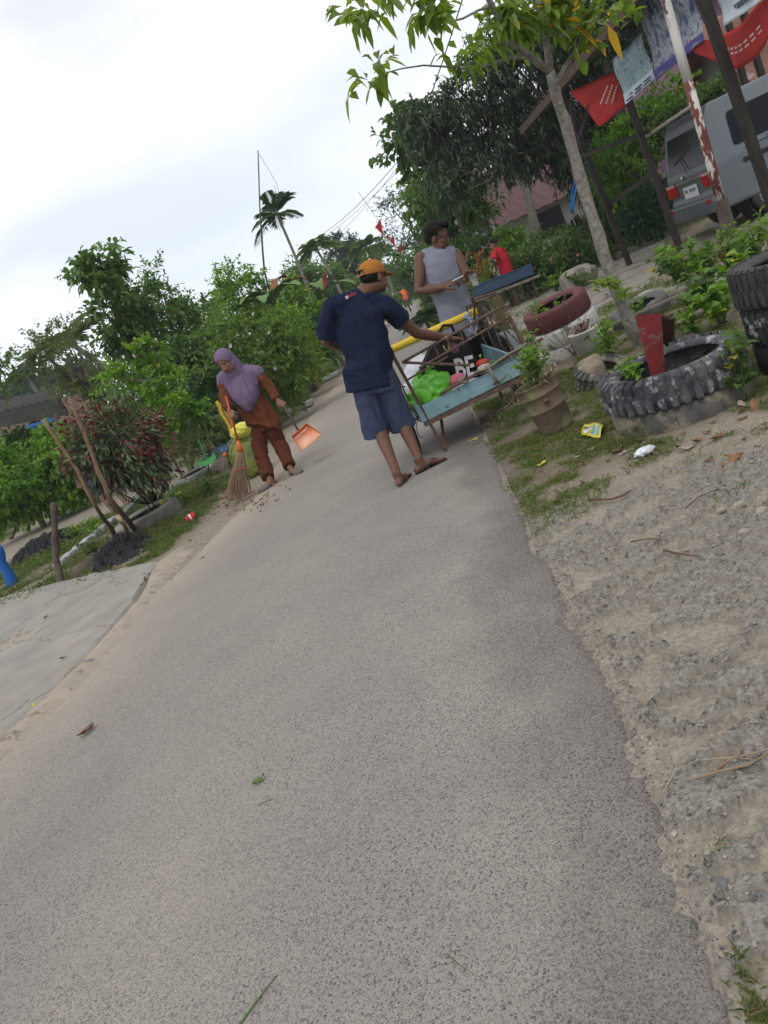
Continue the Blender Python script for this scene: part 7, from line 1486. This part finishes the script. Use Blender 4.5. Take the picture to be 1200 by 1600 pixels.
# left shed and house roofs
old=mat('old grey asbestos roof',(.045,.043,.04),(.028,.026,.025),5,.9,.006,15)
T=thing('shed','low open shed with a dark grey roof and blue beams at the left edge','shed',D(20,720,19.5)*A(1,1,0))
r0,r1=D(-40,652,19.5),D(92,622,19.0); up1=A(-.4,2.6,.35); rows=[]
for i in range(50):
    t=i/49; rows.append([r0+(r1-r0)*t+up1*v_+A(0,0,.03*math.sin(i*1.4)) for v_ in (0,.33,.66,1)])
m=M(); m.grid(rows,.04); m.build('roof',old,T)
m=M(); 
m.grid([[r0-A(0,0,.02),r1-A(0,0,.02)],[r0-A(0,-.02,.36),r1-A(0,-.02,.42)]],.05); m.build('fascia',mat('grey weathered fascia',(.07,.066,.06),(.04,.038,.035),6,.9,.004,20,stretch=(.3,1,3)),T)
blb=mat('blue painted beam',(.03,.16,.38),(.03,.12,.28),6,.6); m=M(); m.beam(D(40,668,19.2),D(92,652,19.1),.08,.07); m.build('beam',blb,T); m=M(); m.beam(D(52,665,19.2),D(70,700,19.3)*A(1,1,0)+A(0,0,.2),.07,.07,(0,1,0)); m.build('post',blb,T)
house('small house with a rusty red gable roof far behind the left shed',D(60,640,36)*A(1,1,0),4.2,4.5,2.0,1.25,mat('dark plank wall',(.08,.06,.05),(.05,.04,.035)),mat('rust red roof sheets',(.12,.06,.05),(.08,.045,.04),3,.8),.3,.5)
m=M(); a,b=D(150,730,20),D(118,742,19); m.beam(a*A(1,1,0)+A(0,0,.12),b*A(1,1,0)+A(0,0,.12),.25,.25); o=m.build('log',greywood,origin=a,bevel=.06); tag(o,'old log lying at the foot of the green hedge beside the sand path','log')
# ---------------------------------------------------------------- ground cover: grass (nobody could count it)
def zat(x,y): return height(np.asarray([x],float),np.asarray([y],float))[0]
def scatter(n,x0,x1,y0,y1,thr=.25,extra=None):
    out=[]; 
    while len(out)<n:
        x=rng.uniform(x0,x1,4000); y=y0+(y1-y0)*rng.random(4000)**1.3; g=zones(x,y)[:,0]; k=(g>thr)&(rng.random(4000)<g)
        if extra is not None: k&=extra(x,y)
        out+=list(zip(x[k],y[k]))
        if k.sum()==0: break
    p=np.array(out[:n]); return np.c_[p,height(p[:,0],p[:,1])]
tyre_c=[(1.86,4.46,.43),(2.64,4.3,.34),(float(r3[0]),float(r3[1]),.34),(float(G(240,812)[0]),float(G(240,812)[1]),.46)]
def off_tyres(x,y):
    k=np.ones(x.shape,bool)
    for (a,b,r) in tyre_c: k&=np.hypot(x-a,y-b)>r
    return k
def grass(name,label_mat,pts,h,w_,per,r3=.12,spread=.02,lean=.5,parent=None):
    n=len(pts); P=np.repeat(pts,per,0)+rng.normal(0,1,(n*per,3))*A(spread,spread,0); d=rng.normal(0,lean,(n*per,3)); d[:,2]=1
    lf=Leaves(); hh=np.repeat(h*rng.uniform(.4,1.3,n),per)*rng.uniform(.6,1.2,n*per); r=np.clip(np.repeat(rng.random(n),per)*.7+rng.random(n*per)*.4,0,1)
    S=rdir(n*per); lf.add2(P,d,hh,w_,r=r,g=(rng.random(n*per)<r3)*1.,droop=.25,up=S); o=lf.build(name,label_mat); o['kind']='stuff'; return o
grass('verge_grass',L_grass,scatter(5200,.3,3.6,3.2,7.6,.12,off_tyres),.045,.0045,7,.25,.02,.7)
grass('verge_grass',L_grass,scatter(900,.16,.6,.85,1.5,.15),.028,.0035,6,.3,.012,.8)
grass('yard_grass',L_grass,scatter(9000,2.5,12,7.5,24,.25),.09,.012,5,.15,.06,.6)
grass('roadside_grass',L_grass,scatter(12000,-5.5,.4,7.6,22,.2,lambda x,y:(segd(x,y,DA,DB)>.2)&(x<xl(y)-.6)&off_tyres(x,y)&(y>8.9-.82*(x+4.4)*(x>-4.4))),.085,.009,5,.15,.05,.6)
grass('field_grass',L_grass,scatter(9000,-16,-2,11,34,.3),.16,.02,4,.15,.12,.5)
grass('far_verge_grass',L_grass,scatter(5000,-1,9,22,60,.3,lambda x,y:(x<xl(y)-.5)|(x>xr(y)+.3)),.22,.03,4,.15,.15,.5)
# taller weed tufts by hand: bucket, posts, ditch
def tuft(label,c,n,h,w_=.006,lm=L_grass,lean=.55,name='grass_tuft',cat='grass tuft',spread=.05,r3=.2):
    c=np.asarray(c,float); lf=Leaves(); P=c+rng.normal(0,1,(n,3))*A(spread,spread,0); d=rng.normal(0,lean,(n,3)); d[:,2]=1; lf.add(P,d,h*rng.uniform(.5,1.15,n),w_,droop=.45,g=(rng.random(n)<r3)*1.,up=rdir(n),shape=.5); o=lf.build(name,lm,origin=c); return tag(o,label,cat)
tuft('long grass tuft at the road edge under the right end of the handcart',G(800,665,.0),110,.24); tuft('dense green grass tuft in front of the large lugged tyre',G(1010,675,0),150,.15,spread=.09); tuft('dry grass hanging over the left side of the rusty bucket',G(818,640,.05),80,.30,.004,L_straw,.7,spread=.04)
tuft('grass tuft at the road edge below the handcart, left of the fallen leaves',G(820,745,0),110,.06,.004,spread=.07); tuft('grass tuft beside the yellow packet near the rusty bucket',G(905,690,0),90,.09,.005,spread=.06); tuft('grass tuft between the two sludge heaps',G(165,850,0),120,.20,spread=.09); tuft('tall grass tuft by the large grey tyre planter',G(240,850,0),120,.18,spread=.08); tuft('small grass tuft behind the red cup',G(310,770,0),120,.16,spread=.12)
tuft('weedy tuft at the foot of the dark stake',G(115,885,0),90,.16,spread=.08)
tuft('green tuft at the bottom right corner beside the broken asphalt',G(1185,1440,0),60,.035,.003,spread=.02); tuft('grass tuft among the pebbles at the right edge',G(1140,770,0),60,.06,.004,spread=.05); tuft('small grass tuft right of the white crumpled plastic',G(1090,720,0),70,.06,.004,spread=.07)
# weeds with broad leaves
bkc=bc+e*0
herb('weed','bright weeds growing out of the top of the rusty bucket',bc+A(-.02,.02,.33),9,.24,.09,.04,L_lime,'weed',.6,10,.004,.05,nstem=greenstem)
herb('weed','tall thin weed leaning left out of the rusty bucket',bc+A(-.07,-.02,.32),9,.34,.07,.022,L_lime,'weed',.8,9,.003,.05,nstem=greenstem)
herb('weed','dry stems hanging over the front of the rusty bucket',bc+A(.0,-.08,.33),12,.22,.05,.012,L_straw,'weed',1.2,6,.002,up=-.2)
herb('weed','leafy weed beside the mossy post above the rusty bucket',G(838,580,.12),7,.34,.10,.045,L_mid,'weed',.4,9,.004,nstem=greenstem)
herb('weed','yellow green seedling hanging over the near rim inside the large lugged tyre',A(1.62,4.32,.30),7,.15,.06,.03,L_lime,'weed',.9,8,.003,.04,nstem=greenstem,up=.1)
herb('weed','thin stemmed weed with round leaves at the right of the large lugged tyre',G(1168,625,0),6,.40,.085,.06,L_mid,'weed',.35,8,.004,.08,nstem=greenstem)
herb('weed','low round leaved weed in front of the large lugged tyre, near the right edge',G(1105,640,0),9,.14,.06,.045,L_mid,'weed',.9,7,.003,nstem=greenstem)
herb('weed','small weed sprouting from the dark red tyre',r3b+A(-.18,-.05,.42),6,.22,.075,.035,L_lime,'weed',.5,8,.003,nstem=greenstem)
herb('weed','second small weed sprouting from the middle of the dark red tyre',r3b+A(.05,-.03,.40),5,.18,.06,.03,L_lime,'weed',.5,8,.003,nstem=greenstem)
herb('weed','low green weed in the opening of the flat grey tyre',G(1000,500,.08),8,.18,.08,.04,L_lime,'weed',.7,8,.003,nstem=greenstem)
herb('weed','yellowing weed behind the rim of the large lugged tyre near the young tree',G(955,555,.08),8,.26,.09,.045,L_lime,'weed',.5,8,.004,.05,nstem=greenstem)
herb('weed','bright weed right of the rusty tin sheet',G(1085,530,.05),9,.22,.09,.05,L_lime,'weed',.6,9,.004,nstem=greenstem)
herb('weed','broad leaved weed at the base of the dark red tyre stack',G(880,560,.0),9,.22,.10,.045,L_mid,'weed',.6,8,.004,nstem=greenstem)
herb('weed','twiggy dry weed on the left side of the dark red tyre',r3b+A(-.1,-.38,.05),10,.55,.03,.012,L_straw,'weed',.7,4,.003)
for k,(px,py,h,lb) in enumerate([(1075,455,.42,'tall green weed clump on the rubble mound, left of the red and white pole'),(1110,450,.50,'largest leafy weed clump on the rubble mound beside the pole foot'),(1145,440,.45,'leafy weed clump directly in front of the pole foot'),(1185,415,.42,'weed clump behind the black tyres at the right edge'),(1050,430,.30,'low weed clump at the far left of the rubble mound'),(1165,470,.36,'weed clump between the pole foot and the black tyres'),(1095,490,.30,'small weed clump over the broken boards'),(1130,505,.30,'weed clump above the white painted truck tyre')]):
    herb('weed',lb,G(px,py,.08),14,h,.12,.065,(L_mid,L_lime)[k%2],'weed',.7,10,.005,.03,'weed clumps on the rubble mound',nstem=greenstem)
for k,(px,py,lb) in enumerate([(915,448,'grassy weed patch left of the rounded brown rock'),(870,455,'weed patch at the foot of the flowering bush, beside the blue table'),(960,405,'low weed patch in front of the picket fence'),(1000,385,'low weed patch by the second black post of the pavilion'),(1050,360,'low weed patch in front of the rear of the van')]):
    herb('weed',lb,G(px,py,0),16,.30,.14,.05,(L_mid,L_lime)[k%2],'weed',1.3,8,.005,.03,'low weed patches along the fence',nstem=greenstem)
for k,(px,py,h,lb) in enumerate([(150,838,.25,'leafy weed in the ditch beside the pale concrete edge'),(150,868,.18,'small leafy weed left of the near sludge heap'),(285,790,.22,'leafy weed beside the faded yellow block'),(330,770,.2,'leafy weed between the red cup and the broom'),(120,840,.2,'weed at the left of the ditch edge')]):
    herb('weed',lb,G(px,py,0),12,h,.08,.04,(L_lime,L_mid)[k%2],'weed',.9,8,.003,.05,'weeds along the ditch',nstem=greenstem)
# ---------------------------------------------------------------- fallen leaves
dl1=mat('brown fallen leaf',(.16,.085,.05),(.10,.05,.035),20,.7,.001,60); dl2=mat('orange brown fallen leaf',(.22,.11,.055),(.16,.08,.04),20,.7); dl3=mat('pale dry leaf',(.33,.27,.20),(.24,.19,.14),20,.8); dl4=mat('yellow fallen leaf',(.45,.38,.05),(.36,.30,.04),20,.6); dl5=mat('dark red fallen leaf',(.17,.03,.025),(.10,.02,.02),20,.6); dlg=mat('green fallen leaf',(.08,.15,.03),(.06,.11,.02),20,.6)
def leafmesh(L,W,mt,curl,seed,name='fallen_leaf'):
    P=[]; n=9
    for i in range(n):
        t=i/(n-1); w_=W*.5*math.sin(math.pi*min(.999,t*.96+.02))**.8; P.append([A(L*(t-.5),w_*j,curl*L*((t-.5)**2)*1.6+w_*abs(j)*.5*curl*2+.004*math.sin(seed+t*7+j*2)+.006) for j in (-1,-.5,0,.5,1)])
    m=M(); m.grid(P,.0012); return m
def fall(px,py,L,mt,label,group=None,rot=None,curl=.35,wr=.42,z=None):
    m=leafmesh(L,L*wr,mt,curl,px); o=m.build('fallen_leaf',mt,smooth=True); p=G(px,py,0); 
    onroad=(p[0]<xr(p[1])) and (p[0]>xl(p[1])); zz=.03 if onroad else (.045 if p[0]<-2 and p[1]<8 else zat(p[0],p[1])+.004)
    o.location=(p[0],p[1],zz if z is None else z); o.rotation_euler=(rng.normal(0,.15),rng.normal(0,.15),rng.uniform(0,6.28) if rot is None else rot); return tag(o,label,'leaf',group)
gr1='brown fallen leaves scattered on the right verge'
for k in range(60):
    for _ in range(50):
        px,py=rng.uniform(770,1200),rng.uniform(620,745); p=G(px,py)
        if p[0]>xr(p[1])+.05 and off_tyres(np.array([p[0]]),np.array([p[1]]))[0] and np.hypot(p[0]-bc[0],p[1]-bc[1])>.2: break
    fall(px,py,rng.uniform(.03,.07),(dl1,dl1,dl2,dl3,dl1)[k%5],'dry brown fallen leaf lying on the grassy right verge',gr1,curl=rng.uniform(.1,.6))
for (px,py,L,mt,lb,rot) in [(742,695,.085,dl4,'yellow fallen leaf on the road beside the handcart leg',.3),(848,729,.07,dl4,'curled ochre leaf on the sandy verge below the rusty bucket',.4),(965,706,.10,dl1,'brown leaf left of the white crumpled plastic',.5),(1143,722,.11,dl2,'large orange brown leaf on the verge at the right',.3),(1180,637,.11,dl2,'big tan curled leaf standing near the right edge below the weeds',1.0),(1120,682,.10,dl2,'orange brown leaf under the large lugged tyre, right side',.2),(1072,700,.10,dl3,'pale curled leaf right of the white crumpled plastic',.2),(1160,636,.09,dl3,'white grey dry leaf left of the big tan curled leaf',1.4),
    (140,1152,.10,dl1,'curled dark brown leaf alone on the near left part of the road',1.0),(148,1146,.06,dl1,'small piece of leaf stuck to the curled dark brown leaf',1.2),(59,1113,.04,dl4,'small pale yellow leaf at the sand drift on the left',.3),(76,972,.06,dlg,'olive green leaf on the concrete apron',.9),(226,922,.05,dlg,'green leaf at the top of the sand drift',.9),(104,1038,.05,dl1,'small brown leaf on the concrete apron edge',.4),(340,792,.06,dl5,'dark red leaf swept up beside the broom',.5),(412,1232,.05,dlg,'thin green leaf scrap in the middle of the road',.6),(319,878,.04,dlg,'green leaf scrap on the road left of centre',.5)]:
    fall(px,py,L,mt,lb,None,rot)
# swept heap by the broom
gr2='leaves swept together in front of the broom'
for k in range(46):
    px,py=rng.normal(378,24),rng.normal(788,9)
    if px>345: fall(px,py,rng.uniform(.04,.09),(dl1,dl5,dl1,dl2)[k%4],'small brown or dark red leaf of the heap swept up by the broom',gr2,curl=.5,z=.035+rng.uniform(0,.03))
gr3='leaf scraps scattered along the left road edge'
for k in range(60):
    t=rng.random(); px=120+330*t+rng.normal(0,8); py=905-150*t+rng.normal(0,9)+ (8 if px>360 else 0); fall(px,py,rng.uniform(.025,.07),(dl1,dl2,dl3,dlg)[k%4],'small leaf scrap at the left road edge between the stake and the broom',gr3,curl=.4)
# crumbs and pebbles: nobody could count them
def pebbles(name,pts,s0,s1,mt):
    bm=bmesh.new(); bmesh.ops.create_icosphere(bm,subdivisions=1,radius=1); v=np.array([q.co[:] for q in bm.verts]); f=np.array([[q.index for q in g.verts] for g in bm.faces]); bm.free()
    n=len(pts); s=np.exp(rng.uniform(math.log(s0),math.log(s1),n)); a=rng.uniform(0,6.28,n); st=rng.uniform(.55,1.2,(n,3))*A(1,.8,.55); W_=v[None]*(1+rng.normal(0,.12,(n,len(v),1)))*st[:,None]*s[:,None,None]
    x=W_[...,0]*np.cos(a)[:,None]-W_[...,1]*np.sin(a)[:,None]; y=W_[...,0]*np.sin(a)[:,None]+W_[...,1]*np.cos(a)[:,None]; V=np.stack([x,y,W_[...,2]],2)+pts[:,None]
    T=(f[None]+(np.arange(n)*len(v))[:,None,None]).reshape(-1,3); me=raw_mesh(name,V.reshape(-1,3),None,tri=T); o=bpy.data.objects.new(name,me); C.objects.link(o); me.materials.append(mt); o['kind']='stuff'; return o
def rnd(n,x0,x1,y0,y1,cond):
    out=np.zeros((0,2))
    while len(out)<n:
        p=np.c_[rng.uniform(x0,x1,6000),rng.uniform(y0,y1,6000)]; out=np.vstack([out,p[cond(p[:,0],p[:,1])]])
    p=out[:n]; return np.c_[p,height(p[:,0],p[:,1])]
rt=lambda x,y:(x>xr(y)-.02)
pebbles('gravel',rnd(5200,.1,2.2,.9,4.4,lambda x,y:rt(x,y)&(vn(x*3,y*3,77)>.35)),.0012,.0052,mat('mixed grey gravel',(.10,.10,.105),(.34,.31,.27),60,.9,coord='Object'))
pebbles('gravel',rnd(900,.1,2.2,.9,4.4,lambda x,y:rt(x,y)),.003,.009,mat('dusty gravel',(.20,.18,.155),(.38,.34,.28),60,.9))
pebbles('gravel',rnd(2600,-.2,1.2,.9,6.0,lambda x,y:(np.abs(x-xr(y)-.01)<.06*(.4+vn(y*4,y*0,5)))),.002,.0075,mat('dark asphalt crumbs',(.06,.06,.065),(.19,.18,.17),60,.9))
pebbles('sand_crumbs',rnd(1500,-4.2,-.6,4.2,9.5,lambda x,y:(np.abs(x-xl(y)+.05)<.25)),.003,.010,mat('brown crumbs',(.10,.075,.05),(.26,.21,.15),40,.9))
pebbles('crust_crumbs',rnd(5500,.1,2.2,.9,4.4,lambda x,y:rt(x,y)&(crustmask(x,y)>.6))+A(0,0,.001),.002,.0072,mat('grey crumbled surfacing',(.13,.125,.115),(.30,.28,.245),50,.95))
# ---------------------------------------------------------------- packet, plastic, straw
pk=thing('packet','empty yellow and blue snack packet on the grass beside the rusty bucket','packet',G(925,672,.02)); q=[G(908,681,.02),G(938,683,.025),G(943,663,.035),G(913,661,.04)]; 
m=M(); P=[[ (q[0]+(q[1]-q[0])*u_)*(1-v_)+(q[3]+(q[2]-q[3])*u_)*v_+A(0,0,.008*math.sin(u_*6+v_*4)) for u_ in np.linspace(0,1,9)] for v_ in np.linspace(0,1,7)]; m.grid(P,.002); m.build('wrapper',mat('yellow wrapper',(.62,.52,.02),(.56,.46,.02),9,.35,spec=.5),pk,smooth=True)
P=np.array(P)+A(0,0,.0035); bl_=mat('blue wrapper print',(.04,.25,.55),(.10,.40,.65),30,.35,spec=.5)
m=M(); m.grid(P[1:6,1:4]); m.build('white_panel',mat('white wrapper print',(.7,.7,.66),rough=.4),pk); m=M(); m.grid(P[1:6,4:6]+A(0,0,.001)); m.build('blue_panel',bl_,pk); m=M(); m.grid(P[1:6,6:8]+A(0,0,.001)); m.build('blue_panel',bl_,pk)
e1=unit(q[1]-q[0]); e2=unit((q[3]-q[0])-e1*np.dot(q[3]-q[0],e1)); txt('packet_text','mycil',P[3,1]+A(0,0,.010)-e2*.012,.036,mat('black print',(.02,.02,.02)),pk,e1,e2,.0006,.0008)
crumple('crumpled_plastic','white crumpled plastic scrap on the verge below the large lugged tyre','plastic scrap',G(1007,705,.02),(.045,.03,.018),mat('white plastic film',(.66,.68,.72),(.5,.52,.56),20,.3,.004,60,spec=.5),41,.9,14)
def straw(label,pts,r,mt=None,name='straw'):
    P=[G(a,b,c) for a,b,c in pts]; P=[p+A(0,0,max(0,zat(p[0],p[1])+.004) if p[0]>xr(p[1]) else 0) for p in P]; m=M(); m.tube(P,[r]*(len(P)-1)+[r*.5],6); o=m.build(name,mt or mat('tan straw',(.30,.21,.13),(.20,.14,.09),30,.8),smooth=True,origin=P[0]); return tag(o,label,'straw')
straw('thick tan straw, lowest of the bundle at the right edge',[(1093,1233,.008),(1130,1222,.02),(1170,1200,.02),(1205,1183,.02)],.0035); straw('second tan straw crossing above the thick one at the right edge',[(1115,1212,.008),(1150,1203,.022),(1205,1180,.025)],.003)
straw('long thin straw curving left from the bundle at the right edge',[(1028,1254,.012),(1062,1220,.014),(1095,1205,.016),(1150,1202,.02),(1180,1196,.02)],.0018,dl3); straw('short straw pointing up left from the bundle',[(1112,1178,.012),(1135,1194,.018),(1148,1200,.02)],.002)
straw('pale straw lying level above the bundle at the right edge',[(1140,1145,.012),(1175,1147,.016),(1205,1146,.014)],.0018,dl3)
straw('brown twig in the middle of the verge',[(1037,860,.02),(1065,866,.03),(1097,875,.02)],.004,dl1,'twig'); straw('short brown twig left of the longer twig on the verge',[(985,847,.02),(1015,847,.024),(1046,845,.02)],.003,dl1,'twig')
straw('curved dry pod on the sandy verge below the grass',[(928,788,.015),(955,782,.02),(975,774,.03),(988,768,.02)],.006,dl1,'twig'); straw('long brown twig at the right end of the grass',[(1070,795,.015),(1095,783,.02),(1125,770,.02)],.003,dl1,'twig')
straw('green grass blade lying at the bottom of the road',[(375,1600,.03),(400,1565,.034),(433,1523,.03)],.0022,dlg,'straw'); straw('thin green blade in the lower middle of the road',[(697,1490,.03),(715,1505,.032),(737,1520,.03)],.001,dlg,'straw')
straw('thin pale green blade at the middle left of the road',[(403,1258,.03),(415,1252,.034),(427,1247,.03)],.0014,dlg,'straw')
# ---------------------------------------------------------------- damp air that fades the far end of the road
hm2=bpy.data.materials.new('damp air'); hm2.use_nodes=True; n_=hm2.node_tree; n_.nodes.clear(); ou=n_.nodes.new('ShaderNodeOutputMaterial'); pv=n_.nodes.new('ShaderNodeVolumePrincipled')
pv.inputs['Color'].default_value=(.86,.91,.96,1); pv.inputs['Density'].default_value=.0010; n_.links.new(pv.outputs[0],ou.inputs['Volume'])
m=M(); m.box((10,110,5.2),(130,150,6.4)); hz=m.build('haze',hm2); hz['kind']='stuff'
